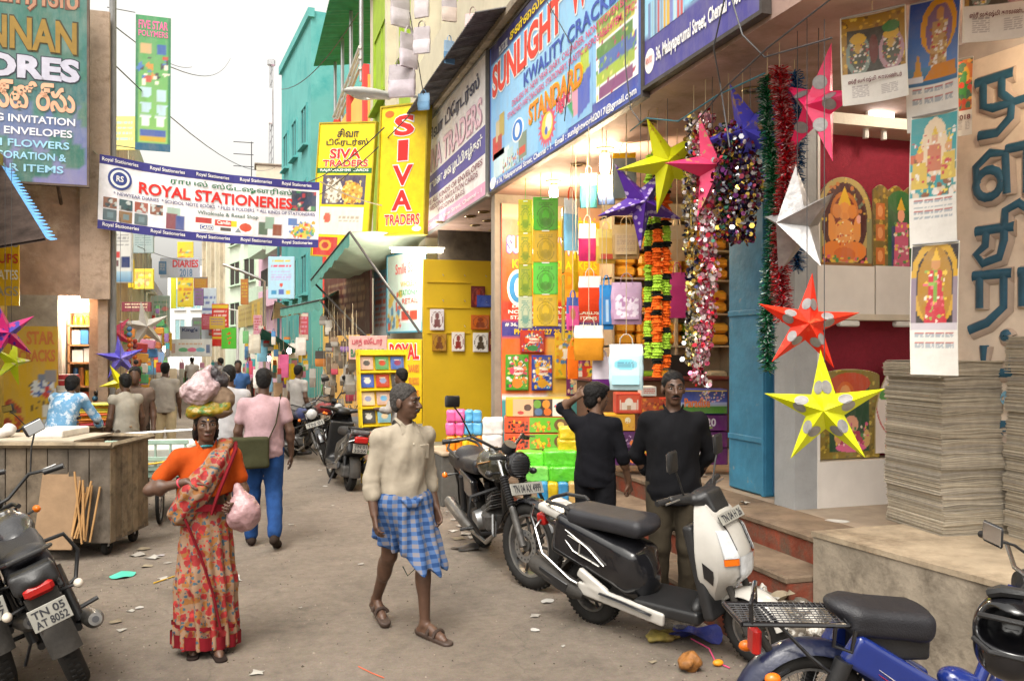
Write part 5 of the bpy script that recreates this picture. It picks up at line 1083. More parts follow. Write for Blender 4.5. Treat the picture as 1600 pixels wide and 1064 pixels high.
ring_ = lambda cx, cy, a, b: [(cx + a * math.cos(i * PI / 7), cy + b * math.sin(i * PI / 7)) for i in range(15)]
strokes([[(.0, .92), (.62, .92)], [(.14, .92), (.14, .55), (.30, .48), (.95, .50), (.97, 1.06)], [(.44, .92), (.44, .66), (.60, .50), (.58, .28), (.36, .10), (.05, .12)]], .16, .10, .60, .265)
strokes([ring_(.26, .36, .20, .26), [(.08, .40), (.06, .72), (.28, .93), (.52, .86), (.54, .12)], [(.52, .93), (1., .93)], [(.84, .93), (.84, .08)]], .14, .285, .60, .415)
strokes([[(.0, .62), (.66, .62)], [(.20, .62), (.18, .34), (.02, .2), (.14, .02), (.42, .10), (.50, .40), (.50, .62)], [(.5, .62), (.52, .92), (.74, 1.02), (.92, .86), (.94, .06)]], .16, .43, .58, .565)
strokes([[(.0, .95), (.52, .95)], [(.10, .95), (.10, .36)], [(.42, .95), (.42, .36), (.20, .08), (-.05, -.05)], [(.60, .95), (1.05, .95)], [(.66, .95), (.66, .36)], [(1., .95), (1., .34)]], .14, .585, .68, .72)
strokes([[(.06, .9), (.06, .10), (.98, .10), (.98, .66), (.80, .84), (.58, .74), (.56, .10)], ring_(.45, 1.16, .03, .03)], .20, .755, .60, .84)
relief('அண்ட்', .16, .858, .70, .915, mat('pale_letter', (.16, .33, .45), .5)); relief('ேகா', .10, .925, .72, .99)
# --- paper stacks on the platform
PAPER = [mat('newsprint_%d' % i, c, .9, var=.12, scale=20, bump=.1) for i, c in enumerate([(.40, .34, .26), (.46, .40, .31), (.33, .29, .23), (.50, .44, .35), (.36, .32, .27)])]
def paper_stack(label, x, y, rot, w, l, h, seed):
    o = thing('paper_stack', label, 'paper stack', (x, y, .702), rot); q = RR(seed); z = 0; dx = dy = 0
    nb = 0
    while z < h:
        hb = q.uniform(.05, .12); b = MB(); z1 = min(h, z + hb); skew = q.uniform(-.012, .012); bow = q.uniform(.004, .022); ox, oy = q.uniform(-.012, .012), q.uniform(-.014, .014)
        zz = z; t = .0062
        while zz < z1 - .002:
            jx, jy = q.gauss(0, .0028), q.gauss(0, .0028); b.m = q.choice([0, 0, 1, 2, 3, 4]); wv = q.uniform(.002, .006)
            ww, ll = w / 2 + q.gauss(0, .002), l / 2 + q.gauss(0, .002); n = 6; top = []; bot = []
            for i in range(n + 1):
                u = i / n; x_ = -ww + 2 * ww * u; dz = -bow * (2 * u - 1) ** 2 * .6 + wv * math.sin(u * 9 + zz * 60)
                top.append((x_ + ox + jx + skew, dz, i)); 
            vs = []; 
            for (x_, dz, i) in top:
                for sy in (-1, 1): vs += [(x_, sy * ll + oy + jy, zz + dz), (x_, sy * ll + oy + jy, zz + dz + t * .78)]
            fs = []
            for i in range(n):
                a = i * 4; c2 = a + 4
                fs += [(a + 1, c2 + 1, c2 + 3, a + 3), (a, a + 2, c2 + 2, c2), (a, c2, c2 + 1, a + 1), (a + 2, a + 3, c2 + 3, c2 + 2)]
            fs += [(0, 1, 3, 2), (n * 4, n * 4 + 2, n * 4 + 3, n * 4 + 1)]
            b.add(vs, fs); zz += t
        RX((ox + skew, oy, (z + z1) / 2), (w * .985, l * .985, max(.004, z1 - z - .004)), .002).build('bundle_core', PAPER[2], o, 0)
        g = b.build('paper_bundle', PAPER, o, 0); g['kind'] = 'stuff'; z = z1 + .002
    return o
paper_stack('tall leaning stack of loose newsprint sheets on the concrete platform', 4.66, 4.72, R(-7), .62, .60, 1.14, 3)
paper_stack('taller newsprint stack at the end of the platform by the wall board', 4.98, 4.02, R(-9), .58, .62, 1.30, 9)
# ================================================================ DOWN THE STREET, RIGHT SIDE
A = onZ(690, 792, 0.); B = onZ(788, 786, 0.)
cc = thing('concrete_counter', 'grey concrete counter block holding wrapped packs beside the steps', 'counter', M=frame(A, B)); w = (B - A).length; hC = onY(735, 706, A.y).z
CG = mat('grey_counter', (.10, .095, .085), .85, var=.3, scale=4, bump=.25)
RX((w * .3, hC / 2 - .02, -.4), (w * .60, hC - .04, .8), .01).build('block', CG, cc, 0); RX((w * .8, hC / 2 - .03, -.42), (w * .40, hC - .06, .8), .01).build('block', CONC, cc, 0); RX((w * .5, hC - .02, -.4), (w * 1.02, .04, .86), .01).build('slab', CONC2, cc, 0)
dpk = A.y * .955 + A.x * .297 + .12
k = 0
for (x0, x1, y0, y1, c, nm) in [(697, 712, 641, 660, '#e0609a', 'pink'), (711, 726, 640, 660, '#e46aa2', 'second pink'), (726, 739, 641, 660, '#5aa8d0', 'blue'), (738, 752, 642, 660, '#5aa6d8', 'second blue'), (696, 711, 660, 681, '#e0659c', 'lower pink'), (711, 725, 660, 681, '#dc5c94', 'second lower pink'), (725, 739, 660, 680, '#58a2cc', 'lower blue'), (739, 753, 660, 681, '#60acd6', 'second lower blue'),
                              (696, 712, 681, 706, '#e88a18', 'orange'), (712, 722, 681, 706, '#e07f14', 'second orange'), (722, 732, 681, 706, '#d8b820', 'yellow'), (732, 744, 681, 706, '#e0a820', 'amber'), (744, 753, 681, 706, '#e08a1c', 'last orange')]:
    pile('%s wrapped pack on the concrete counter' % nm, x0, y0, x1, y1, dpk, c, 'wrapped_pack', .2, k, 'wrapped packs on the counter'); k += 1
pile('upper white plastic bundle on the concrete counter', 754, 654, 786, 680, dpk - .05, '#dcdad6', 'plastic_bundle', .3, 3); pile('lower white plastic bundle on the concrete counter', 753, 679, 786, 708, dpk - .05, '#d8d6d2', 'plastic_bundle', .3, 5)
# yellow display wall with invitation cards
A = onY(661, 700, 14.6); B = onY(781, 700, 14.6); A.z = B.z = .3
s = Sign('yellow_display_wall', 'yellow painted display wall with wedding cards pinned in rows', A, B, onY(661, 405, 14.6).z - .3, '#d8a512', .06, cat='display wall', mt=mat('yellow_wall', (.62, .40, .012), .45, var=.08, scale=2, bump=.03))
for v in (.12, .26, .40): s.r(.05, v, .6, v + .006, mat('yellow_wall'), 'ledge', .02)
for k2, (x0, y0, x1, y1, cbg, cf, nm) in enumerate([(672, 483, 694, 516, '#e0d8d8', '#7a4a4a', 'white card with a seated figure'), (675, 521, 698, 549, '#a87a18', '#6a3a10', 'gold card with a dark figure'), (706, 519, 726, 549, '#e6dcd2', '#8a2a20', 'white card with a red pattern'), (739, 520, 763, 550, '#e6e0d8', '#4a3a28', 'white card with an arch'), (736, 492, 765, 515, '#c8641a', '#8a3a18', 'orange card with a figure'), (767, 485, 781, 515, '#d8d0c8', '#8a4a40', 'pale narrow card'), (736, 447, 758, 480, '#6a1a20', '#a83a28', 'dark red card'), (745, 461, 769, 480, '#3a52a8', '#4a62b8', 'blue folded card'), (764, 518, 781, 549, '#6a1a1c', '#b88a40', 'maroon card')]):
    a = onY(x0, y1, 14.55 - .008 * (k2 == 7)); b = onY(x1, y1, 14.55 - .008 * (k2 == 7)); b.z = a.z; cs2 = Sign('greeting_card', '%s pinned on the yellow display wall' % nm, a, b, onY(x0, y0, 14.55).z - a.z, cbg, .01, cat='card')
    cs2.ink(.05, .05, .95, .95, 20, lambda k: k.put(k.full, cbg).oval(.5, .3, .18, .16, cf).poly([(.3, .45), (.7, .45), (.8, .9), (.2, .9)], cf).ring(.5, .5, .45, .45, .1, cf))
for i in range(9): TU([(.25 * s.w + (i % 3) * .28 * s.w, s.h * (.92 - .14 * (i // 3)), 0), (.25 * s.w + (i % 3) * .28 * s.w, s.h * (.91 - .14 * (i // 3)), .08)], .006, 5).build('hook', STEEL, s.o)
# lit stationery board, tube lamp and blue column sign
A = W(606, 532, 16.6); B = W(660, 506, 15.3); A.z = B.z = onX(640, 520, 3.2).z
s = Sign('lit_stationery_sign', 'brightly lit stationery signboard under the green awning', A, B, 1.45, '#cfe6e2', .05, edge=c_('#4a90a8'))
s.ink(0, 0, 1, 1, 40, lambda k: k.grad('#e4f0e8', '#bfe0e0').rect(.4, .72, 1, .88, '#f0f0ec').rect(.42, .74, .62, .86, '#c83a2a').rect(.66, .74, .86, .86, '#d8402a').specks(.0, .5, .4, .95, 30, ['#d85a3a', '#4a90b8', '#e0c050'], .05, 2))
s.t('Smile Store', .25, .12, .95, .26, c_('#e07a7a'), .03); s.t('WHOLESALE', .4, .36, .96, .43, c_('#d0a838'), .01); s.t('STATIONERY', .35, .47, .96, .54, c_('#4a9a5a'), .01); s.t('RETAIL', .45, .58, .9, .65, c_('#d8503a'), .01)
o = thing('tube_lamp', 'lit tube lamp under the green awning', 'lamp', W(652, 392, 15.2), -.25); MB().cyl((-.45, 0, 0), (.45, 0, 0), .035, n=12).build('glowing_tube', mat('lamp_glow'), o); RX((0, 0, .05), (1., .05, .04), .01).build('batten', WHITEP, o, 0)
l = bpy.data.lights.new('tube_light', 'POINT'); l.energy = 60; l.color = (1., .93, .8); l.shadow_soft_size = .2; q = bpy.data.objects.new('tube_light', l); COL.objects.link(q); q.parent = o; q.location = (-.2, -.2, -.15)
A = W(584, 530, 18.2); B = W(606, 524, 17.2); A.z = B.z; s = Sign('blue_column_sign', 'narrow blue sign with orange lines beside the lit board', A, B, 1.35, '#7fb8d8', .05); s.ink(0, 0, 1, 1, 24, lambda k: k.grad('#6aa8cc', '#d8e4ea').lines(.15, .1, .85, .9, 9, '#d86a4a', 3))
A = W(507, 548, 20.5); B = W(578, 522, 17.5); A.z = B.z; s = Sign('maroon_shop_sign', 'dark maroon shop sign in the shade of the awnings', A, B, 1.5, '#4a1c1c', .05); s.ink(0, 0, 1, 1, 30, lambda k: k.grad('#5a2420', '#3a1a20').lines(.1, .2, .9, .8, 5, '#8a6a50', 3))
A = W(545, 566, 14.6); B = W(604, 562, 14.2); A.z = B.z; s = Sign('pale_store_sign', 'pale pink sign lettered bath store over the book rack', A, B, .40, '#d8a8a0', .03); s.t('பாத் ஸ்ேடார்', .1, .08, .9, .45, c_('#b83a50'), .02); s.t('BATH STORE', .06, .55, .95, .9, c_('#4a7a58'), .03)
A = W(605, 664, 13.6); B = W(659, 662, 13.5); A.z = B.z; s = Sign('yellow_royal_sign', 'yellow standing sign lettered royal in red beside the rack', A, B, 132 * 13.5 / FPX, '#e6c21a', .05)
s.t('ROYAL', .07, .05, .93, .24, REDT, .04, WHT, .03)
for i, tx in enumerate(['NEWYEAR DIARIES', 'SCHOOL BOOKS', 'CARDS', 'FILES']): s.t(tx, .1 if i < 1 else .5, .3 + i * .15, .92, .39 + i * .15, c_('#d8703a'), .02)
# canvas awnings
def awning(label, quad, m, val=None, sag=.12, poles=()):
    a, b, c, d = [V3(p) for p in quad]; o = thing('canvas_awning', label, 'awning', (0, 0, 0)); cen = (a + b + c + d) / 4; o.location = cen
    def f(u, v):
        p = (a.lerp(b, u)).lerp(d.lerp(c, u), v) - cen; return p - V3((0, 0, sag * math.sin(u * PI) * math.sin(v * PI) + .015 * math.sin(u * 31 + v * 7)))
    g = MB(); g.grid(f, 24, 12); g.grid(lambda u, v: f(u, v) - V3((0, 0, .008)), 24, 12); g.build('canvas', m, o)
    if val:
        v2 = MB(); v2.grid(lambda u, v: f(u, 1) - V3((0, 0, v * .22 + .02 * math.sin(u * 50))) , 40, 3); v2.build('valance', val, o)
    TU([f(0, 1), f(1, 1)], .02, 6).build('front_bar', DGREY, o)
    for p, r in poles: TU([V3(p) - cen, V3(r) - cen], .022, 7).build('pole', mat('pole_dark', (.07, .06, .055), .6), o)
    return o
CV1 = mat('pale_green_canvas', (.42, .50, .40), .85, var=.12, scale=3, bump=.15); CV2 = mat('sea_green_canvas', (.12, .32, .27), .85, var=.2, scale=3, bump=.15); CV3 = mat('deep_green_canvas', (.015, .13, .10), .85, var=.2, scale=3)
awning('large pale green canvas awning on poles above the lit stationery sign', [W(668, 366, 16.), W(612, 432, 20.), W(486, 437, 18.2), W(546, 362, 14.6)], CV1, CV2, .18, [(W(546, 362, 14.6), W(656, 520, 14.2)), (W(486, 437, 18.2), W(592, 545, 16.4))])
awning('smaller sea green canvas awning beyond the large one', [W(560, 440, 20.5), W(520, 462, 24), W(438, 482, 22.5), W(500, 468, 18.5)], CV2, CV2, .1, [(W(500, 468, 18.5), W(566, 566, 17.))])
awning('dark green canvas awning over hanging bags further on', [W(468, 548, 25), W(440, 556, 30), W(398, 545, 27), W(410, 513, 23)], CV3, None, .1)
awning('white sheet awning on the pink house', [W(470, 490, 30), W(455, 492, 33), W(424, 500, 31), W(430, 470, 29)], mat('white_canvas', (.6, .6, .56), .85, var=.15), None, .05)
# yellow book rack
A = W(566, 748, 12.2); B = W(642, 742, 12.6); A.z = B.z = 0.; s = Sign('book_rack', 'yellow sloping book rack filled with diaries in front of the stationery shop', A, B, 1.92, '#e0b81c', .05, cat='book rack', up=(0, .12, 1))
for i in range(7): s.r(.0, .03 + i * .135, 1, .045 + i * .135, c_('#e6c81a'), 'shelf_lip', .07)
for u in (0., .985): s.r(u, 0, u + .02, 1, c_('#e6c81a'), 'side', .08)
q = RR(8); BK = ['#b8442a', '#4a6ab0', '#5a9a60', '#c8a898', '#7fb0c0', '#a06038', '#4a4a4a', '#8a94b8', '#3a5ab0', '#c85a40', '#d8d4c8', '#6aa8d0', '#8a3a60', '#e0c8a0']
for i in range(6):
    for j in range(3):
        if i == 5 and j > 0: continue
        c = q.choice(BK); x0, y0, x1, y1 = s.b(.04 + j * .32, .055 + i * .135, .31 + j * .32, .155 + i * .135)
        o = thing('diary', '%s diary in row %s of the yellow rack' % (['left', 'middle', 'right'][j], ['one from the top', 'two', 'three', 'four', 'five', 'six'][i]), 'book', M=s.M @ MT((x0, y0, .012)) @ MRo(R(-q.uniform(2, 6)), 4, 'X'), group='diaries on the yellow rack')
        RX(((x1 - x0) / 2, (y1 - y0) / 2, .012), (x1 - x0, y1 - y0, .024), .004).build('cover', c_(c, .35), o, 0)
        k = Ink((x1 - x0) * .8, (y1 - y0) * .7, 12, c); k.oval(.5, .5, .3, .3, q.choice(BK)); k.lines(.2, .1, .8, .25, 1, '#e8e0c8', i); k.build('print', o, ((x1 - x0) * .1, (y1 - y0) * .15, .0265))
# strips of goods hanging over the far shopfronts
def strip(label, px, py0, py1, d, w, cols, n, grp, seed=0):
    a, b = W(px, py0, d), W(px, py1, d); o = thing('hanging_strip', label, 'goods strip', b, -TH - .1, grp); hh = a.z - b.z; q = RR(seed + px)
    TU([(0, .02, 0), (0, .02, hh)], .006, 5).build('cord', STR, o)
    for i in range(n):
        c = q.choice(cols); z = hh * (i + .5) / n; RX((q.uniform(-.03, .03), 0, z), (w * q.uniform(.8, 1.15), .05, hh / n * .9), .015, (q.uniform(-.1, .1), q.uniform(-.12, .12), q.uniform(-.4, .4))).build('packet', c_(c, .35, bump=.3, bscale=14), o)
    return o
PALE = ['#cfc8bc', '#e0dad0', '#b8b0a4', '#d8cfc4', '#a89c90', '#c8b8a8', '#8a8078']; BRT = ['#c84a4a', '#e0b830', '#4a80b8', '#5aa86a', '#d88aa8', '#e8e0d4', '#8ab8d0', '#b8683a']
def farbags(lst, d0):
    for i, (px, y0, y1, w, c, c2) in enumerate(lst): bag('%s hung in the far stalls' % ['small pale cloth bag', 'small blue bag', 'small yellow bag', 'small pink bag', 'small white bag'][c2], px - w, y0, px + w, y1, d0 + (i % 4) * .8, c, c, .3, group='bags hung in the far stalls')
farbags([(398, 515, 552, 9, '#c8c0b0', 0), (410, 520, 565, 8, '#7fb8d0', 1), (421, 515, 548, 9, '#e0d8d0', 4), (432, 540, 580, 8, '#d8c8a8', 0), (443, 545, 590, 8, '#c8608a', 3), (452, 560, 600, 8, '#d8b820', 2), (463, 565, 604, 7, '#e0c040', 2), (458, 530, 560, 8, '#d0ccc4', 4), (405, 570, 606, 9, '#e6e2dc', 4), (418, 585, 612, 8, '#88b8d8', 1), (436, 590, 625, 8, '#b89878', 0), (391, 560, 590, 7, '#d87aa0', 3), (381, 580, 610, 6, '#e0dcd4', 4), (470, 520, 555, 8, '#d8d0c8', 0)], 24.)
farbags([(250, 545, 570, 7, '#88a8d8', 1), (257, 560, 590, 7, '#e0c8d0', 3), (246, 585, 615, 8, '#d8b030', 2), (262, 590, 620, 6, '#d8d0c0', 4), (235, 560, 585, 8, '#6a98c0', 1), (228, 585, 610, 8, '#e0a030', 2), (270, 570, 600, 6, '#c8b8a0', 0)], 24.)
# low dark shopfront mass behind the strips (open doorways)
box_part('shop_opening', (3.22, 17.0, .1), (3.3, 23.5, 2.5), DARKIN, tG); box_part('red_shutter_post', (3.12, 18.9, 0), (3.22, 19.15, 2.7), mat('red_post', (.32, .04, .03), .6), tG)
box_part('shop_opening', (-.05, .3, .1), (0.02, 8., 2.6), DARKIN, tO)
# --- street lamps
def street_lamp(label, foot, head, M_out):
    foot, head = V3(foot), V3(head); o = thing('street_lamp', label, 'street lamp', foot); d = head - foot; u = V3((d.x, d.y, 0)).normalized()
    TU([(0, 0, 0), d * .5 + V3((0, 0, .02)), d], M_out * .28, 8).build('arm', mat('lamp_grey', (.30, .30, .29), .5, metal=.3), o)
    blob('lamp_head', [ell(d + u * M_out * 4.2, (M_out * 4.6, M_out * 1.7, M_out * 1.0), (0, 0, math.atan2(u.y, u.x)), .01), cap(d, d + u * M_out * 3, M_out * .8, M_out * .9)], M_out * .28, mat('lamp_shell', (.36, .36, .34), .5), o)
    SP(d + u * M_out * 4.8 - V3((0, 0, M_out * .45)), (M_out * 2.6, M_out * 1.2, M_out * .95), 14, 8).build('lens', mat('lamp_lens', (.45, .45, .42), .2), o); return o
street_lamp('grey street lamp reaching out over the yellow vertical sign', W(652, 152, 14.2), W(607, 150, 14.0), .085)
pl = thing('street_lamp', 'slim grey street lamp on a tall post before the pink house', 'street lamp', (*W(413, 545, 33)[:2], 0)); z1 = W(413, 440, 33).z
TU([(0, 0, 0), (0, 0, z1), (-.3, 0, z1 + .15), (-1., .05, z1 + .45)], .06, 8).build('post', STEEL, pl); RX((-1.25, .05, z1 + .52), (.6, .2, .1), .03, (0, R(20), 0)).build('lamp_head', WHITEP, pl)
pl = thing('street_lamp', 'short white street lamp beside the red vertical sign', 'street lamp', (*W(371, 545, 44)[:2], 0)); z1 = W(371, 485, 44).z
TU([(0, 0, 0), (0, 0, z1), (-.9, 0, z1 + .1)], .08, 8).build('post', WHITEP, pl); RX((-1.2, 0, z1 + .12), (.7, .25, .12), .03).build('lamp_head', WHITEP, pl)
# masts on the roofs
mm_ = thing('roof_mast', 'thin lattice aerial mast with a lamp head on a distant roof', 'mast', W(424, 262, 50)); hm = 158 * 50 / FPX
for dx, dy in ((-.12, 0), (.12, 0), (0, .15)): TU([(dx, dy, 0), (dx * .7, dy * .7, hm)], .035, 5).build('leg', STEEL, mm_)
for i in range(9): TU([(-.12, 0, hm * i / 9), (.11, 0, hm * (i + 1) / 9)], .02, 4).build('brace', STEEL, mm_)
RX((0, 0, hm + .2), (.45, .3, .4), .08).build('lamp_head', STEEL, mm_); RX((-.05, -.1, hm * .6), (.22, .2, hm * .35), .05).build('antenna_panel', WHITEP, mm_)
rb = thing('roof_room', 'small whitewashed stair room on the roof under the aerial mast', 'roof room', W(424, 285, 50)); RX((0, .4, .35), (1.7, 1.5, 1.1), .03).build('wall', CREAM, rb, 0); RX((0, .4, .95), (1.9, 1.7, .1), .02).build('roof', CONC, rb, 0)
rb2 = thing('roof_room', 'lower cream roof block beside the aerial mast', 'roof room', W(410, 290, 51)); RX((0, .4, -.9), (1.2, 1.5, 2.4), .03).build('wall', CREAM, rb2, 0); RX((0, .4, .35), (1.4, 1.7, .1), .02).build('roof', CONC, rb2, 0)
ta = thing('television_aerial', 'thin television aerial with three bars above the far roofs', 'aerial', W(393, 300, 52)); ha = 78 * 52 / FPX
TU([(0, 0, 0), (0, 0, ha)], .03, 5).build('pole', DGREY, ta)
for i in range(3): TU([(-1.05, 0, ha * (.98 - .24 * i)), (.12, 0, ha * (.98 - .24 * i))], .025, 4).build('bar', DGREY, ta)
# --- signs far down the street
def fsign(name, label, px0, py0, px1, py1, d, bgc, lc, n=4, txt=None, sd=1, pic=None, dd=0., band_c=None, tcol=None):
    A = W(px0, py1, d); B = W(px1, py1, d + dd); B.z = A.z; s = Sign(name, label, A, B, (py1 - py0) * d / FPX, bgc, .04)
    def f(k):
        k.put(k.full, bgc)
        if band_c: k.rect(0, .82, 1, 1, band_c); k.rect(0, 0, 1, .1, band_c)
        if n: k.lines(.1, .14, .9, .8, n, lc, sd, .42)
        if pic: pic(k)
    s.ink(.02, .02, .98, .98, 40, f)
    if txt: s.t(txt, .12, .12, .9, .48, c_(tcol or lc), .03)
    return s
fsign('hanging_sign', 'white and blue hanging sign with red and navy squares behind the drain pipe', 172, 362, 207, 442, 17., '#d5d5d0', '#8a8a90', 0, pic=lambda k: k.lines(.15, .03, .85, .3, 4, '#9a9a9a', 3).rect(.15, .38, .42, .5, '#c8383a').rect(.52, .5, .92, .72, '#2a3a6a').rect(.12, .56, .4, .68, '#6a4a50').grad('#a8c8d8', '#5a90b8', 0, .78, 1, 1))
fsign('hanging_sign', 'grey cloth sign of small print high on the left', 207, 345, 240, 396, 21, '#98a8a8', '#6a8080', 9)
fsign('hanging_sign', 'yellow hanging sign with blue smudges below the grey cloth sign', 208, 420, 240, 452, 21., '#e8d040', '#c8a850', 2, pic=lambda k: k.specks(.1, .3, .9, .8, 12, ['#8ab0b0', '#e8a060', '#f0e090'], .1, 3))
fsign('narrow_sign', 'narrow yellow sign with a red bird shape on the left row', 200, 406, 209, 450, 18., '#e8c828', '#c84a30', 0, pic=lambda k: k.oval(.5, .15, .4, .08, '#c83028').lines(.1, .4, .9, .9, 4, '#b89018', 2))
fsign('yellow_poster_board', 'tall pale yellow board on the wall above the street banner', 176, 182, 211, 235, 22., '#e0d47a', '#a8c8c0', 4)
s = fsign('cloth_banner', 'white cloth banner lettered diaries 2018 strung across the far street', 250, 403, 312, 434, 34, '#cdd4e6', '#8890b0', 0); s.t('DIARIES', .32, .1, .97, .48, c_('#e0525a'), .03); s.t('2018', .5, .55, .82, .95, c_('#7a9ac0'), .03)
fsign('icon_sign', 'tall yellow sign with rows of small icons above the far lane', 277, 378, 302, 480, 42, '#e2c832', '#d88a30', 8, pic=lambda k: k.specks(.1, .1, .9, .95, 40, ['#c8602a', '#e8e0a0', '#5a9a8a', '#a84a3a'], .02, 3))
fsign('yellow_strip_sign', 'bright lemon strip sign beside the icon sign', 267, 432, 275, 482, 42, '#e0e030', '#b8b820', 0)
fsign('vertical_sign', 'white vertical sign with blue words behind the red one', 315, 450, 338, 535, 40, '#cdd8e4', '#6a7ab8', 6)
fsign('red_vertical_sign', 'red vertical sign with white lines and a yellow top', 331, 475, 357, 541, 36, '#d82a22', '#f0d0c8', 6, pic=lambda k: k.rect(0, 0, 1, .08, '#e8c830').rect(0, .78, 1, .84, '#e8c830'))
fsign('green_flag_sign', 'bright green sign with small red letters beside the red sign', 346, 512, 369, 545, 34, '#58c83a', '#a8c848', 0, pic=lambda k: k.specks(.4, .2, .6, .8, 8, ['#d8602a'], .05, 3))
s = fsign('oval_banner', 'white banner with green, pink and blue ovals across the lane', 265, 530, 331, 557, 30, '#dfe4e4', '#b0b8b8', 0, pic=lambda k: k.oval(.32, .62, .12, .13, '#6ab888').oval(.53, .62, .11, .13, '#e0789a').oval(.74, .62, .11, .13, '#7ac0d8').lines(.2, .2, .8, .4, 1, '#d8b8a0', 3).rect(.03, .25, .12, .8, '#c8a8a0').rect(.88, .3, .97, .8, '#6a7aa0'))
fsign('grey_board', 'grey board with dark lettering above the oval banner', 281, 510, 312, 530, 36, '#a2a8bc', '#4a527a', 0, "King's", tcol='#3a4470')
fsign('green_grey_sign', 'green grey sign with lines and a pink dot on the left row', 238, 462, 265, 520, 28, '#9ab0a8', '#6a9a80', 5, pic=lambda k: k.oval(.75, .35, .2, .06, '#d87a80'))
fsign('maroon_strip_sign', 'maroon strip sign with pale words over the left stalls', 190, 472, 236, 487, 20, '#7a2a3a', '#d8c0a0', 2)
fsign('stall_sign', 'yellow and red slanted stall sign beside the oval banner', 253, 520, 268, 548, 27, '#d8b030', '#c84a30', 3)
fsign('light_blue_sign', 'light blue sign with red words and bag pictures before the pink house', 419, 401, 460, 467, 26, '#a8d0e8', '#c88ab8', 0, pic=lambda k: k.lines(.15, .06, .85, .14, 1, '#d0c050', 3).lines(.1, .18, .9, .28, 1, '#d84a6a', 4).lines(.1, .34, .9, .6, 4, '#b8a8d8', 5).oval(.5, .68, .06, .05, '#c84a3a').rect(.1, .82, .3, .92, '#3a8ab8').rect(.4, .8, .6, .92, '#4a62b0').rect(.68, .82, .85, .92, '#d8b83a'))
A = W(372, 552, 44); B = W(411, 500, 36); A.z = B.z = W(411, 505, 36).z; s = Sign('yellow_facade_sign', 'long yellow facade sign along the pink house', A, B, 1.1, '#d8b83a', .06); s.ink(0, 0, 1, 1, 20, lambda k: k.put(k.full, '#d0b868').lines(.05, .15, .95, .85, 3, '#b89850', 3).rect(.6, .1, .68, .9, '#e8c030').rect(.8, .1, .9, .9, '#e8c030'))
# --- goods crowding the far stalls
q = RR(31); FC = ['#b84a5a', '#c8a83a', '#5a88b8', '#c8c0b4', '#6aa06a', '#c88aa0', '#8a6a9a', '#d8d4cc', '#b8743a', '#4a9aa0', '#a83a34', '#7a7a7a']
FN = ['crimson', 'mustard', 'blue', 'stone', 'green', 'rose', 'violet', 'white', 'rust', 'teal', 'red', 'grey']
def dense(x0, x1, y0, y1, d0, d1, n, side):
    for i in range(n):
        px, py, d, c = q.uniform(x0, x1), q.uniform(y0, y1), q.uniform(d0, d1), q.randrange(12); w, h = q.uniform(5, 10), q.uniform(12, 30)
        bag('%s bag among the goods crowding the %s' % (FN[c], side), px - w / 2, py, px + w / 2, py + h, d, FC[c], FC[(c + q.randrange(3)) % 12], .4, q.uniform(-.8, .8), group='goods crowding the ' + side)
dense(172, 262, 470, 600, 19, 27, 42, 'left stalls'); dense(380, 486, 505, 600, 22, 31, 46, 'right stalls'); dense(262, 380, 556, 600, 36, 46, 26, 'far lane')
PN = ['cream', 'white', 'grey', 'ivory', 'brown', 'tan', 'dark grey']
for i in range(64):
    px, d, c = q.uniform(486, 560), 0, q.randrange(7); d = 19.6 - (px - 486) / 74 * 4.6 + q.uniform(-.3, .3); py = q.uniform(475 + (px - 486) * .6, 690); w, h = q.uniform(9, 17), q.uniform(18, 40)
    bag('%s plastic bag hanging in the bunches beside the book rack' % PN[c], px - w / 2, py, px + w / 2, py + h, d, ['#8f8678', '#a8a49c', '#7a746c', '#9a9084', '#5a4a3c', '#8a7460', '#4a4540'][c], ['#6a6054', '#8a8278', '#9a948c', '#7a6a58'][i % 4] if i % 5 else FC[i % 12], .5, q.uniform(-.9, .9), group='plastic bags beside the book rack')
for i in range(16):
    px = q.choice([q.uniform(176, 258), q.uniform(300, 330), q.uniform(375, 480)]); py = q.uniform(400, 520); d = q.uniform(26, 44); c = q.randrange(12); w, h = q.uniform(10, 26), q.uniform(14, 44)
    fsign('small_sign', '%s signboard with %s rows of words %s' % (FN[c], ['three', 'four', 'five', 'six', 'a few', 'many', 'some', 'faint', 'bold', 'short', 'long', 'thin', 'thick', 'dark', 'pale', 'mixed'][i], ['on the left row', 'by the far lane', 'on the right row'][0 if px < 262 else 1 if px < 340 else 2]), px, py, px + w, py + h, d, FC[c], FC[(c + 5) % 12], 3 + i % 4, sd=i, band_c=FC[(c + 3) % 12] if i % 2 else None)
for i, (px, py, d) in enumerate([(420, 560, 26), (452, 548, 23), (386, 575, 33), (258, 545, 22), (300, 560, 40), (345, 590, 38), (240, 620, 18)]):
    o = thing('stall_bulb', 'small bare lit bulb over the %s' % ('left stalls' if px < 262 else 'far lane' if px < 380 else 'right stalls'), 'lamp', W(px, py, d), 0, 'lit bulbs over the stalls'); SP((0, 0, 0), (.06, .06, .08), 10, 8).build('glowing_glass', mat('lamp_glow'), o); MB().cyl((0, 0, .07), (0, 0, .14), .025, n=8).build('cap', DGREY, o); up_string(o, .13, .8, m=DGREY, r=.006)
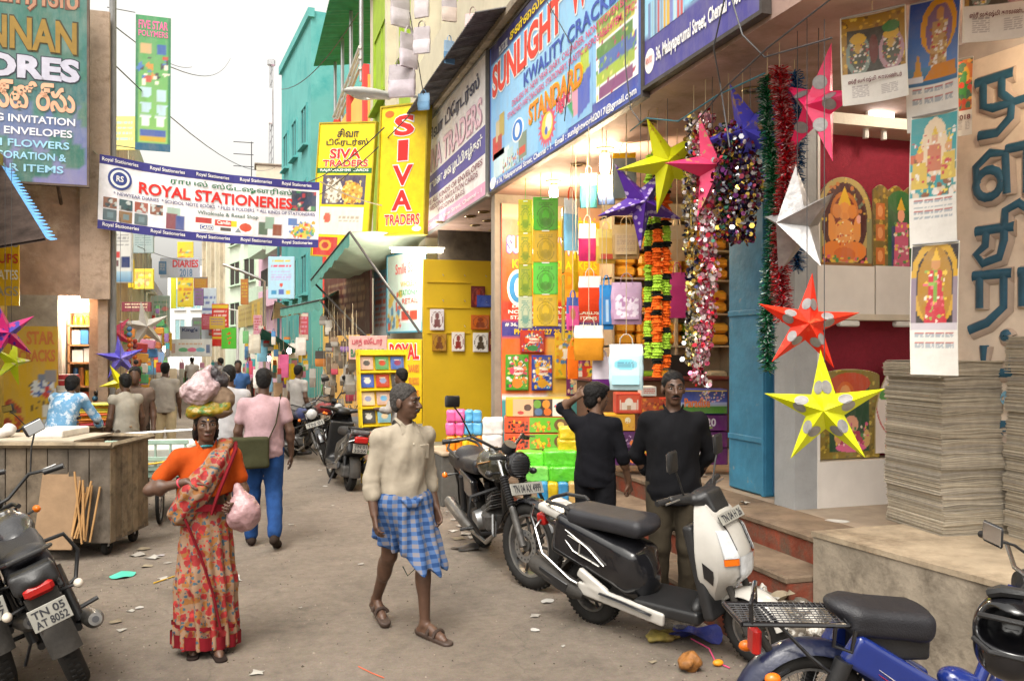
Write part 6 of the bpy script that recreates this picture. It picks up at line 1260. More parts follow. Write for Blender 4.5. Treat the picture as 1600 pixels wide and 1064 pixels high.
# --- laundry-like white bags over the parapet
for i, (x0, y0, x1, y1, d, c1, c2, lab) in enumerate([(609, -25, 642, 42, 13.4, '#aaa2a6', '#c4bcc2', 'white cloth bag highest over the parapet'), (646, -40, 672, 28, 13.0, '#aaa2a6', '#c8c0c4', 'white cloth bag beside the highest one'), (622, 40, 655, 106, 13.2, '#aaa2a6', '#c8bec6', 'crumpled white bag in the middle of the bunch'), (645, 32, 673, 84, 12.8, '#aaa2a6', '#cfc8ce', 'flat white bag facing out of the bunch'), (606, 88, 650, 152, 13.3, '#aaa2a6', '#bcb2ba', 'lowest white bag swinging out sideways'), (690, -20, 714, 34, 12.4, '#aaa2a6', '#c8b8b0', 'white bag with pale print by the bunch'), (693, 55, 711, 100, 12.3, '#88a0b8', '#5a7ea0', 'small blue bag under the white ones'), (726, 10, 752, 68, 11.9, '#c8b0b0', '#c85a30', 'white bag edged in orange by the sunshade'), (652, 140, 672, 172, 13.4, '#8ab0d0', '#7aa4c8', 'small pale blue plastic bag above the white board')]):
    bag(lab, x0, y0, x1, y1, d, c1, c2, .5, RR(i).uniform(-.7, .7), string=False, group='bags hung over the parapet', name='cloth_bag')
wire('bag_line', [W(600, -30, 13.6), W(755, -5, 11.7)], .01, DGREY, 'dark line carrying the cloth bags over the parapet', 'cable'); wire('bag_line', [W(640, 20, 13.2), W(662, 150, 13.4)], .008, DGREY, 'short cord under the bunch of white bags', 'cable')
# --- cables
for i, (a, b, sg, lab) in enumerate([(W(165, 30, 14), W(300, 105, 45), .3, 'thin black cable sagging from the weathered building roof'), (W(266, 105, 18), W(360, 92, 60), .6, 'thin cable crossing the white sky'), (W(172, 95, 14.3), W(430, 262, 50), .8, 'long thin cable running to the distant roof'), (W(440, 140, 30), W(560, 20, 18), .4, 'thin cable along the teal block'), (W(460, 290, 22), W(600, 200, 15), .2, 'cable passing behind the yellow signs'), (W(215, 385, 20), W(320, 405, 40), .2, 'dark cable above the diaries banner'), (W(490, 310, 20), W(640, 180, 14.3), .12, 'fine cable from the trader sign to the street lamp')]):
    wire('overhead_cable', [a, b], .012 if i < 5 else .01, DGREY, lab, sag=sg)
for i, (pts, lab) in enumerate([([onX(853, 0, 3.14), onX(893, 70, 3.14), onX(882, 190, 3.15)], 'thin black wire hanging over the blue board'), ([onX(976, 0, 3.14), onX(977, 100, 3.14), W(985, 170, 7.4), W(1000, 190, 7.2)], 'black wire falling past the blue board end'), ([onX(1133, -5, 3.12), onX(1115, 75, 3.12), W(1125, 130, 6.2), W(1140, 230, 6.1)], 'black wire looping below the pale blue board'), ([onX(1142, -5, 3.12), onX(1160, 55, 3.12), W(1195, 90, 5.6), W(1300, 60, 5.0)], 'black cable running along the soffit to the calendars'), ([W(985, 205, 7.6), W(1010, 185, 7.2), W(1060, 190, 6.8), W(1120, 150, 6.3), W(1195, 115, 5.8)], 'green and blue twisted cord along the soffit'), ([W(1080, 200, 6.6), W(1130, 140, 6.1), W(1200, 75, 5.5), W(1310, -10, 5.0)], 'grey brown wire crossing the soffit')]):
    wire('loose_wire', pts, .006, DGREY if i != 4 else c_('#2a6a78'), lab)
# ================================================================ LEFT SIDE OF THE STREET
A = onY(6, 692, 12.6); B = onY(90, 692, 12.6); A.z = B.z = onY(90, 700, 12.6).z
s = Sign('yellow_tools_board', 'yellow board lettered star cracks picturing tools and buckets beside the lit shop', A, B, onY(90, 510, 12.6).z - A.z, '#c89c12', .04)
s.ink(0, 0, 1, 1, 60, lambda k: (k.grad('#c8a01a', '#d8b020'), k.rect(.62, .40, .8, .44, '#6a7a98'), k.rect(.78, .36, .98, .46, '#8a8a90'), [k.poly([(.5 + .1 * i, .68), (.54 + .1 * i, .60), (.56 + .1 * i, .61), (.53 + .1 * i, .69)], '#5a4a30') for i in range(4)], k.specks(.55, .46, .95, .56, 30, ['#c83a30', '#d8e0e8', '#3a62b0', '#48484a'], .025, 4), k.rect(.7, .64, .92, .74, '#e0e2dc'), k.rect(.72, .76, .95, .82, '#d8dcd8'), k.poly([(.35, .82), (.62, .82), (.58, .98), (.39, .98)], '#e8e8e4'), k.specks(.02, .6, .3, .9, 14, ['#c85a20', '#a83a20', '#5a5a48'], .03, 6)))
s.t('STAR', .42, .04, .95, .15, c_('#c87a3a'), .04); s.t('CRACKS', .28, .19, .96, .29, c_('#c87a3a'), .04)
A = onY(-50, 482, 12.9); B = onY(30, 478, 12.9); A.z = B.z; s = Sign('striped_yellow_poster', 'yellow poster with slanted red and white lettering under the awning', A, B, 1.45, '#e0b818', .03, cat='poster')
for i in range(6): lettering(s.o, ['SALES', 'CRACKERS', 'GIFTS', 'CUPS', 'PLATES', 'BAGS'][i], (.42 * s.w, s.h * (.84 - .15 * i), .98 * s.w, s.h * (.93 - .15 * i)), [c_('#c84a2a'), WHT, c_('#a8a090')][i % 3], .006, .02)
aw = thing('scalloped_awning', 'dark awning with a blue scalloped edge over the left corner shop', 'awning', W(0, 300, 11.)); cen = V3(aw.location)
a, b, c, d = W(-70, 225, 11.8), W(2, 262, 11.6), W(72, 376, 10.2), W(-70, 400, 9.9)
f = lambda u, v: (a.lerp(b, u)).lerp(d.lerp(c, u), v) - cen
g = MB(); g.grid(f, 8, 8); g.grid(lambda u, v: f(u, v) + V3((0, 0, .03)), 8, 8); g.build('sheet', mat('old_tarp', (.05, .035, .03), .9, var=.5, scale=5), aw)
g = MB()
for i in range(22):
    t0, t1 = i / 22, (i + 1) / 22; p0, p1 = f(1, t0), f(1, t1); mid = (p0 + p1) / 2; n_ = V3((.2, -1, 0)).normalized()
    vs = [p0 + V3((0, 0, .03)), p1 + V3((0, 0, .03))] + [p1.lerp(p0, j / 5) + V3((.05 + .09 * math.sin(PI * j / 5), -.02, 0)) for j in range(6)]
    g.add(vs, [tuple(range(8))])
g.build('scalloped_edge', c_('#5a9ad8', .6), aw, 0)
# lit shop: shelves and their stock
sh = thing('lit_shelf_unit', 'cream shelf unit in the lit shop under the weathered wall', 'shelf', (0, 0, 0)); Yb = YL + .62
x0, x1 = xs0 + .03, xs1 - .03; zz = [onY(120, y, Yb).z for y in (660, 632, 603, 566, 538, 508)]; zz.append(onY(120, 486, Yb).z)
ST2 = [c_(h_, .4) for h_ in ('#c8b020', '#5a9a48', '#d8d0c0', '#3a72b0', '#e0e4e8', '#c85a3a', '#6ab0d0', '#e0a060', '#d04a8a', '#e8d8a8', '#4aa060', '#d8c818', '#b87848')]
for z in zz: BX((x0, Yb - .05, z - .025), (x1, Yb + .3, z)).build('shelf_board', mat('shelf_orange', (.45, .22, .10), .5, var=.1), sh, 0)
for x in (x0, x1 - .03): BX((x, Yb - .05, zz[0] - .6), (x + .03, Yb + .3, zz[-1])).build('side_panel', mat('shelf_orange'), sh, 0)
q = RR(21); rowk = ['carton', 'carton', 'roll', 'carton', 'carton', 'tin']
for r, z in enumerate(zz[:-1]):
    hz = (zz[r + 1] - z) * .82; x = x0 + .05
    while x < x1 - .09:
        kind = rowk[r]; w = q.uniform(.075, .10) if kind != 'carton' else q.uniform(.11, .17)
        if x + w > x1 - .03: break
        pal = {0: (2, 4, 3), 1: (4, 5, 7), 2: (8, 3, 10, 11, 12, 12), 3: (4, 4, 5), 4: (3, 6, 4, 3), 5: (0, 1, 2, 0)}[r]; m = ST2[q.choice(pal)]; hh = hz * q.uniform(.8, 1)
        if kind == 'carton': me = RX((0, 0, hh / 2), (w * .95, .2, hh), .006).mesh('stock_carton', m, 0); nm, lab = 'stock_carton', 'small carton on the lit shop shelves'
        elif kind == 'roll': me = LA([(.0005, 0), (w * .45, 0), (w * .46, .01), (w * .46, hh - .01), (w * .3, hh), (.0005, hh)], 12).mesh('paper_roll', m); nm, lab = 'paper_roll', 'coloured upright paper roll on the lit shop shelf'
        else: me = LA([(.0005, 0), (w * .42, 0), (w * .42, hh * .8), (w * .30, hh * .88), (w * .30, hh), (.0005, hh)], 12).mesh('tin', m); nm, lab = 'stock_tin', 'small tin on the top shelf of the lit shop'
        o = link(nm, me); o.location = (x + w / 2, Yb + .08, z); tag(o, lab, nm.split('_')[1], 'stock on the lit shop shelves'); x += w
for i, py in enumerate((471, 481, 491)):
    p = onY(115, py, YL + .25 + .18 * i); p.z = zl - .01; o = thing('ceiling_lamp', '%s round lit lamp in the lit shop ceiling' % ['front', 'middle', 'rear'][i], 'lamp', p)
    LA([(.0005, -.012), (.10, -.012), (.105, 0)], 20).build('diffuser', mat('lamp_glow'), o); LA([(.10, -.014), (.125, -.012), (.125, .0)], 20).build('rim', WHITEP, o)
l = bpy.data.lights.new('shop_ceiling_light', 'POINT'); l.energy = 45; l.color = (1., .88, .7); l.shadow_soft_size = .15; lo = bpy.data.objects.new('shop_ceiling_light', l); COL.objects.link(lo); lo.parent = o; lo.location = (0, -.15, -.12)
# floor stock in front of it
def drum(label, px, py0, py1, rpx, d, m):
    p = W(px, py1, d); r = rpx * d / FPX; h = (py1 - py0) * d / FPX; o = thing('paper_drum', label, 'drum', p); LA([(.0005, 0), (r * .98, 0), (r, .02), (r, h - .02), (r * .96, h), (.0005, h)], 24).build('roll', m, o); LA([(r * .99, h * .45), (r * 1.012, h * .47), (r * 1.012, h * .53), (r * .99, h * .55)], 24).build('tape', WHITEP, o); return o
drum('red drum of paper tape on top of the grey drums', 108, 585, 602, 15, 11.2, c_('#a8303a', .5)); drum('pale grey drum of paper under the red one', 106, 602, 618, 16, 11.2, c_('#b8b4ac', .6)); drum('lowest grey drum of paper in the pile', 104, 618, 636, 17, 11.2, c_('#a4a098', .6))
tb = thing('cardboard_table', 'brown cardboard boxes serving as a table for folded sheets', 'box table', (*W(156, 700, 11.0)[:2], 0), -.1); zt_ = W(156, 664, 11.).z
RX((0, 0, zt_ / 2), (.62, .5, zt_ - .01), .012).build('carton', mat('cardboard', (.24, .155, .09), .85, var=.15), tb, 0); RX((.08, -.02, zt_ - .005), (.74, .56, .02), .005).build('top_board', mat('cardboard'), tb, 0)
zc = zt_ + .005
for i, c in enumerate(['#c83a4a', '#d86a30', '#e08a1c', '#d8b020', '#d8642a', '#e0c830', '#b8b830', '#e0a020', '#d8d048']):
    o = blob('folded_sheet', [rbx((0, 0, .016), (.22, .15, .004), None, .011, .005)], .012, c_(c, .5), None, lambda X, Y, Z: .003 * nz(X, Y, Z, 30, i)); o.location = (tb.location.x + q.uniform(-.02, .02), tb.location.y + q.uniform(-.02, .02), zc); o.rotation_euler = (0, 0, q.uniform(-.15, .15)); zc += .031
    tag(o, '%s folded sheet in the pile on the cardboard table' % ['crimson', 'rust', 'orange', 'mustard', 'brick', 'lemon', 'olive', 'amber', 'topmost yellow'][i], 'sheet')
# hanging stars on the left
star('magenta and violet star lantern at the left edge', 8, 520, 52, 9.5, star_mat('star_magenta', '#b81a6a', '#3a2a98', .52, 8.), .25, .4, group='paper star lanterns on the left'); star('lime and silver star lantern below the magenta one', 18, 566, 40, 9.8, star_mat('star_lime', '#b8c818', '#c8c0a0', .58, 7.), 1.0, .8, group='paper star lanterns on the left')
star('glossy pink star lantern beside the lit shop', 178, 521, 36, 13.4, star_mat('star_gloss_pink', '#d83a68', '#e86a8a', .6, 7.), .45, .5, group='paper star lanterns on the left'); star('white paper star lantern beside the pink one', 226, 510, 40, 15.5, mat('white_paper', (.6, .57, .53), .6), .15, .3, group='paper star lanterns on the left')
star('violet star lantern above the yellow one', 188, 560, 36, 12.8, star_mat('star_violet', '#5a52c0', '#8a80d8', .55, 6.), .1, .1, group='paper star lanterns on the left'); star('plain yellow star lantern over the folded sheets', 188, 598, 32, 12.4, star_mat('star_plain_yellow', '#d8d010', '#e0c820', .6, 6.), .5, -.2, group='paper star lanterns on the left')
star('orange star lantern half turned near the folded sheets', 205, 612, 22, 12.6, star_mat('star_orange', '#e0501c', '#e87a3a', .6, 6.), .3, .9, group='paper star lanterns on the left')
for i, (px, y0, y1, d) in enumerate([(157, 500, 620, 13.5), (202, 490, 600, 13.2), (211, 520, 590, 14.), (150, 600, 640, 13.)]):
    a, b = W(px, y0, d), W(px, y1, d); o = thing('bead_string', 'string of dark and coloured foil balls hanging by the lit shop', 'garland', b, 0, 'foil ball strings by the lit shop'); n = int((a.z - b.z) / .085)
    for j in range(n): SP((q.uniform(-.015, .015), 0, j * .085), .042, 8, 6).build('ball', c_(q.choice(['#2a2a2e', '#a83028', '#c8601c', '#4a7aa0', '#b8b0a8', '#7a2a3a']), .25), o)
    TU([(0, 0, 0), (0, 0, a.z - b.z)], .004, 4).build('string', STR, o)
for i, (px, y0, y1, d, w) in enumerate([(220, 535, 600, 15, .3), (232, 500, 560, 16, .3), (245, 500, 545, 18, .3), (228, 600, 650, 15, .34), (214, 560, 610, 15, .22), (240, 600, 640, 17, .3)]):
    strip('strip of coloured goods hanging at the left stalls', px, y0, y1, d, w, BRT + ['#c8a878', '#d89a3a'], 4, 'coloured goods strips at the left stalls', i)
# --- wooden box cart
C0 = G(172, 872); C1 = G(232, 842); uR = (C1 - C0).normalized(); uL = V3((-uR.y, uR.x, 0))
if uL.x > 0: uL = -uL
wb = thing('wooden_box_cart', 'weathered plank box cart on small wheels parked at the left', 'cart', C0); LR = (C1 - C0).length; LLn = 1.75; hb0, hb1 = .13, 1.04
PLK = [mat('plank_%d' % i, c, .85, var=.35, scale=5, bump=.35, bscale=22, dirt=(.07, .055, .04), dscale=6, dlo=.5, dhi=.7) for i, c in enumerate([(.19, .145, .095), (.23, .18, .12), (.135, .105, .075), (.11, .09, .07)])]
q = RR(3)
def plank_row(n, origin, u, L, nrm, ms):
    for i in range(n):
        a = L * i / n + .004; b = L * (i + 1) / n - .004; M = frame(origin + u * a, origin + u * b); M.translation += V3((0, 0, hb0)); ww = b - a
        RX((ww / 2, (hb1 - hb0) / 2 + q.uniform(-.012, .012), -.012 + q.uniform(-.004, .004)), (ww, hb1 - hb0 - .02, .024), .003, M=M).build('plank', q.choice(ms), wb, 0)
plank_row(7, V3((0, 0, 0)), uR, LR, None, PLK[:2]); plank_row(9, uL * LLn, -uL, LLn, None, PLK[2:])
MB().prism([(0, 0), tuple((uR * LR)[:2]), tuple((uR * LR + uL * LLn)[:2]), tuple((uL * LLn)[:2])], .03, None, hb0 + .01).build('floor_board', PLK[3], wb, 0)
e = .03; pts = [(-(uR + uL) * e), uR * (LR + e) - uL * e, uR * (LR + e) + uL * (LLn + e), uL * (LLn + e) - uR * e]
for i in range(4): TU([pts[i] + V3((0, 0, hb1)), pts[(i + 1) % 4] + V3((0, 0, hb1))], .028, 4).build('rim_batten', PLK[1], wb, 0)
MB().prism([tuple(p[:2]) for p in (uR * .02 + uL * .35, uR * (LR - .02) + uL * .35, uR * (LR - .02) + uL * LLn, uR * .02 + uL * LLn)], .018, None, hb1 + .018).build('lid_board', mat('pale_ply', (.42, .36, .28), .8, var=.15), wb, 0)
for p in (uR * .14 + uL * .1, uR * (LR - .12) + uL * .1, uL * (LLn - .1) + uR * .14, uR * (LR - .12) + uL * (LLn - .1)):
    MB().torus(.05, .03, 20, 8, M=MT(V3((p.x, p.y, .08))) @ frame((0, 0, 0), uR).to_3x3().to_4x4()).build('caster_wheel', mat('tyre', (.02, .019, .018), .8, var=.3, bump=.2), wb)
    TU([(p.x, p.y, .08), (p.x, p.y, hb0 + .02)], .022, 8).build('caster_fork', STEEL, wb)
RX(tuple(uL * .45 + uR * -.07 + V3((0, 0, .45))), (.36, .015, .7), .004, (R(14), 0, math.atan2(uL.y, uL.x))).build('loose_ply_sheet', mat('cardboard'), None, 0)
o = bpy.context.scene.objects.get('loose_ply_sheet'); o.location = C0; tag(o, 'brown plywood sheet leaning on the box cart side', 'plywood')
sb = thing('stick_bundle', 'bundle of thin split wood sticks leaning on the box cart', 'sticks', C0 + uL * .18 - uR * .09)
for i in range(12): TU([(q.uniform(-.05, .05) + uL.x * .05 * (i % 3), q.uniform(-.03, .0), .16 + q.uniform(0, .08)), (q.uniform(-.12, .12), q.uniform(-.02, .05), .72 + q.uniform(-.12, .1))], .010, 5).build('stick', mat('raw_wood', (.42, .24, .10), .8, var=.2), sb)
th_ = W(180, 690, 8.9); o = blob('foam_sheet', [rbx((0, 0, .04), (.24, .16, .025), None, .012, .004)], .012, c_('#d8d4cc', .8)); o.location = (C0 + uR * .5 + uL * .75) + V3((0, 0, hb1 + .03)); o.rotation_euler = (0, 0, math.atan2(uR.y, uR.x)); tag(o, 'white foam box lid lying on the box cart', 'foam lid')
o = blob('crumpled_cloth', [ell((0, 0, .05), (.12, .08, .05)), ell((.08, .05, .07), (.06, .07, .06))], .01, c_('#c8c4c0', .9), None, lambda X, Y, Z: .012 * nz(X, Y, Z, 40, 2)); o.location = C0 + uL * 1.2 + uR * .25 + V3((0, 0, hb1 + .03)); tag(o, 'crumpled grey cloth on the box cart rim', 'cloth')
# --- green push cart with a spoked wheel
wc = G(250, 818); pc = thing('push_cart', 'pale green push cart with yellow rope and spoked wheel beside the box cart', 'cart', wc, -.15)
GRC = mat('pale_green_paint', (.30, .42, .34), .7, var=.2, scale=8)
RIMM = mat('bicycle_rim', (.25, .24, .23), .4, metal=.7)
for yy in (0., .95):
    Mw = MT((0, yy, .32)) @ MRo(R(8), 4, 'Z') @ MRo(R(90), 4, 'Y')
    wl = MB().torus(.30, .02, 40, 8, M=Mw).build('wheel', mat('tyre'), pc); MB().torus(.275, .008, 40, 6, M=Mw).build('rim', RIMM, wl); sp = MB()
    for i in range(20): sp.tube([(0, 0, .03 * (-1) ** i), (.28 * math.cos(i * PI / 10), .28 * math.sin(i * PI / 10), 0)], .0025, 4, M=Mw)
    sp.cyl((0, 0, -.04), (0, 0, .04), .025, M=Mw); g = sp.build('spokes', RIMM, wl); g['kind'] = 'stuff'
TU([(0, 0, .32), (0, .95, .32)], .02, 8).build('axle', DGREY, pc)
z0 = W(250, 742, 9.3).z; z1 = W(250, 690, 9.3).z
RX((-.1, .48, z0), (.85, 1.2, .05), .01).build('bed', GRC, pc, 0)
for i in range(6): RX((-.48 + i * .155, -.13, (z0 + z1) / 2), (.02, .03, z1 - z0), .004).build('side_post', GRC, pc, 0)
for z in (z0 + .08, (z0 + z1) / 2, z1): RX((-.1, -.14, z), (.86, .025, .05), .006).build('side_rail', GRC, pc, 0)
RX((-.1, .45, z0 + .16), (.78, 1., .26), .02).build('foam_block', c_('#cdcbc2', .8), pc, 0)
TU([(-.52, -.165, z0 + .1), (0, -.17, z0 + .14), (.35, -.165, z0 + .2)], .012, 6).build('yellow_rope', c_('#d8a818'), pc); TU([(-.5, .2, z1 + .06), (.5, .1, z1 + .12)], .014, 6).build('handle', STEEL, pc)
# ================================================================ PEOPLE
SKIN = [mat('skin_dark', (.092, .046, .028), .5, var=.16, scale=22, bump=.08, sss=.05), mat('skin_brown', (.13, .066, .038), .55, var=.14, scale=22, bump=.08, sss=.05)]
HAIRB = mat('hair_black', (.006, .005, .005), .6, var=.3, scale=60, bump=.5, bscale=140, spec=.25); HAIRG = mat('hair_grey', (.055, .05, .047), .8, var=.5, scale=80, bump=.6, bscale=150)
EYEW = mat('eye_white', (.26, .22, .19), .3, var=.05, bump=0); EYEB = mat('eye_dark', (.01, .007, .006), .2, var=0, bump=0)
def hand(w, d, nrm, sz=1., curl=.35, thumb=1, grip=0.):
    """palm and five fingers from the wrist w along d; nrm = back of the hand; thumb side +1/-1 along d x nrm"""
    w, d, nrm = V3(w), V3(d).normalized(), V3(nrm); nrm = (nrm - d * nrm.dot(d)).normalized(); s = d.cross(nrm) * thumb; P = []
    pc = w + d * .045 * sz
    for q in (-.026, -.009, .009, .026): P.append(cap(w + s * q * .6 * sz, w + d * .085 * sz + s * q * sz, .0125 * sz, .011 * sz, .010))
    for i, (q, L) in enumerate(((.030, .070), (.010, .080), (-.010, .074), (-.029, .058))):
        p = w + d * .085 * sz + s * q * sz; c = curl + .12 * i * curl
        for j, f in enumerate((.45, .32, .23)):
            a = c * (j + .6) + grip * (j + 1); dd = (d * math.cos(a) - nrm * math.sin(a)).normalized(); p2 = p + dd * L * f * sz * 1.05; P.append(cap(p, p2, (.0092 - .0009 * j) * sz, (.0086 - .001 * j) * sz, .003)); p = p2
    t0 = w + d * .025 * sz + s * .022 * sz; t1 = t0 + (d * .55 + s * .75 - nrm * .25).normalized() * .042 * sz; t2 = t1 + (d * .9 + s * .25 - nrm * (.35 + grip * .5)).normalized() * .034 * sz
    P += [cap(t0, t1, .0125 * sz, .0105 * sz, .008), cap(t1, t2, .0105 * sz, .0085 * sz, .003)]
    return P
BASE = dict(pel=(0, 0, .95), chest=(0, 0, 1.24), neck=(0, -.005, 1.45), head=(0, .02, 1.605), shl=(-.172, -.005, 1.375), shr=(.172, -.005, 1.375), ell=(-.225, -.02, 1.12), elr=(.225, -.02, 1.12), wrl=(-.235, .05, .88), wrr=(.235, .05, .88), hil=(-.09, 0, .93), hir=(.09, 0, .93), knl=(-.10, .02, .50), knr=(.10, .02, .50), anl=(-.105, -.02, .085), anr=(.105, -.02, .085), tol=(-.125, .13, .03), tor=(.125, .13, .03))
def person(label, loc, rot, H=1.70, J=None, skin=0, yaw=0., nod=0., tilt=0., hair='short', hairm=None, vox=.0085, fat=1., hands=None, shirt=None, legs=None, face=True, detail=True, extra=None, cat='person', beard=None, female=False, grp=None):
    """facing +Y, right hand +X. shirt = (material, sleeve 0..2, hem z, open collar), legs = (material, kind)"""
    o = thing('person', label, cat, loc, rot, grp); j = {k: V3(v) for k, v in BASE.items()}
    for k, v in (J or {}).items(): j[k] = V3(v)
    S = H / 1.70; o.scale = (S, S, S); sk = SKIN[skin]
    Mh = MT(j['head']) @ Euler((nod, tilt, yaw)).to_matrix().to_4x4(); hp = lambda x, y, z: Mh @ V3((x, y, z)); hr = Mh.to_3x3()
    fx = fat; cw = .88 if female else 1.
    body = [ell(j['pel'] + V3((0, -.01, 0)), (.155 * fx, .115 * fx, .13), None, .03), cap(j['pel'], j['chest'], .115 * fx, .125 * fx, .05), ell(j['chest'] + V3((0, .0, .03)), (.165 * cw * fx, .112 * fx, .165), None, .05),
            cap(j['shl'], j['shr'], .05, .05, .05), cap(j['neck'] - V3((0, 0, .06)), j['shl'], .05, .045, .04), cap(j['neck'] - V3((0, 0, .06)), j['shr'], .05, .045, .04), cap(j['neck'] - V3((0, 0, .04)), j['head'] - V3((0, .015, .05)), .056, .05, .03)]
    for s_ in ('l', 'r'):
        body += [cap(j['sh' + s_], j['el' + s_], .052 * fx, .041, .03), cap(j['el' + s_], j['wr' + s_], .041, .027, .02), ell(j['el' + s_].lerp(j['wr' + s_], .28), (.042, .042, .06), None, .02)]
        body += [cap(j['hi' + s_], j['kn' + s_], .084 * fx, .054, .03), cap(j['kn' + s_], j['an' + s_], .053, .034, .02), ell(j['kn' + s_].lerp(j['an' + s_], .28) + V3((0, -.018, 0)), (.046, .05, .10), None, .03)]
        an, to = j['an' + s_], j['to' + s_]; fd = (to - an); heel = an - V3((fd.x, fd.y, 0)).normalized() * .04; heel.z = max(.03, heel.z - .05)
        body += [cap(heel, an, .034, .036, .02), cap(heel, to, .03, .03, .015), cap(an.lerp(to, .35), to + fd * .22, .034, .022, .02)]
        h = (hands or {}).get(s_, {}); wd = h.get('d') or (j['wr' + s_] - j['el' + s_]); th = 1 if s_ == 'r' else -1
        if detail: body += hand(j['wr' + s_], wd, h.get('n', (1 if s_ == 'r' else -1, -.2, 0)), 1.03, h.get('curl', .35), h.get('t', th), h.get('grip', 0))
        else: body += [cap(j['wr' + s_], j['wr' + s_] + V3(wd).normalized() * .13, .03, .018, .02)]
    # head: skull, jaw, brow, nose, lips, chin, ears
    body += [ell(hp(0, -.012, .035), (.073, .092, .083), hr, .02), ell(hp(0, .028, -.035), (.056, .062, .072), hr, .03), ell(hp(0, .055, -.092), (.028, .026, .02), hr, .02)]
    if face:
        body += [cap(hp(-.04, .076, .024), hp(.04, .076, .024), .013, .013, .012), cap(hp(0, .088, .012), hp(0, .112, -.028), .009, .0145, .008), ell(hp(.014, .098, -.032), (.011, .011, .008), hr, .005), ell(hp(-.014, .098, -.032), (.011, .011, .008), hr, .005),
                 ell(hp(0, .085, -.062), (.027, .014, .011), hr, .006), ell(hp(.035, .062, -.015), (.025, .02, .018), hr, .015), ell(hp(-.035, .062, -.015), (.025, .02, .018), hr, .015)]
        for e in (-1, 1): body += [ell(hp(e * .03, .094, .008), (.016, .012, .009), hr, .008, 's'), ell(hp(e * .076, -.012, -.006), (.011, .021, .034), hr, .006)]
    blob('body', body, vox, sk, o)
    if face:
        for e in (-1, 1):
            ey = SP(hp(e * .030, .0765, .007), (.012, .011, .0065), 10, 8).build('eye', EYEW, o); SP(hp(e * .030, .0845, .007), (.0062, .0045, .006), 8, 6).build('iris', EYEB, ey)
            TU([hp(e * .012, .091, .029), hp(e * .032, .090, .036), hp(e * .052, .074, .029)], [.004, .0055, .003], 6).build('eyebrow', hairm or HAIRB, o)
        TU([hp(-.024, .088, -.062), hp(0, .1, -.0605), hp(.024, .088, -.062)], [.003, .006, .003], 6).build('lips', mat('lips', (.10, .035, .03), .5), o)
        if beard: TU([hp(-.03, .087, -.056), hp(-.012, .1, -.047), hp(.012, .1, -.047), hp(.03, .087, -.056)], [.003, .007, .007, .003], 6).build('moustache', beard, o)
    hm = hairm or HAIRB; g = .006
    if hair != 'none':
        hp_ = [ell(hp(0, -.016, .043), (.073 + g, .092 + g, .083 + g), hr, .01), cut(hp(0, .055, .05), hr @ V3((0, .78, -.62)), .012)]
        if hair == 'short': hp_.insert(1, ell(hp(0, -.05, -.01), (.068, .055, .065), hr, .02))
        if hair == 'mop': hp_ = [ell(hp(0, -.012, .05), (.094, .112, .098), hr, .01), ell(hp(.02, .06, .075), (.06, .055, .04), hr, .02), ell(hp(0, -.06, -.02), (.075, .055, .07), hr, .02), cut(hp(0, .085, .045), hr @ V3((0, .75, -.66)), .012)]
        if hair == 'bun': hp_ = [ell(hp(0, -.016, .04), (.084, .103, .09), hr, .01), ell(hp(0, -.10, -.03), (.05, .045, .045), hr, .02), ell(hp(.06, -.05, -.05), (.03, .05, .07), hr, .02), ell(hp(-.06, -.05, -.05), (.03, .05, .07), hr, .02), cut(hp(0, .05, .05), hr @ V3((0, .86, -.5)), .012)]
        blob('hair', hp_, min(vox, .008), hm, o, lambda X, Y, Z: .004 * nz(X, Y, Z, 150, 1) + .003 * nz(X, Y, Z, 330, 2))
    if shirt:
        m, slv, hem, fold = shirt[:4]; a = .018
        P = [ell(j['chest'] + V3((0, 0, .03)), (.165 * cw * fx + a, .112 * fx + a + .006, .165 + a), None, .05), cap(j['pel'].lerp(j['chest'], .3), j['chest'], .135 * fx + a, .135 * fx + a, .05), cap(V3((j['pel'].x, j['pel'].y, hem)), j['pel'].lerp(j['chest'], .4), .148 * fx + a, .14 * fx + a, .05), cap(j['shl'], j['shr'], .056 + a * .4, .056 + a * .4, .05), cap(j['neck'] - V3((0, 0, .065)), j['shl'], .062, .054, .04), cap(j['neck'] - V3((0, 0, .065)), j['shr'], .062, .054, .04), cap(j['neck'] - V3((0, 0, .06)), j['neck'] - V3((0, .0, .02)), .075, .066, .02)]
        P = [(p if p[2] != 'c' or p[5] < .12 else ('u', p[1], 'e', (p[3] + p[4]) / 2, (max(p[5], p[6]) * 1.12, max(p[5], p[6]) * .9, (p[4] - p[3]).length / 2 + p[5] * .8), None)) for p in P]
        P.append(cut((0, 0, hem), (0, 0, -1), .01)); P.append(ell(j['neck'] + V3((0, .03, .03)), (.05, .055, .05), None, .01, 's'))
        if len(shirt) > 4 and shirt[4]: P.append(cap(j['neck'] + V3((0, .11, .03)), j['chest'] + V3((0, .16, .02)), .035, .008, .01, 's'))
        for s_ in ('l', 'r'):
            sh_, el_, wr_ = j['sh' + s_], j['el' + s_], j['wr' + s_]
            if slv < 1: P.append(cap(sh_, sh_.lerp(el_, slv), .064 * fx, .062, .03))
            else: P += [cap(sh_, el_, .059 * fx, .052, .03), cap(el_, el_.lerp(wr_, min(1, slv - 1)), .054, .045, .02)] + ([cap(el_.lerp(wr_, slv - 1.12), el_.lerp(wr_, slv - 1), .057, .058, .005)] if 1 < slv < 1.9 else [])
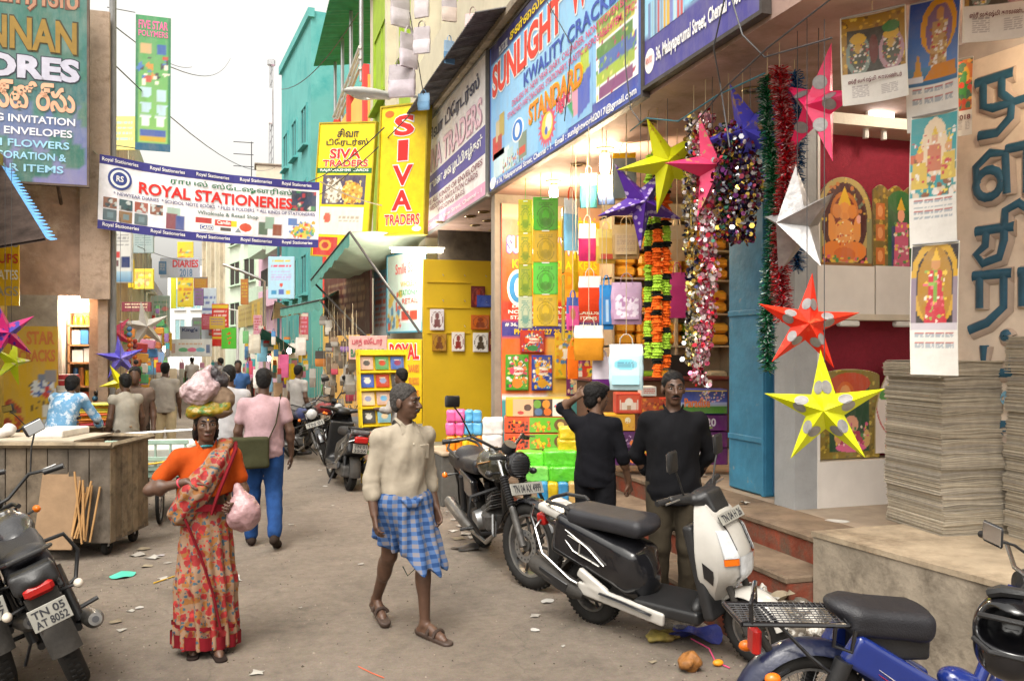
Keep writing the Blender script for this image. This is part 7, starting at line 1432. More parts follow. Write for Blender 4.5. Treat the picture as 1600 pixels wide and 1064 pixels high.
        sh = blob('shirt', P, vox, m, o, lambda X, Y, Z: fold * (.9 * nz(X * 1.7 + Z * .5, Y * 1.7, Z * .4, 24, 1) + .55 * np.sin((Z + X * .6) * 44 + 3 * nz(X, Y, Z, 9, 3)) * np.clip((1.2 - Z) * 3, .1, 1) + .25 * nz(X * 1.5, Y * 1.5, Z * .7, 60, 5)))
        for s_ in (-1, 1):   # collar wings
            nk = j['neck']; MB().add([nk + V3((s_ * .005, .088, -.035)), nk + V3((s_ * .062, .062, .0)), nk + V3((s_ * .075, .0, .035)), nk + V3((s_ * .068, .0, .052)), nk + V3((s_ * .05, .062, .022)), nk + V3((s_ * .07, .095, -.06))], [(0, 1, 4), (1, 2, 3, 4), (0, 5, 1)]).build('collar', m, sh, 0)
    if legs:
        m, kind = legs[0], legs[1]
        if kind == 'trousers':
            P = [ell(j['pel'] - V3((0, .005, .0)), (.168 * fx, .128 * fx, .12), None, .03)]
            for s_ in ('l', 'r'): P += [cap(j['hi' + s_], j['kn' + s_], .098 * fx, .080, .03), cap(j['kn' + s_] - V3((0, .012, 0)), j['an' + s_].lerp(j['kn' + s_], .05), .080, .066, .02)]
            blob('trousers', P, vox, m, o, lambda X, Y, Z: .008 * nz(X * 1.5, Y * 1.5, Z * .6, 20, 2) + .003 * nz(X, Y, Z, 55, 1))
        for s_ in ('l', 'r'):
            if len(legs) > 2 and legs[2]:
                an, to = j['an' + s_], j['to' + s_]; fd = V3((to.x - an.x, to.y - an.y, 0)).normalized(); a0 = an - fd * .055; b0 = to + fd * .06
                if legs[3] == 'sandal':
                    zs_ = .0 if an.z < .12 else None; pitch = (to.z - an.z) + .055
                    P = [cap(a0 + V3((0, 0, -.058)), b0 + V3((0, 0, -.022)), .036, .042, .01), ('i', .004, 'h', a0 + V3((0, 0, -.045)), ((b0 - a0 + V3((0, 0, .036))).cross(V3((0, 0, 1)))).cross(b0 - a0 + V3((0, 0, .036))).normalized())]
                    so = blob('sandal', P, .007, legs[2], o)
                    sd = fd.cross(V3((0, 0, 1))); mid = an.lerp(to, .62) + V3((0, 0, .012))
                    for q_ in (-.03, .035): TU([mid + fd * q_ + sd * (.046 * math.cos(t_ * PI / 8)) + V3((0, 0, .036 * math.sin(t_ * PI / 8) - .026)) for t_ in range(9)], .009, 6, flat=1.6).build('strap', legs[2], so)
                else: blob('shoe', [cap(a0 + V3((0, 0, -.04)), to + V3((0, 0, .004)), .04, .04, .02), cap(to, b0, .042, .032, .02), cap(an - V3((0, 0, .03)), an, .048, .045, .02), cut((0, 0, min(.004, to.z - .03)), (0, 0, -1))], .009, legs[2], o)
    return o, j, hp
def check_mat(key, base, c1, c2, sc=16.):
    m = bpy.data.materials.new(key); m.use_nodes = True; t = m.node_tree; b = t.nodes['Principled BSDF']; L = t.links.new; b.inputs['Roughness'].default_value = .9
    tc = nd(t, 'ShaderNodeTexCoord'); sp = nd(t, 'ShaderNodeSeparateXYZ'); L(tc.outputs['Object'], sp.inputs[0])
    at = nd(t, 'ShaderNodeMath', operation='ARCTAN2'); L(sp.outputs[0], at.inputs[0]); L(sp.outputs[1], at.inputs[1])
    def wave(src, f):
        mu = nd(t, 'ShaderNodeMath', operation='MULTIPLY'); mu.inputs[1].default_value = f; L(src, mu.inputs[0]); si = nd(t, 'ShaderNodeMath', operation='SINE'); L(mu.outputs[0], si.inputs[0])
        mr = nd(t, 'ShaderNodeMapRange'); mr.inputs[1].default_value = -.15; mr.inputs[2].default_value = .15; L(si.outputs[0], mr.inputs[0]); return mr.outputs[0]
    w1 = wave(at.outputs[0], sc); w2 = wave(sp.outputs[2], sc * 6.5)
    m1 = nd(t, 'ShaderNodeMix', data_type='RGBA'); L(w1, m1.inputs[0]); m1.inputs[6].default_value = (*lin(base), 1); m1.inputs[7].default_value = (*lin(c1), 1)
    m2 = nd(t, 'ShaderNodeMix', data_type='RGBA'); L(w2, m2.inputs[0]); L(m1.outputs[2], m2.inputs[6])
    m3 = nd(t, 'ShaderNodeMix', data_type='RGBA'); L(w1, m3.inputs[0]); m3.inputs[6].default_value = (*lin(c1), 1); m3.inputs[7].default_value = (*lin(c2), 1); L(m3.outputs[2], m2.inputs[7])
    L(m2.outputs[2], b.inputs['Base Color']); MATS[key] = m; return m
def floral_mat():
    m = bpy.data.materials.new('floral_sari'); m.use_nodes = True; t = m.node_tree; b = t.nodes['Principled BSDF']; L = t.links.new; b.inputs['Roughness'].default_value = .75
    tc = nd(t, 'ShaderNodeTexCoord'); oc = tc.outputs['Object']; cur = None; base = (*lin('#8c6e56'), 1)
    nz_ = nd(t, 'ShaderNodeTexNoise', Scale=14., Detail=3.); L(oc, nz_.inputs['Vector']); av = nd(t, 'ShaderNodeMix', data_type='RGBA', blend_type='ADD'); av.inputs[0].default_value = .09; L(oc, av.inputs[6]); L(nz_.outputs['Color'], av.inputs[7])
    for sc, hi, col in ((17., .46, '#8a5826'), (26., .34, '#34505e'), (14., .40, '#8a1c1c'), (20., .30, '#a82824'), (12., .16, '#6a1218')):
        mp = nd(t, 'ShaderNodeMapping'); mp.inputs[1].default_value = (sc * .37, sc * .11, sc * .73); L(av.outputs[2], mp.inputs[0])
        v = nd(t, 'ShaderNodeTexVoronoi', Scale=sc); L(mp.outputs[0], v.inputs['Vector']); mr = nd(t, 'ShaderNodeMapRange'); mr.inputs[1].default_value = hi; mr.inputs[2].default_value = hi - .06; L(v.outputs['Distance'], mr.inputs[0])
        mx = nd(t, 'ShaderNodeMix', data_type='RGBA'); L(mr.outputs[0], mx.inputs[0]); mx.inputs[7].default_value = (*lin(col), 1)
        if cur is None: mx.inputs[6].default_value = base
        else: L(cur, mx.inputs[6])
        cur = mx.outputs[2]
    L(cur, b.inputs['Base Color']); MATS['floral'] = m; return m
def cloth(h, **k): return mat('cloth_' + h, h, .88, **{**dict(var=.16, scale=7, bump=.22, bscale=17), **k})
# --- old man in a cream shirt and checked lungi, walking towards us, looking to his left
pm = (G(584, 985) + G(676, 1005)) / 2
LUNGI = check_mat('blue_check', '#1c3f70', '#44608c', '#77737a', 18.)
pmi = (MT(pm) @ MRo(PI + .33, 4, 'Z') @ Matrix.Scale(1.66 / 1.7, 4)).inverted(); la = pmi @ (G(664, 995) + V3((0, 0, .09))); ra_ = pmi @ (G(588, 968) + V3((0, 0, .15)))
lk = V3((-.09, 0, .94)).lerp(la, .5) + V3((0, .05, 0)); rk_ = V3((.09, 0, .94)).lerp(ra_, .5) + V3((0, .09, -.01))
p, j, hp = person('old man in a cream shirt and blue checked lungi walking and looking aside', pm, PI + .33, 1.66,
    dict(pel=(0, 0, .96), chest=(.0, .02, 1.25), neck=(.0, .02, 1.455), head=(.005, .05, 1.605), shl=(-.17, .02, 1.365), shr=(.17, 0, 1.365), ell=(-.225, -.05, 1.10), wrl=(-.235, .05, .87), elr=(.235, -.02, 1.10), wrr=(.24, .05, .87), knl=lk, anl=la, tol=la + V3((-.03, .16, -.06)), knr=rk_, anr=ra_, tor=ra_ + V3((.02, .13, -.095))), 0, .62, -.02, 0,
    'short', HAIRG, .0075, .93, {'l': dict(curl=.5), 'r': dict(curl=.45)}, (cloth('#9c9282'), 1.42, .90, .010, True), (None, 'none', mat('sandal_brown', (.05, .03, .022), .6), 'sandal'), beard=HAIRG)
P = [ell((0, .0, .93), (.185, .145, .10), None, .05)]
for s_ in ('l', 'r'): P += [cap(j['hi' + s_], j['kn' + s_] + V3((0, 0, -.12)), .105, .125, .10)]
P += [cap((.0, .06, .90), (-.08, .20, .46), .07, .075, .08), cap((-.12, .10, .80), (-.20, .12, .48), .05, .06, .07), cap((.06, .1, .85), (.0, .20, .44), .05, .05, .06), cut((0, 0, .60), (.25, -.42, -1), .006), cut((0, 0, 1.0), (0, 0, 1), .01)]
lg = blob('lungi', P, .0075, LUNGI, p, lambda X, Y, Z: .014 * np.sin(np.arctan2(X, Y) * 12 + 7 * Z + 2 * nz(X, Y, Z, 8, 1)) * np.clip((1.0 - Z) * 3, .2, 1) + .006 * nz(X, Y, Z, 30, 2))
blob('knot', [ell((.02, .165, .93), (.045, .03, .03), None, .01), cap((.0, .165, .93), (-.05, .17, .97), .02, .015), cap((.03, .165, .93), (.08, .15, .96), .02, .014)], .007, LUNGI, lg, lambda X, Y, Z: .004 * nz(X, Y, Z, 70, 1))
for i in range(5): SP((-.004, .148 - .006 * i, 1.33 - i * .075), (.006, .004, .006), 8, 6).build('button', c_('#d8d0bc'), p)
RX((-.095, .126, 1.27), (.09, .012, .10), .004, (R(-4), 0, R(14))).build('shirt_pocket', cloth('#9c9282'), p, 0)
TU([(.04, .14, .58), (.0, .17, .50), (.05, .16, .46), (.07, .13, .52)], .004, 5).build('drawstring', cloth('#1c2420'), p)
# --- woman in a floral sari with a load on her head
pw = G(322, 1016); FLO = floral_mat(); RB = cloth('#6c101a'); ORB = cloth('#a8430e')
p, j, hp = person('woman in a floral red sari and orange blouse carrying a load on her head', pw, PI + .12, 1.52,
    dict(ell=(-.25, .02, 1.13), wrl=(-.17, .23, 1.08), elr=(.37, .02, 1.17), wrr=(.14, .17, 1.235), head=(0, .02, 1.605), anl=(-.05, .06, .09), tol=(-.07, .2, .03), anr=(.07, -.06, .09), tor=(.09, .08, .03), knl=(-.07, .08, .5), knr=(.07, 0, .5)), 0, .05, .03, 0,
    'bun', HAIRB, .0075, 1.02, {'l': dict(d=(.25, .9, -.2), n=(-.7, .2, -.3), curl=.5, grip=.25), 'r': dict(d=(-.95, .25, -.05), n=(0, .3, .95), curl=.25, t=1)}, (ORB, .62, 1.12, .006), (None, 'none', cloth('#241a16'), 'sandal'), female=True)
SAR = []
for z0, z1, rx0, ry0, rx1, ry1 in ((.06, .5, .215, .19, .19, .17), (.5, .98, .19, .17, .175, .145)): 
    for i in range(5): t = i / 4; SAR.append(ell((0, .005, z0 + (z1 - z0) * t), (rx0 + (rx1 - rx0) * t, ry0 + (ry1 - ry0) * t, .13), None, .06))
SAR += [cut((0, 0, .075), (0, 0, -1), .008), cut((0, 0, 1.04), (0, 0, 1), .02)]
sfold = lambda X, Y, Z: .019 * np.sin(np.arctan2(X + .04, Y) * 13 + 5 * (1 - Z) + 1.5 * nz(X, Y, Z, 5, 1)) * np.clip((1.05 - Z) * 1.5, 0, 1) + .005 * nz(X, Y, Z, 24, 2)
sa = blob('sari', SAR, .0085, FLO, p, sfold)
def bandz(z, rx, ry, hgt, m, nm, z2=None, sm=0.):
    g = MB(); g.grid(lambda u, v: ((rx + .009 + .010 * math.sin(u * 2 * PI * 13 + sm)) * math.sin(2 * PI * u), .005 + (ry + .009 + .010 * math.sin(u * 2 * PI * 13 + sm)) * math.cos(2 * PI * u), z + hgt * v + .02 * math.sin(u * 2 * PI)), 90, 2); return g.build(nm, m, sa)
bandz(.065, .222, .197, .09, RB, 'hem_border'); bandz(.20, .214, .190, .025, RB, 'hem_border')
MB().grid(lambda u, v: (.205 * math.sin(2 * PI * u), .01 + .178 * math.cos(2 * PI * u), 1.0 + .05 * v + .025 * math.sin(2 * PI * u + 1)), 48, 3).build('waist_border', RB, sa)
blob('pallu', [cap((.17, .09, 1.0), (.08, .135, 1.16), .085, .095, .05), cap((.08, .13, 1.16), (-.08, .105, 1.36), .10, .075, .05), cap((-.08, .09, 1.36), (-.135, .0, 1.45), .06, .05, .04), cap((-.135, 0, 1.45), (-.14, -.12, 1.25), .05, .06, .04), cap((-.14, -.12, 1.25), (-.1, -.16, .8), .06, .07, .04)], .0085, FLO, sa, lambda X, Y, Z: .006 * np.sin((X + Z * .7) * 70 + nz(X, Y, Z, 9, 1)) + .004 * nz(X, Y, Z, 40, 1))
TU([(-.02, .185, 1.00), (-.06, .20, 1.13), (-.13, .165, 1.30), (-.19, .075, 1.42), (-.20, -.02, 1.46)], [.02, .022, .024, .026, .026], 8, flat=.6).build('pallu_border', RB, sa); TU([(.15, .17, .98), (.05, .195, .72), (-.03, .2, .45), (-.08, .21, .2)], .016, 8, flat=.6).build('pleat_border', RB, sa)
MB().torus(.030, .006, 20, 6, M=MT(j['wrr'].lerp(j['elr'], .18)) @ basis(j['elr'] - j['wrr'])[2].to_track_quat('Z', 'Y').to_matrix().to_4x4()).build('bangle', c_('#e0465a', .3), p); MB().torus(.062, .006, 24, 6, M=MT((0, .01, 1.445)) @ MRo(R(18), 4, 'X')).build('necklace', c_('#2f8a94', .4), p)
SP(hp(0, .098, .042), (.006, .003, .007), 8, 6).build('forehead_mark', c_('#d8a018'), p)
# her load: ring of packets, bags and a sack, plus the bag she carries
def loadb(name, label, cat, prims, vox, m, amp, fr, sd): 
    o = blob(name, prims, vox, m, None, lambda X, Y, Z: amp * nz(X, Y, Z, fr, sd) + amp * .5 * nz(X, Y, Z, fr * 2.3, sd + 1)); sc_ = .64 if cat != 'bag' or 'side' not in label else 1; o.matrix_world = MT(pw) @ MRo(PI + .12, 4, 'Z') @ MT((0, 0, zb_)) @ Matrix.Scale(sc_, 4) @ MT((0, 0, -zb_)); return tag(o, label, cat)
zb_ = 1.505
PKT = mat('packet_bundle', '#8a7218', .3, var=.1, scale=9, bump=.5, bscale=25, dirt='#4a6a28', dscale=14, dlo=.5, dhi=.56)
loadb('packet_bundle', 'yellow and green packet bundle lying across the top of her head', 'bundle', [cap((.13, .05, zb_ + .02), (-.16, .04, zb_ + .075), .07, .075, .03), ell((-.02, .02, zb_ + .03), (.2, .15, .06), None, .03)], .009, PKT, .008, 34, 1)
loadb('jute_sack', 'tan cloth sack wedged beside the packets on her head', 'sack', [ell((-.13, -.03, zb_ + .14), (.15, .13, .13), None, .03), ell((-.1, .0, zb_ + .02), (.16, .14, .06), None, .03)], .009, cloth('#7a6654'), .012, 26, 3)
loadb('pink_plastic_bag', 'pinkish translucent plastic bag of goods on top of her load', 'bag', [ell((.05, .0, zb_ + .23), (.19, .16, .15), (0, .2, 0), .04), ell((.02, .0, zb_ + .36), (.09, .09, .07), None, .05), cap((.0, 0, zb_ + .4), (-.04, 0, zb_ + .47), .04, .02, .03)], .009, mat('pink_plastic', '#a88e90', .22, var=.25, scale=9, bump=.6, bscale=26, dirt='#a89aa0', dscale=6), .015, 30, 4)
loadb('dark_plastic_bag', 'dark striped plastic bag on the back of her load', 'bag', [ell((-.13, -.05, zb_ + .33), (.10, .11, .10), None, .04), cap((-.1, 0, zb_ + .40), (-.08, 0, zb_ + .46), .05, .03, .03)], .009, mat('dark_plastic', '#3a3538', .35, var=.5, scale=24, bump=.5), .012, 36, 6)
loadb('pale_plastic_bag', 'pale pink plastic bag held against her side', 'bag', [ell((-.20, .25, .90), (.10, .10, .11), None, .03), cap((-.19, .24, 1.0), (-.17, .22, 1.07), .05, .02, .04)], .008, mat('pale_plastic', '#a07e80', .3, var=.2, scale=12, bump=.6, bscale=30), .010, 36, 8)
# --- two men at the shop steps
BLK = cloth('#0c0c10', scale=5); pa = G(1052, 962)
person('man in an untucked black shirt and khaki trousers with hands behind his back', pa, PI - .42, 1.73, dict(ell=(-.26, -.08, 1.13), wrl=(-.10, -.19, .92), elr=(.26, -.08, 1.13), wrr=(.10, -.20, .92), head=(0, .02, 1.605)), 0, .12, .0, 0, 'short', HAIRB, .0085, 1.05, {'l': dict(d=(.9, -.1, -.3), n=(0, -1, 0)), 'r': dict(d=(-.9, -.1, -.3), n=(0, -1, 0))}, (BLK, 1.55, .80, .007), (cloth('#3a3328'), 'trousers', DGREY, 'shoe'), beard=HAIRB)
pb = W(930, 545, 7.0); pb.z = 0.
person('young man in a black shirt scratching the back of his head by the bags', pb, -.75, 1.61, dict(ell=(-.33, .05, 1.50), wrl=(-.17, -.02, 1.60), elr=(.25, .0, 1.12), wrr=(.27, .10, .88), head=(0, .03, 1.60)), 1, -.75, .05, 0, 'mop', HAIRB, .0085, .98, {'l': dict(d=(.7, -.3, .5), n=(-.3, -.9, .2), curl=.6), 'r': dict(curl=.7)}, (cloth('#0c0c12'), 1.15, .84, .007), (cloth('#101014'), 'trousers', DGREY, 'shoe'), beard=None)
# --- walkers with their backs to us
bk = G(412, 852)
p, j, hp = person('man with his back turned in a pale pink check shirt carrying an olive shoulder bag', bk, -.06, 1.70, dict(knl=(-.11, .05, .5), anl=(-.12, .06, .085), tol=(-.14, .21, .03), knr=(.10, .0, .5), anr=(.11, -.26, .15), tor=(.13, -.14, .035), elr=(.25, -.03, 1.12), wrr=(.26, .05, .88), ell=(-.24, .0, 1.12), wrl=(-.24, .08, .9)), 0, .0, 0, 0, 'short', HAIRB, .010, 1.05, None, (mat('pink_check', '#a88a8e', .85, var=.1, scale=30, bump=.1), .55, .86, .008), (mat('denim', '#1f3f70', .9, var=.25, scale=12, bump=.2, bscale=150), 'trousers', cloth('#2a201a'), 'shoe'), face=False)
OLV = cloth('#3a3a26'); sb_ = blob('shoulder_bag', [rbx((-.13, -.17, .93), (.16, .03, .12), (0, 0, .12), .03)], .011, OLV, None, lambda X, Y, Z: .006 * nz(X, Y, Z, 24, 1)); sb_.matrix_world = p.matrix_basis; tag(sb_, 'olive cloth shoulder bag with a flap on the walking man', 'shoulder bag')
RX((-.13, -.208, .98), (.34, .02, .16), .01, (0, 0, .12)).build('flap', OLV, sb_, 0); TU([(.02, -.18, .98), (.12, -.15, 1.2), (.165, -.03, 1.475), (.14, .1, 1.42)], .02, 8, flat=.3).build('strap', OLV, sb_)
def walker(label, px, foot, topc, legc, rot, H=1.68, J=None, skin=0, hair='short', vox=.014, d=None, slv=.5, hem=.86, z=0., grp=None, legk='trousers'):
    loc = G(px, foot) if d is None else V3((*W(px, 545, d)[:2], z)); return person(label, loc, rot, H, J, skin, 0, 0, 0, hair, HAIRB, vox, 1., None, (topc, slv, hem, .008), (legc, legk, DGREY, 'shoe'), face=False, detail=False)
walker('man in a plain white shirt walking away ahead of the shoulder bag man', 358, 800, cloth('#a8a6a8'), cloth('#2a3448'), .1, 1.70)
walker('man in a blue and white plaid shirt bending over the box cart', 90, 0, mat('plaid', '#6a9ac0', .85, var=.1, scale=10, dirt='#c8d4e0', dscale=9, dlo=.48, dhi=.54), cloth('#3a3a40'), -.5, 1.66, dict(chest=(0, .12, 1.22), neck=(0, .2, 1.40), head=(0, .27, 1.52), shl=(-.18, .18, 1.36), shr=(.18, .18, 1.36), ell=(-.28, .3, 1.12), wrl=(-.25, .45, .98), elr=(.26, .35, 1.12), wrr=(.2, .5, 1.0)), d=10.0, slv=1.7)
walker('dark haired man in a brown vest facing us beyond the box cart', 211, 0, cloth('#6a5a50'), cloth('#3a342e'), PI, 1.66, d=11.2, slv=.3)
walker('bare shouldered man in a white vest turned to the folded sheets', 196, 0, cloth('#9a9488'), cloth('#4a4038'), .6, 1.58, d=10.9, slv=.1)
walker('distant man in a white shirt and cream trousers beyond the push cart', 258, 0, cloth('#a09a92'), cloth('#b8a888'), .0, 1.66, d=14.5)
walker('distant man in a blue shirt under the hanging bags', 372, 0, cloth('#3a5a8a'), cloth('#2a2a30'), PI, 1.65, d=18)
walker('grey haired man in a white shirt standing by the parked motorcycles', 466, 0, cloth('#a09c98'), cloth('#5a5248'), -.9, 1.6, d=15.5)
walker('man in a white shirt leafing through a diary at the yellow rack', 628, 0, cloth('#9c9690'), cloth('#3a3834'), .9, 1.62, dict(elr=(.24, .1, 1.12), wrr=(.12, .33, 1.12), ell=(-.24, .1, 1.12), wrl=(-.1, .34, 1.12)), d=12.0, slv=1.5, z=0.)
for i, (px, d) in enumerate([(300, 30), (345, 26), (390, 27)]): walker('%s in the crowd at the far end of the lane' % ['figure in white', 'figure in grey', 'figure in pink', 'figure in pale blue'][i], px, 0, cloth(['#b0aca8', '#8a8a8a', '#a88a90', '#6a8a9a'][i]), cloth('#2c2a2a'), i * 1.1, 1.6 + .02 * i, d=d, vox=.022)
# ================================================================ VEHICLES (local frame: forward +X, left +Y, origin on the ground under the rear axle)
TYRE = mat('tyre'); BLKP = mat('black_plastic', (.016, .016, .017), .42, var=.25, scale=9, bump=.12, bscale=120); GLOSSB = mat('gloss_black', (.008, .008, .01), .16, var=.15, bump=.02, coat=.5); SEATM = mat('seat_vinyl', (.014, .014, .018), .48, var=.2, bump=.25, bscale=160)
CHROME = mat('chrome', (.36, .36, .36), .24, metal=1., var=.1, bump=.03); ALLOY = mat('alloy', (.30, .30, .30), .38, metal=.85, var=.25, scale=12); ENG = mat('engine_grime', (.09, .085, .08), .55, metal=.5, var=.4, scale=18, bump=.2); REDL = mat('red_lens', (.38, .012, .01), .2, var=.1, bump=.05); ORL = mat('orange_lens', (.75, .16, .01), .2, var=.1, bump=.05); CLRL = mat('headlamp_glass', (.55, .56, .57), .10, var=.15, scale=30, bump=.15, bscale=60); PLATEW = c_('#94928a', .5); MIRR = mat('mirror_glass', (.75, .75, .75), .04, metal=1., var=0, bump=0); DUST = mat('dusty_black', (.030, .026, .022), .75, var=.4, scale=8, bump=.2)
def wheel(p, c, Rw, tr, kind='alloy', M=None, disc=True, spokes=10):
    T = (M or Matrix()) @ MT(V3(c)) @ MRo(R(90), 4, 'X')
    w = MB(); w.torus(Rw - tr, tr, 48, 12, M=T, flat=1.05); w = w.build('wheel', TYRE, p); tb = MB()
    for i in range(44):
        for s in (-1, 1):
            a = 2 * PI * (i + .25 * s) / 44; q = Rw - tr + tr * .97; tb.box((q * math.cos(a), q * math.sin(a), s * tr * .28), (.012, .016, tr * .5), (0, 0, a), T)
    g = tb.build('tread_blocks', TYRE, w, 0); g['kind'] = 'stuff'
    LA([(Rw - 2.0 * tr, -tr * .7), (Rw - 1.7 * tr, -tr * .75), (Rw - 1.75 * tr, 0), (Rw - 1.7 * tr, tr * .75), (Rw - 2.0 * tr, tr * .7), (Rw - 2.1 * tr, 0), (Rw - 2.0 * tr, -tr * .7)], 40, T).build('rim', ALLOY if kind != 'dark' else ENG, w)
    if kind == 'spoke':
        sp = MB()
        for i in range(28): a = 2 * PI * i / 28; sp.tube([(.03 * math.cos(a + .8), .03 * math.sin(a + .8), .03 * (-1) ** i), ((Rw - 2 * tr) * math.cos(a), (Rw - 2 * tr) * math.sin(a), 0)], .002, 4, M=T)
        g = sp.build('spokes', ALLOY, w); g['kind'] = 'stuff'
    else:
        for i in range(spokes):
            a = 2 * PI * i / spokes; TU([(.03 * math.cos(a), .03 * math.sin(a), 0), ((Rw - 2 * tr) * math.cos(a), (Rw - 2 * tr) * math.sin(a), 0)], .011, 6, M=T).build('spoke', BLKP if kind == 'dark' else DUST, w)
    MB().cyl((0, 0, -.06), (0, 0, .06), .038, n=16, M=T).build('hub', ENG, w)
    if disc:
        d = MB(); d.lathe([(.07, .062), (.115, .062), (.115, .067), (.07, .067), (.07, .062)], 32, T); d.build('brake_disc', ALLOY, w)
        d = MB()
        for i in range(16): a = 2 * PI * i / 16; d.cyl((.093 * math.cos(a), .093 * math.sin(a), .0605), (.093 * math.cos(a), .093 * math.sin(a), .0685), .008, n=8, M=T)
        g = d.build('disc_holes', DGREY, w); g['kind'] = 'stuff'
    return w
def fender(p, c, Rf, a0, a1, width, m, M=None, name='fender', lip=.03):
    g = MB(); T = (M or Matrix()) @ MT(V3(c))
    for off in (0, -.004): g.grid(lambda u, v: ((Rf + off - lip * (abs(2 * v - 1) ** 3)) * math.cos(a0 + (a1 - a0) * u), width * (v - .5), (Rf + off - lip * (abs(2 * v - 1) ** 3)) * math.sin(a0 + (a1 - a0) * u)), 24, 8, T)
    return g.build(name, m, p)
def put(o, M): o.matrix_local = M; return o
def plate(p, M, w, h, lines, m=PLATEW):
    pl = RX((0, 0, 0), (w, h, .006), .002, M=M).build('number_plate', m, p, 0); n = len(lines)
    for i, tx in enumerate(lines): o = lettering(pl, tx, (-w * .42, h * (.44 - (i + .92) / n * .88), w * .42, h * (.44 - (i + .12) / n * .88)), BLACKT, .0055, .02); o.data.transform(M)
    return pl
def indicator(p, a, b, m=ORL, M=None):
    a, b = V3(a), V3(b); s = TU([a, b], .009, 6, M=M).build('indicator', BLKP, p); SP(b, (.036, .026, .026), 12, 8, M=M).build('lens', m, s); return s
def mirror(p, base, tip, nrm, M=None, w=.13, h=.085):
    base, tip = V3(base), V3(tip); s = TU([base, base.lerp(tip, .55) + V3((0, 0, .02)), tip], .006, 6, M=M).build('mirror', BLKP, p); u, v, n = basis(nrm); T = MT(tip)
    Q = Matrix((V3((0, 1, 0)), V3((0, 0, 1)), V3(nrm).normalized())).transposed().to_4x4() if abs(nrm[0]) > .7 else Matrix((u, v, n)).transposed().to_4x4()
    RX((0, .02, 0), (w, h, .022), .02, M=(M or Matrix()) @ T @ Q).build('mirror_shell', BLKP, s); RX((0, .02, .0125), (w * .86, h * .82, .004), .0015, M=(M or Matrix()) @ T @ Q).build('mirror_glass', MIRR, s, 0); return s
def motorcycle(label, loc, head, lean, steer, tankm, stripe=None, front_plate=None, rear_plate=None, vox=.009, grille=True, guard=True, name='motorcycle', mir=('l',), boots=True):
    o = thing(name, label, 'motorcycle', loc, Euler((lean, 0, head), 'XYZ')); Wb = 1.36; Rw = .305
    wheel(o, (0, 0, Rw), Rw, .055, 'dark', disc=False, spokes=6)
    hd = V3((1.02, 0, .86)); ax = V3((-.42, 0, .9)).normalized(); St = MT(hd) @ MRo(steer, 4, ax) @ MT(-hd)
    wheel(o, (Wb, 0, Rw), Rw, .05, 'alloy', M=St, spokes=10)
    for s in (-1, 1):
        y = s * .085; lo, up = V3((Wb, y, Rw)), V3((1.08, y, .88)); f = TU([lo, lo.lerp(up, .45)], .026, 10, M=St).build('fork', ENG, o); TU([lo.lerp(up, .4), up], .018, 10, M=St).build('stanchion', CHROME, f)
        if boots:
            b = MB(); b.tube([lo.lerp(up, .46 + .36 * i / 24) for i in range(25)], [.034 if i % 2 else .026 for i in range(25)], 12, M=St); b.build('fork_boot', BLKP, f)
    fender(o, (Wb, 0, Rw), Rw + .035, R(25), R(165), .13, GLOSSB, St, 'front_fender')
    TU([(1.0, -.1, .90), (1.12, -.1, .91), (1.12, .1, .91), (1.0, .1, .90)], .016, 8, M=St).build('fork_yoke', BLKP, o)
    Lx = V3((1.19, 0, .86)); TL = St @ MT(Lx) @ MRo(R(90), 4, 'Y')
    h = LA([(.0005, -.10), (.05, -.09), (.09, -.03), (.098, .02), (.092, .035)], 24, TL).build('headlamp', GLOSSB, o); LA([(.088, .028), (.06, .05), (.0005, .062)], 24, TL).build('lens', CLRL if not grille else DGREY, h)
    if grille:
        g = MB()
        for i in range(-4, 5): x = i * .019; q = math.sqrt(max(.0001, .088 ** 2 - x * x)); g.tube([(x, -q, .045), (x, -q * .5, .07), (x, q * .5, .07), (x, q, .045)], .0045, 5, M=TL)
        g = g.build('lamp_grille', BLKP, h); g['kind'] = 'stuff'
    LA([(.0005, .02), (.05, .02), (.055, -.02), (.05, -.05), (.0005, -.06)], 18, St @ MT((1.10, .0, .99)) @ MRo(R(35), 4, 'Y')).build('instrument', BLKP, o)
    hbp = [(.86, -.36, 1.03), (.96, -.24, 1.06), (1.04, -.08, .97), (1.04, .08, .97), (.96, .24, 1.06), (.86, .36, 1.03)]
    TU(hbp, .012, 8, M=St).build('handlebar', BLKP, o)
    for s in (-1, 1):
        TU([(.88, s * .30, 1.035), (.82, s * .41, 1.02)], .019, 10, M=St).build('grip', BLKP, o); TU([(.96, s * .26, 1.05), (.92, s * .40, 1.035)], .006, 6, M=St).build('lever', ALLOY, o); indicator(o, (1.10, s * .06, .80), (1.12, s * .21, .80), ORL if not grille else BLKP, St); indicator(o, (-.22, s * .04, .62), (-.27, s * .18, .62), ORL if rear_plate is None else c_('#c8beb0', .2))
    for s in mir: k = 1 if s == 'l' else -1; mirror(o, (.96, k * .25, 1.06), (.93, k * .40, 1.30), (-1, k * .25, -.1), St)
    blob('fuel_tank', [ell((.80, 0, .82), (.24, .135, .12), (0, .14, 0), .03), ell((.62, 0, .79), (.16, .10, .09), (0, .1, 0), .04), ell((.95, 0, .85), (.10, .10, .08), None, .04)], vox, tankm, o)
    if stripe:
        for s in (-1, 1): TU([(.98, s * .085, .885), (.82, s * .137, .855), (.62, s * .108, .80)], .012, 6, flat=.4).build('tank_stripe', stripe, o)
    LA([(.0005, .012), (.035, .012), (.04, 0), (.04, -.02)], 18, MT((.82, 0, .945))).build('fuel_cap', CHROME, o)
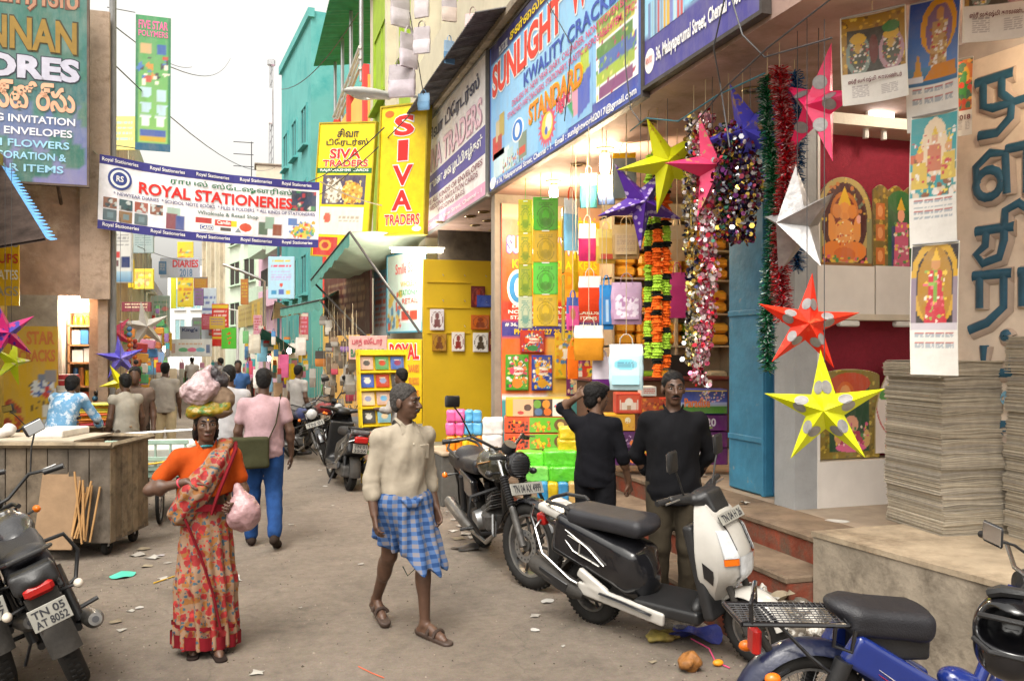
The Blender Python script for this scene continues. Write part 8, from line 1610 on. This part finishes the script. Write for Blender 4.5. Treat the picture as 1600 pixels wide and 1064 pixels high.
    blob('seat', [rbx((.26, 0, .765), (.30, .085, .02), (0, -.06, 0), .04, .02), ell((.02, 0, .82), (.17, .115, .055), (0, .12, 0), .04), ell((.38, 0, .77), (.18, .125, .05), None, .04)], vox, SEATM, o)
    for s in (-1, 1): blob('side_panel', [rbx((.26, s * .10, .60), (.17, .012, .075), (0, .18, 0), .02, .01)], vox, GLOSSB, o)
    blob('tail_cowl', [rbx((-.13, 0, .73), (.17, .085, .03), (0, .14, 0), .03, .02), ell((-.27, 0, .75), (.09, .075, .045), None, .03)], vox, BLKP, o)
    TU([(.1, -.12, .80), (-.18, -.135, .86), (-.33, -.08, .89), (-.33, .08, .89), (-.18, .135, .86), (.1, .12, .80)], .013, 8).build('grab_rail', BLKP, o)
    RX((-.33, 0, .70), (.05, .15, .07), .02).build('tail_lamp', REDL, o)
    fender(o, (0, 0, Rw), Rw + .06, R(60), R(178), .16, DUST, None, 'rear_fender')
    MB().prism([(-.06, 0), (.06, 0), (.085, .34), (-.085, .34)], .01, frame((-.30, .0, .33), (-.30, -1, .33)) ).build('mud_flap', DUST, o, 0)
    if rear_plate: plate(o, frame((-.40, 0, .57), (-.40, -1, .57)) @ MRo(R(-8), 4, 'X'), .19, .12, rear_plate)
    if front_plate: plate(o, St @ frame((1.30, 0, .70), (1.30, 1, .70)) @ MRo(R(-22), 4, 'X'), .30, .085, front_plate)
    e = RX((.58, 0, .36), (.34, .24, .20), .05).build('engine', ENG, o)
    for i in range(7): RX((.70 + .012 * i, 0, .46 + .022 * i), (.17, .19 - .006 * i, .010), .003, (0, R(-20), 0)).build('cooling_fin', ALLOY if i % 2 else ENG, e, 0)
    for s in (-1, 1): MB().cyl((.52, s * .10, .36), (.52, s * .16, .36), .085, .075, 20).build('engine_cover', ALLOY, e)
    TU([(.98, 0, .82), (.86, 0, .42), (.62, 0, .26)], .022, 8).build('frame_tube', BLKP, o); TU([(.45, 0, .62), (.36, 0, .32), (.62, 0, .26)], .022, 8).build('frame_tube', BLKP, o)
    for s in (-1, 1): TU([(.40, s * .10, .32), (0, s * .10, Rw)], .022, 8).build('swing_arm', BLKP, o); TU([(.04, s * .125, .33), (.14, s * .125, .66)], .028, 10).build('shock_absorber', BLKP, o); TU([(.42, s * .12, .28), (.42, s * .27, .29)], .014, 6).build('foot_peg', BLKP, o)
    TU([(.80, -.07, .44), (.86, -.11, .30), (.70, -.14, .22), (.30, -.16, .25)], .020, 8).build('exhaust_pipe', CHROME, o); x = TU([(.34, -.16, .26), (.26, -.165, .27), (-.22, -.18, .38), (-.28, -.182, .395)], [.028, .048, .052, .035], 14).build('silencer', mat('silencer_metal', (.20, .19, .18), .35, metal=.8, var=.3), o); MB().cyl((-.279, -.182, .3945), (-.292, -.183, .397), .018, n=12).build('outlet', DGREY, x)
    TU([(.44, .12, .26), (.50, .27, .02)], .010, 6).build('side_stand', DGREY, o)
    if guard:
        for s in (-1, 1): TU([(.90, s * .04, .66), (.92, s * .26, .64), (.92, s * .30, .50), (.88, s * .22, .34), (.80, s * .06, .30)], .014, 8).build('crash_guard', BLKP, o)
    return o
# black motorcycle facing us on its stand
mA, mB_ = G(752, 850), G(836, 918); hd = math.atan2(mB_.y - mA.y, mB_.x - mA.x)
rear = mB_ - V3((math.cos(hd), math.sin(hd), 0)) * 1.54
bm = motorcycle('black motorcycle with a grille headlamp and ribbed forks parked facing out', rear, hd, R(9), R(24), mat('olive_tank', (.035, .033, .022), .22, var=.2, coat=.4, bump=.02), c_('#a8753a', .3), front_plate=['TN 04 AX 4999'], mir=('r',)); bm.scale = (1.13,) * 3
# left foreground motorcycle seen from behind, and its neighbour cut by the frame
ra = G(128, 1066); fa = G(52, 905); hd = math.atan2(fa.y - ra.y, fa.x - ra.x)
motorcycle('black motorcycle seen from behind with a rear plate reading tn 05 at 8052', ra, hd, R(-21), R(14), mat('charcoal_tank', (.03, .03, .033), .25, var=.2, coat=.3), None, None, ['TN 05', 'AT 8052'], grille=False, mir=('r',))
motorcycle('second motorcycle beside the box cart cut off by the picture edge', G(12, 1075), hd + .08, R(-16), R(8), mat('red_tank', (.22, .02, .015), .25, var=.2, coat=.3), None, None, ['TN 02', 'BK 417'], grille=False, mir=('r',))
motorcycle('dark motorcycle parked behind the box cart among the left stalls', W(12, 545, 9.2).xy.to_3d(), 1.2, R(-8), .2, mat('blue_tank_old', (.03, .03, .09), .3, var=.2), None, None, ['TN 07'], vox=.014, grille=False)
motorcycle('distant motorcycle with a curved chrome guard parked by the hanging packets', W(455, 545, 15.2).xy.to_3d(), -1.2, R(8), R(-20), mat('blue_tank_far', (.02, .03, .10), .3, var=.2), None, ['TN 01'], None, vox=.014, grille=False)
motorcycle('second distant motorcycle behind the curved guard one', W(476, 545, 16.4).xy.to_3d(), -1.0, R(8), R(-10), mat('red_tank_far', (.2, .02, .02), .3, var=.2), None, ['TN 01'], None, vox=.016, grille=False)
# ---- scooters
def scooter(label, loc, head, lean, steer, bodym, panelm, decal, plate_txt=None, vox=.009, rear_plate=None):
    o = thing('scooter', label, 'scooter', loc, Euler((lean, 0, head), 'XYZ')); Wb = 1.22; Rw = .225
    wheel(o, (0, 0, Rw), Rw, .055, 'dark', disc=False, spokes=5)
    hd = V3((1.02, 0, .80)); ax = V3((-.42, 0, .9)).normalized(); St = MT(hd) @ MRo(steer, 4, ax) @ MT(-hd)
    wheel(o, (Wb, 0, Rw), Rw, .05, 'alloy', M=St, disc=False, spokes=5)
    for s in (-1, 1): TU([(Wb, s * .07, Rw), (1.10, s * .07, .55)], .022, 8, M=St).build('fork', DUST, o)
    fender(o, (Wb, 0, Rw), Rw + .04, R(20), R(160), .15, bodym, St, 'front_fender')
    B = lambda nm, prims, m, **k: blob(nm, prims, vox, m, o, **k)
    # rear body: dark flanks rising to a white tail
    B('rear_body', [rbx((.12, 0, .56), (.30, .10, .10), (0, .30, 0), .05, .04), ell((.38, 0, .46), (.17, .16, .22), (0, -.3, 0), .05), ell((-.18, 0, .70), (.20, .12, .07), (0, .35, 0), .04)], panelm)
    B('tail_cover', [rbx((-.20, 0, .775), (.14, .09, .008), (0, .28, 0), .025, .02), cap((-.32, -.06, .80), (-.32, .06, .80), .03, .03, .02)], bodym)
    for s in (-1, 1):
        B('side_skirt', [rbx((.36, s * .175, .28), (.33, .006, .030), (0, .13, 0), .013, .01), rbx((.14, s * .17, .375), (.11, .006, .02), (0, .5, 0), .015, .02)], bodym)
        TU([(.62, s * .205, .262), (.40, s * .205, .300), (.22, s * .205, .325)], .018, 6, flat=.35).build('skirt_inlay', GLOSSB, o)
        for k, (pts) in enumerate([[(-.08, s * .145, .70), (.12, s * .160, .60), (.24, s * .16, .50)], [(-.14, s * .135, .68), (-.02, s * .152, .56), (.20, s * .158, .49)], [(-.06, s * .145, .665), (.05, s * .158, .63), (.03, s * .158, .545), (.14, s * .163, .515)]]): TU(pts, .008, 5, flat=.5).build('decal', decal, o)
        TU([(-.36, s * .06, .72), (-.34, s * .17, .68), (-.26, s * .205, .52), (-.02, s * .215, .38), (.04, s * .21, .36)], .011, 8).build('side_guard', CHROME, o); TU([(-.34, s * .17, .68), (-.38, s * .16, .76), (-.36, s * .14, .84)], .010, 8).build('side_guard', CHROME, o)
    B('seat', [rbx((.22, 0, .775), (.26, .095, .012), (0, .03, 0), .045, .02), ell((.44, 0, .765), (.13, .135, .055), None, .04), ell((-.02, 0, .80), (.16, .11, .045), (0, .06, 0), .04)], SEATM)
    TU([(-.06, -.11, .835), (-.10, -.125, .855), (-.26, -.11, .865), (-.30, 0, .862), (-.26, .11, .865), (-.10, .125, .855), (-.06, .11, .835)], .014, 8).build('grab_rail', BLKP, o)
    B('floorboard', [rbx((.70, 0, .285), (.22, .155, .02), None, .02, .02)], BLKP)
    B('leg_shield', [rbx((.955, 0, .58), (.012, .15, .27), (0, -.20, 0), .025, .03), ell((.90, 0, .33), (.06, .15, .07), None, .04)], BLKP)
    secs = [(1.0, 1.02, .07, .93, .10), (.95, 1.07, .085, .945, .135), (.84, 1.145, .08, .96, .175), (.71, 1.205, .075, .97, .20), (.58, 1.20, .07, .975, .19), (.46, 1.10, .04, .98, .15), (.36, 1.03, .02, .985, .08)]
    def surf(z, t, off=0.):       # front apron skin: z height, t 0..7 across from left to right
        for a, b in zip(secs, secs[1:]):
            if z >= b[0]: break
        w = min(1, max(0, (a[0] - z) / (a[0] - b[0]))); xf, hf, xb, h_ = (a[i] + (b[i] - a[i]) * w for i in range(1, 5)); xm = xb + .55 * (xf - xb)
        P = [(xb, h_), (xm, h_ * .88), (xf - .02, hf * 1.35), (xf, hf * .5)]; P += [(x, -y) for x, y in P[::-1]]; n = min(6, int(t)); f = t - n
        return (P[n][0] + (P[n + 1][0] - P[n][0]) * f + off, (P[n][1] + (P[n + 1][1] - P[n][1]) * f) * (1 + off * 3), z)
    def patch(z0, z1, t0, t1, m, nm, off, par=o, sk=0.):
        g = MB(); nz_ = 12
        for e in (off, off - .008): g.grid(lambda u, v: surf(z1 + (z0 - z1) * v + sk * u, t0 + (t1 - t0) * u, e), 14, nz_)
        return g.build(nm, m, par, 30)
    ap = patch(1.0, .36, 0, 7, bodym, 'front_apron', 0.); hl = patch(.70, .53, 2.35, 4.65, CLRL, 'headlamp', .014)
    for t0, t1 in ((1.35, 2.25), (4.75, 5.65)): patch(.86, .70, t0, t1, CLRL, 'side_lamp', .014); patch(.695, .655, t0, t1, ORL, 'turn_lamp', .013)
    for t0 in (2.3, 4.55): patch(.93, .74, t0, t0 + .15, panelm, 'trim_strip', .006)
    for t0 in (.25, 6.25): patch(.62, .52, t0, t0 + .5, panelm, 'decal', .005, o, .05)
    B('handlebar_cowl', [ell((.94, 0, 1.02), (.09, .13, .06), (0, -.3, 0), .03), cap((.90, -.12, 1.03), (.86, -.25, 1.05), .035, .024, .02), cap((.90, .12, 1.03), (.86, .25, 1.05), .035, .024, .02), rbx((.99, 0, .99), (.03, .07, .05), (0, -.5, 0), .02, .02)], BLKP)
    for s in (-1, 1): TU([(.86, s * .24, 1.05), (.83, s * .36, 1.05)], .019, 10).build('grip', BLKP, o); TU([(.90, s * .22, 1.05), (.88, s * .34, 1.045)], .006, 6).build('lever', ALLOY, o); mirror(o, (.90, s * .17, 1.06), (.90, s * .27, 1.27), (-1, s * .2, 0), None, .10, .13)
    if plate_txt: plate(o, frame((1.115, 0, .925), (1.115, 1, .925)) @ MRo(R(-32), 4, 'X'), .26, .07, plate_txt)
    if rear_plate: plate(o, frame((-.36, 0, .60), (-.36, -1, .60)), .2, .12, rear_plate)
    B('tail_lamp', [rbx((-.36, 0, .715), (.02, .07, .025), None, .02, .01)], REDL)
    TU([(.34, -.11, .25), (.10, -.15, .26), (.04, -.16, .27)], .018, 8).build('exhaust_pipe', ENG, o); x = TU([(.06, -.17, .27), (.0, -.175, .29), (-.34, -.18, .42), (-.38, -.18, .435)], [.035, .062, .066, .05], 16).build('muffler', DUST, o); RX((-.16, -.235, .36), (.26, .012, .075), .01, (0, R(20), 0)).build('heat_shield', BLKP, x)
    B('engine_case', [rbx((.10, .06, .26), (.20, .06, .05), None, .03, .02), cap((.05, -.06, .24), (.35, -.04, .24), .05, .06, .03)], ENG)
    TU([(-.08, .11, .26), (-.02, .12, .58)], .026, 10).build('shock_absorber', BLKP, o); fender(o, (0, 0, Rw), Rw + .06, R(70), R(185), .15, DUST, None, 'rear_fender')
    TU([(.45, .12, .22), (.42, .2, .02)], .011, 6).build('side_stand', DGREY, o)
    return o
sa_, sb2 = G(930, 972), G(1142, 1030); hd = math.atan2(sb2.y - sa_.y, sb2.x - sa_.x)
scooter('white and black scooter with chrome side guards parked across the foreground', sa_, hd, R(7), R(-12), mat('scooter_white', (.44, .42, .385), .22, var=.06, bump=.02, coat=.4, dirt=(.30, .26, .21), dscale=3, dlo=.55, dhi=.85), mat('scooter_black', (.010, .010, .012), .2, var=.2, bump=.02, coat=.4), mat('decal_silver', (.45, .43, .40), .3, metal=.4), ['TN 04 H 26'])
scooter('grey scooter seen from behind parked beside the book rack', W(545, 545, 11.6).xy.to_3d(), R(96), R(7), .1, mat('scooter_grey', (.07, .07, .075), .25, var=.1, coat=.3), mat('scooter_dark', (.02, .02, .022), .3), mat('decal_silver'), None, .012, ['TN 01', '3526'])
# ---- blue moped with a rack, bottom right
hd = math.atan2(-st, ct) + .06
mp = thing('moped', 'blue moped with a black seat and wire rear rack at the right foreground', 'moped', W(1256, 545, 3.85).xy.to_3d(), Euler((R(4), 0, hd), 'XYZ'))
BLU = mat('moped_blue', (.012, .028, .18), .2, var=.1, bump=.02, coat=.5); Rw = .29
wheel(mp, (0, 0, Rw), Rw, .042, 'spoke', disc=False); hdp = V3((.95, 0, .80)); ax = V3((-.4, 0, .9)).normalized(); St = MT(hdp) @ MRo(R(-8), 4, ax) @ MT(-hdp); wheel(mp, (1.2, 0, Rw), Rw, .042, 'spoke', disc=False, M=St)
fender(mp, (0, 0, Rw), Rw + .055, R(30), R(205), .13, mat('fender_blue_black', (.012, .016, .045), .3, var=.3, coat=.3), None, 'rear_fender', .05); fender(mp, (1.2, 0, Rw), Rw + .05, R(20), R(175), .12, BLU, St, 'front_fender')
for s in (-1, 1):
    TU([(1.2, s * .07, Rw), (1.0, s * .07, .78)], .02, 8, M=St).build('fork', CHROME, mp); sh_ = TU([(.04, s * .11, .34), (.10, s * .115, .50)], .020, 10).build('shock_absorber', CHROME, mp); b = MB(); b.tube([V3((.03, s * .11, .30)).lerp(V3((.07, s * .112, .44)), i / 16) for i in range(17)], [.036 if i % 2 else .028 for i in range(17)], 10); b.build('spring', BLKP, sh_); TU([(.065, s * .112, .44), (.115, s * .116, .58)], .040, 14).build('shroud', BLKP, sh_)
blob('seat', [rbx((.33, 0, .725), (.15, .09, .02), (0, .10, 0), .045, .02), ell((.20, 0, .765), (.13, .12, .055), (0, .25, 0), .03), ell((.47, 0, .70), (.09, .115, .075), None, .04)], .008, SEATM, mp)
blob('seat_base', [rbx((.36, 0, .625), (.14, .07, .05), None, .02, .02)], .009, BLKP, mp)
for s in (-1, 1):
    pn = blob('side_panel', [rbx((.36, s * .10, .50), (.23, .010, .045), (0, .55, 0), .03, .02)], .008, BLU, mp)
    for k, (c, off) in enumerate((('#d8d4d0', .0), ('#c81c1c', .022), ('#e0b818', .058))): TU([(.26, s * .1405, .545 - off), (.44, s * .143, .415 - off), (.50, s * .143, .36 - off)], [.003, .012, .004], 6, flat=.4).build('stripe', c_(c, .3), pn)
for s in (-1, 1): TU([(-.34, s * .12, .75), (.13, s * .12, .735)], .012, 8).build('rack_rail', GLOSSB, mp)
TU([(-.34, -.12, .75), (-.345, .12, .75)], .012, 8).build('rack_rail', GLOSSB, mp); TU([(.13, -.12, .735), (.13, .12, .735)], .012, 8).build('rack_rail', GLOSSB, mp)
TU([(-.30, -.12, .75), (-.305, -.12, .84), (-.29, -.10, .855), (-.21, .10, .855), (-.205, .12, .84), (-.20, .12, .75)], .011, 8).build('rack_hoop', GLOSSB, mp)
ms_ = MB()
for i in range(19): ms_.tube([(-.33 + i * .025, -.12, .752), (-.30 + i * .025, .12, .752)], .0025, 4)
for i in range(9): ms_.tube([(-.34, -.11 + i * .027, .755), (.13, -.11 + i * .027, .74)], .0025, 4)
g = ms_.build('rack_mesh', DGREY, mp); g['kind'] = 'stuff'
for s in (-1, 1): TU([(-.18, s * .11, .745), (-.04, s * .10, .60), (.06, s * .11, .52)], .009, 6).build('rack_stay', GLOSSB, mp)
TU([(.06, -.14, .735), (.05, -.15, .66), (.13, -.15, .63), (.15, -.14, .72)], .010, 8).build('rack_loop', GLOSSB, mp)
RX((-.25, -.02, .64), (.04, .09, .12), .012).build('tail_lamp', REDL, mp); TU([(-.25, 0, .7), (-.16, 0, .56)], .018, 8).build('lamp_bracket', DUST, mp); indicator(mp, (-.12, -.09, .53), (-.22, -.17, .53)); indicator(mp, (-.12, .09, .53), (-.22, .17, .53))
TU([(.95, 0, .85), (.80, 0, .42), (.45, 0, .34), (.05, 0, .32)], .03, 10).build('frame_tube', BLU, mp); RX((.62, 0, .30), (.26, .18, .18), .05).build('engine', ENG, mp); blob('front_tank', [ell((.72, 0, .40), (.12, .08, .07), (0, .5, 0), .02)], .01, BLU, mp)
TU([(.30, -.12, .24), (-.1, -.14, .26), (-.30, -.14, .29)], [.022, .036, .03], 12).build('silencer', CHROME, mp)
hb = TU([(1.0, -.34, .96), (1.02, -.24, .97), (.97, -.06, .92), (.97, .06, .92), (1.02, .24, .97), (1.0, .34, .96)], .011, 8, M=St).build('handlebar', CHROME, mp)
for s in (-1, 1): TU([(1.01, s * .30, .965), (.98, s * .41, .955)], .018, 10, M=St).build('grip', BLKP, mp)
mpM = mp.matrix_basis.inverted(); tip = mpM @ W(1551, 842, 3.35); mirror(mp, tuple(mpM @ W(1625, 880, 3.4)), tip, mpM.to_3x3() @ (V3((0, 0, CH)) - W(1551, 842, 3.35)).normalized() + V3((-.4, 0, .1)), None, .13, .085)
LA([(.0005, -.10), (.06, -.09), (.085, -.02), (.085, .02), (.0005, .04)], 20, St @ MT((1.05, 0, .86)) @ MRo(R(90), 4, 'Y')).build('headlamp', BLKP, mp)
# ---- helmet hung on its handlebar
hc = W(1582, 985, 3.22); hl = thing('helmet', 'black open face helmet hanging from the moped handlebar', 'helmet', hc, (R(10), R(6), -TH - R(30)))
blob('shell', [ell((0, 0, 0), (.135, .155, .145), None, .02), ell((0, -.04, -.08), (.115, .115, .09), None, .04), ell((0, 0, 0), (.112, .13, .118), None, .01, 's'), rbx((0, -.16, .045), (.085, .09, .028), None, .03, .02, 's'), cut((0, 0, -.15), (0, .2, -1), .01)], .007, GLOSSB, hl)
TU([(-.115, -.105, .085), (-.06, -.145, .105), (.06, -.145, .105), (.115, -.105, .085)], .011, 8).build('visor_trim', BLKP, hl); TU([(-.125, -.09, -.02), (-.07, -.15, -.03), (.07, -.15, -.03), (.125, -.09, -.02)], .010, 8).build('visor_trim', BLKP, hl); TU([(-.09, .0, .13), (-.05, -.02, .16), (.02, -.02, .165)], [.02, .024, .02], 8).build('strap_buckle', BLKP, hl)
TU([(0, 0, .14), (.05, .03, .24), (.09, .06, .30)], .008, 6).build('chin_strap', BLKP, hl)
# ================================================================ LITTER
q = RR(77); LIT = [c_(h_, .85, bump=.2) for h_ in ('#a8a49c', '#98928a', '#b4b0aa', '#8a7e6a', '#9f9898')]
def scrap(px, py, s, m, label, grp=None, z=0., name='paper_scrap', crump=.3):
    p = onZ(px, py, z); n = 6; g = MB(); ph = q.uniform(0, 6); a0 = q.uniform(.6, 1.)
    def f(u, v):
        x, y = (u - .5) * s * (1 + .2 * math.sin(v * 5 + ph)), (v - .5) * s * a0 * (1 + .2 * math.sin(u * 4 + ph)); return (x, y, .006 + s * crump * (.5 + .5 * math.sin(u * 4 + ph) * math.sin(v * 5 + ph * 2)) * .35)
    g.grid(f, n, n); g.grid(lambda u, v: (f(u, v)[0], f(u, v)[1], f(u, v)[2] - .002), n, n); o = g.build(name, m, None, 60); o.location = (p.x, p.y, p.z); o.rotation_euler = (0, 0, q.uniform(0, 6)); return tag(o, label, 'litter', grp)
GL = 'paper scraps on the road'; LB = 'small scrap of pale paper lying on the road'
for px, py, s in [(365, 906, .16), (402, 1052, .07), (563, 882, .05), (508, 760, .06), (836, 963, .07), (835, 985, .06), (1020, 1035, .05), (455, 820, .05), (252, 868, .06), (215, 868, .12), (225, 858, .10), (240, 872, .12), (255, 905, .09), (230, 885, .08), (262, 880, .06), (180, 972, .07), (205, 955, .05), (218, 950, .05), (190, 985, .05), (120, 940, .05), (300, 828, .05), (520, 790, .04), (880, 1010, .03), (540, 1020, .02), (470, 950, .03), (600, 860, .05), (280, 990, .04), (700, 760, .05), (500, 735, .06), (440, 765, .04)]: scrap(px, py, s, q.choice(LIT), LB, GL)
GL2 = 'paper scraps under the black motorcycle'; LB2 = 'scrap of pale paper lying between the motorcycles and the plinth'
for px, py, s in [(712, 812, .12), (720, 822, .1), (728, 835, .12), (716, 842, .12), (735, 852, .14), (708, 830, .08), (865, 858, .2), (882, 850, .16), (878, 865, .14), (872, 878, .12), (855, 940, .10), (905, 845, .12), (840, 880, .08), (860, 895, .07), (700, 800, .07), (740, 840, .1), (890, 835, .12)]: scrap(px, py, s, q.choice(LIT), LB2, GL2)
for px, py, s, z in [(1085, 792, .09, .4), (1098, 745, .07, .6), (1163, 788, .07, .6), (1010, 762, .06, .4), (1200, 828, .08, .4), (1240, 835, .07, .4), (985, 765, .05, .4), (1150, 835, .06, .2)]: scrap(px, py, s, LIT[0], 'crumpled white paper left on the shop steps', 'paper left on the shop steps', z, crump=1.)
scrap(192, 900, .20, c_('#4fb8a0', .5), 'torn turquoise plastic sheet on the road by the box cart', None, name='plastic_scrap'); scrap(730, 858, .25, c_('#3a3836', .4), 'dark plastic sheet under the black motorcycle', None, name='plastic_scrap')
scrap(1085, 1000, .30, c_('#2a3a98', .4, bump=.4), 'crumpled deep blue plastic bag under the scooter', None, name='plastic_scrap', crump=.9)
o = blob('crumpled_wrapper', [ell((0, 0, .05), (.07, .06, .05), None, .02), ell((.03, .02, .07), (.04, .05, .04))], .008, mat('brown_paper', '#8a5a28', .6, var=.4, scale=20, bump=.5), None, lambda X, Y, Z: .014 * nz(X, Y, Z, 70, 2)); o.location = G(1078, 1048); tag(o, 'crumpled brown food wrapper on the road by the scooter', 'litter')
o = blob('banana_leaf_scrap', [ell((0, 0, .03), (.12, .08, .03), None, .02)], .008, mat('leaf_scrap', '#8a7a3a', .7, var=.5, scale=14, dirt='#5a3a20', dscale=9), None, lambda X, Y, Z: .012 * nz(X, Y, Z, 60, 3)); o.location = G(1035, 1000); tag(o, 'heap of yellowed leaf litter under the scooter floor', 'litter')
o = blob('orange_peel', [ell((0, 0, .02), (.035, .025, .02))], .005, c_('#e0901c', .5)); o.location = G(1122, 1040); tag(o, 'orange fruit peel on the road by the scooter wheel', 'litter')
o = blob('clear_plastic_bag', [ell((0, 0, .05), (.12, .09, .05), None, .02), ell((.06, .02, .06), (.06, .06, .05), None, .02)], .009, mat('clear_plastic', '#8a8478', .15, var=.3, scale=14, bump=.5, alpha=.6), None, lambda X, Y, Z: .012 * nz(X, Y, Z, 55, 5)); o.location = G(1060, 985); tag(o, 'crumpled clear plastic bag under the scooter floor', 'litter')
wire('litter_string', [G(1080, 1002) + V3((0, 0, .02)), G(1108, 1020) + V3((0, 0, .03)), G(1118, 1035) + V3((0, 0, .008)), G(1140, 1045) + V3((0, 0, .008))], .005, c_('#d04a78'), 'pink plastic cord trailing on the road', 'cord'); wire('litter_string', [G(240, 912) + V3((0, 0, .008)), G(285, 897) + V3((0, 0, .008))], .006, c_('#c8a030'), 'yellow cord lying on the road', 'cord'); wire('litter_string', [G(560, 1042) + V3((0, 0, .006)), G(580, 1052) + V3((0, 0, .006)), G(600, 1060) + V3((0, 0, .006))], .003, c_('#c85a38'), 'thin orange cord lying on the road', 'cord')
# rubbish heap with a food plate in the corner by the platform
hp0 = onZ(1240, 905, .22); o = blob('rubbish_heap', [ell((0, 0, .0), (.26, .34, .14), None, .05), ell((.12, .2, .06), (.16, .18, .12), None, .05), ell((-.1, -.2, .0), (.16, .16, .10), None, .05)], .014, mat('rubbish', '#6a6258', .8, var=.6, scale=12, bump=.6, dirt='#c8c4bc', dscale=9, dlo=.5, dhi=.56), None, lambda X, Y, Z: .03 * nz(X, Y, Z, 32, 2) + .014 * nz(X, Y, Z, 80, 4)); o.location = (3.42, 4.9, .12); tag(o, 'heap of mixed rubbish in the corner by the platform', 'rubbish', kind='stuff')
for i in range(16): s_ = scrap(1240, 905, q.uniform(.08, .16), q.choice(LIT + [c_('#9aa0a8', .3)]), 'crumpled paper or foil on the rubbish heap', 'papers on the rubbish heap', .2, crump=1.1); s_.location = (3.36 + q.uniform(-.2, .2), 4.9 + q.uniform(-.3, .35), .20 + q.uniform(0, .06)); s_.rotation_euler = (q.uniform(-.4, .4), q.uniform(-.6, .1), q.uniform(0, 6))
pl = thing('foam_food_plate', 'white foam plate with leftover food on the rubbish heap', 'plate', onZ(1238, 908, .30), (R(12), R(-8), .3)); LA([(.0005, 0), (.10, 0), (.13, .02), (.15, .035), (.148, .039), (.125, .026), (.10, .006), (.0005, .005)], 28).build('dish', c_('#dcd8d0', .6), pl); blob('leftovers', [ell((.01, -.02, .02), (.05, .04, .02), None, .02), ell((.04, .0, .02), (.03, .03, .018))], .006, mat('curry', '#a8681c', .5, var=.5, scale=40), pl, lambda X, Y, Z: .006 * nz(X, Y, Z, 120, 1))
o = scrap(1308, 815, .14, LIT[2], 'flat white paper slip on the platform edge', None, .7, crump=.1)
# grit and dust crumbs on the road, thicker along the edges
g = MB(); g2 = [mat('grit_dark', (.07, .055, .042), .9), mat('grit_pale', (.30, .25, .2), .9)]
for i in range(3600):
    y = 2.5 + 10 * q.random() ** 1.3; x = q.choice([q.uniform(-1.6, 3.), q.uniform(2.2, 3.02), q.uniform(-2., -.6)]); s_ = q.uniform(.0025, .008) * (1.6 if q.random() < .05 else 1); g.m = int(q.random() < .4); a = q.uniform(0, 6); c, n_ = math.cos(a) * s_, math.sin(a) * s_
    g.add([(x + c, y + n_, 0), (x - n_, y + c, 0), (x - c, y - n_, 0), (x + n_, y - c, 0), (x, y, s_ * q.uniform(.6, 1.2))], [(0, 1, 4), (1, 2, 4), (2, 3, 4), (3, 0, 4)])
tag(g.build('road_grit', g2, None, 0), 'fine grit and dust crumbs scattered over the road', 'grit', kind='stuff')
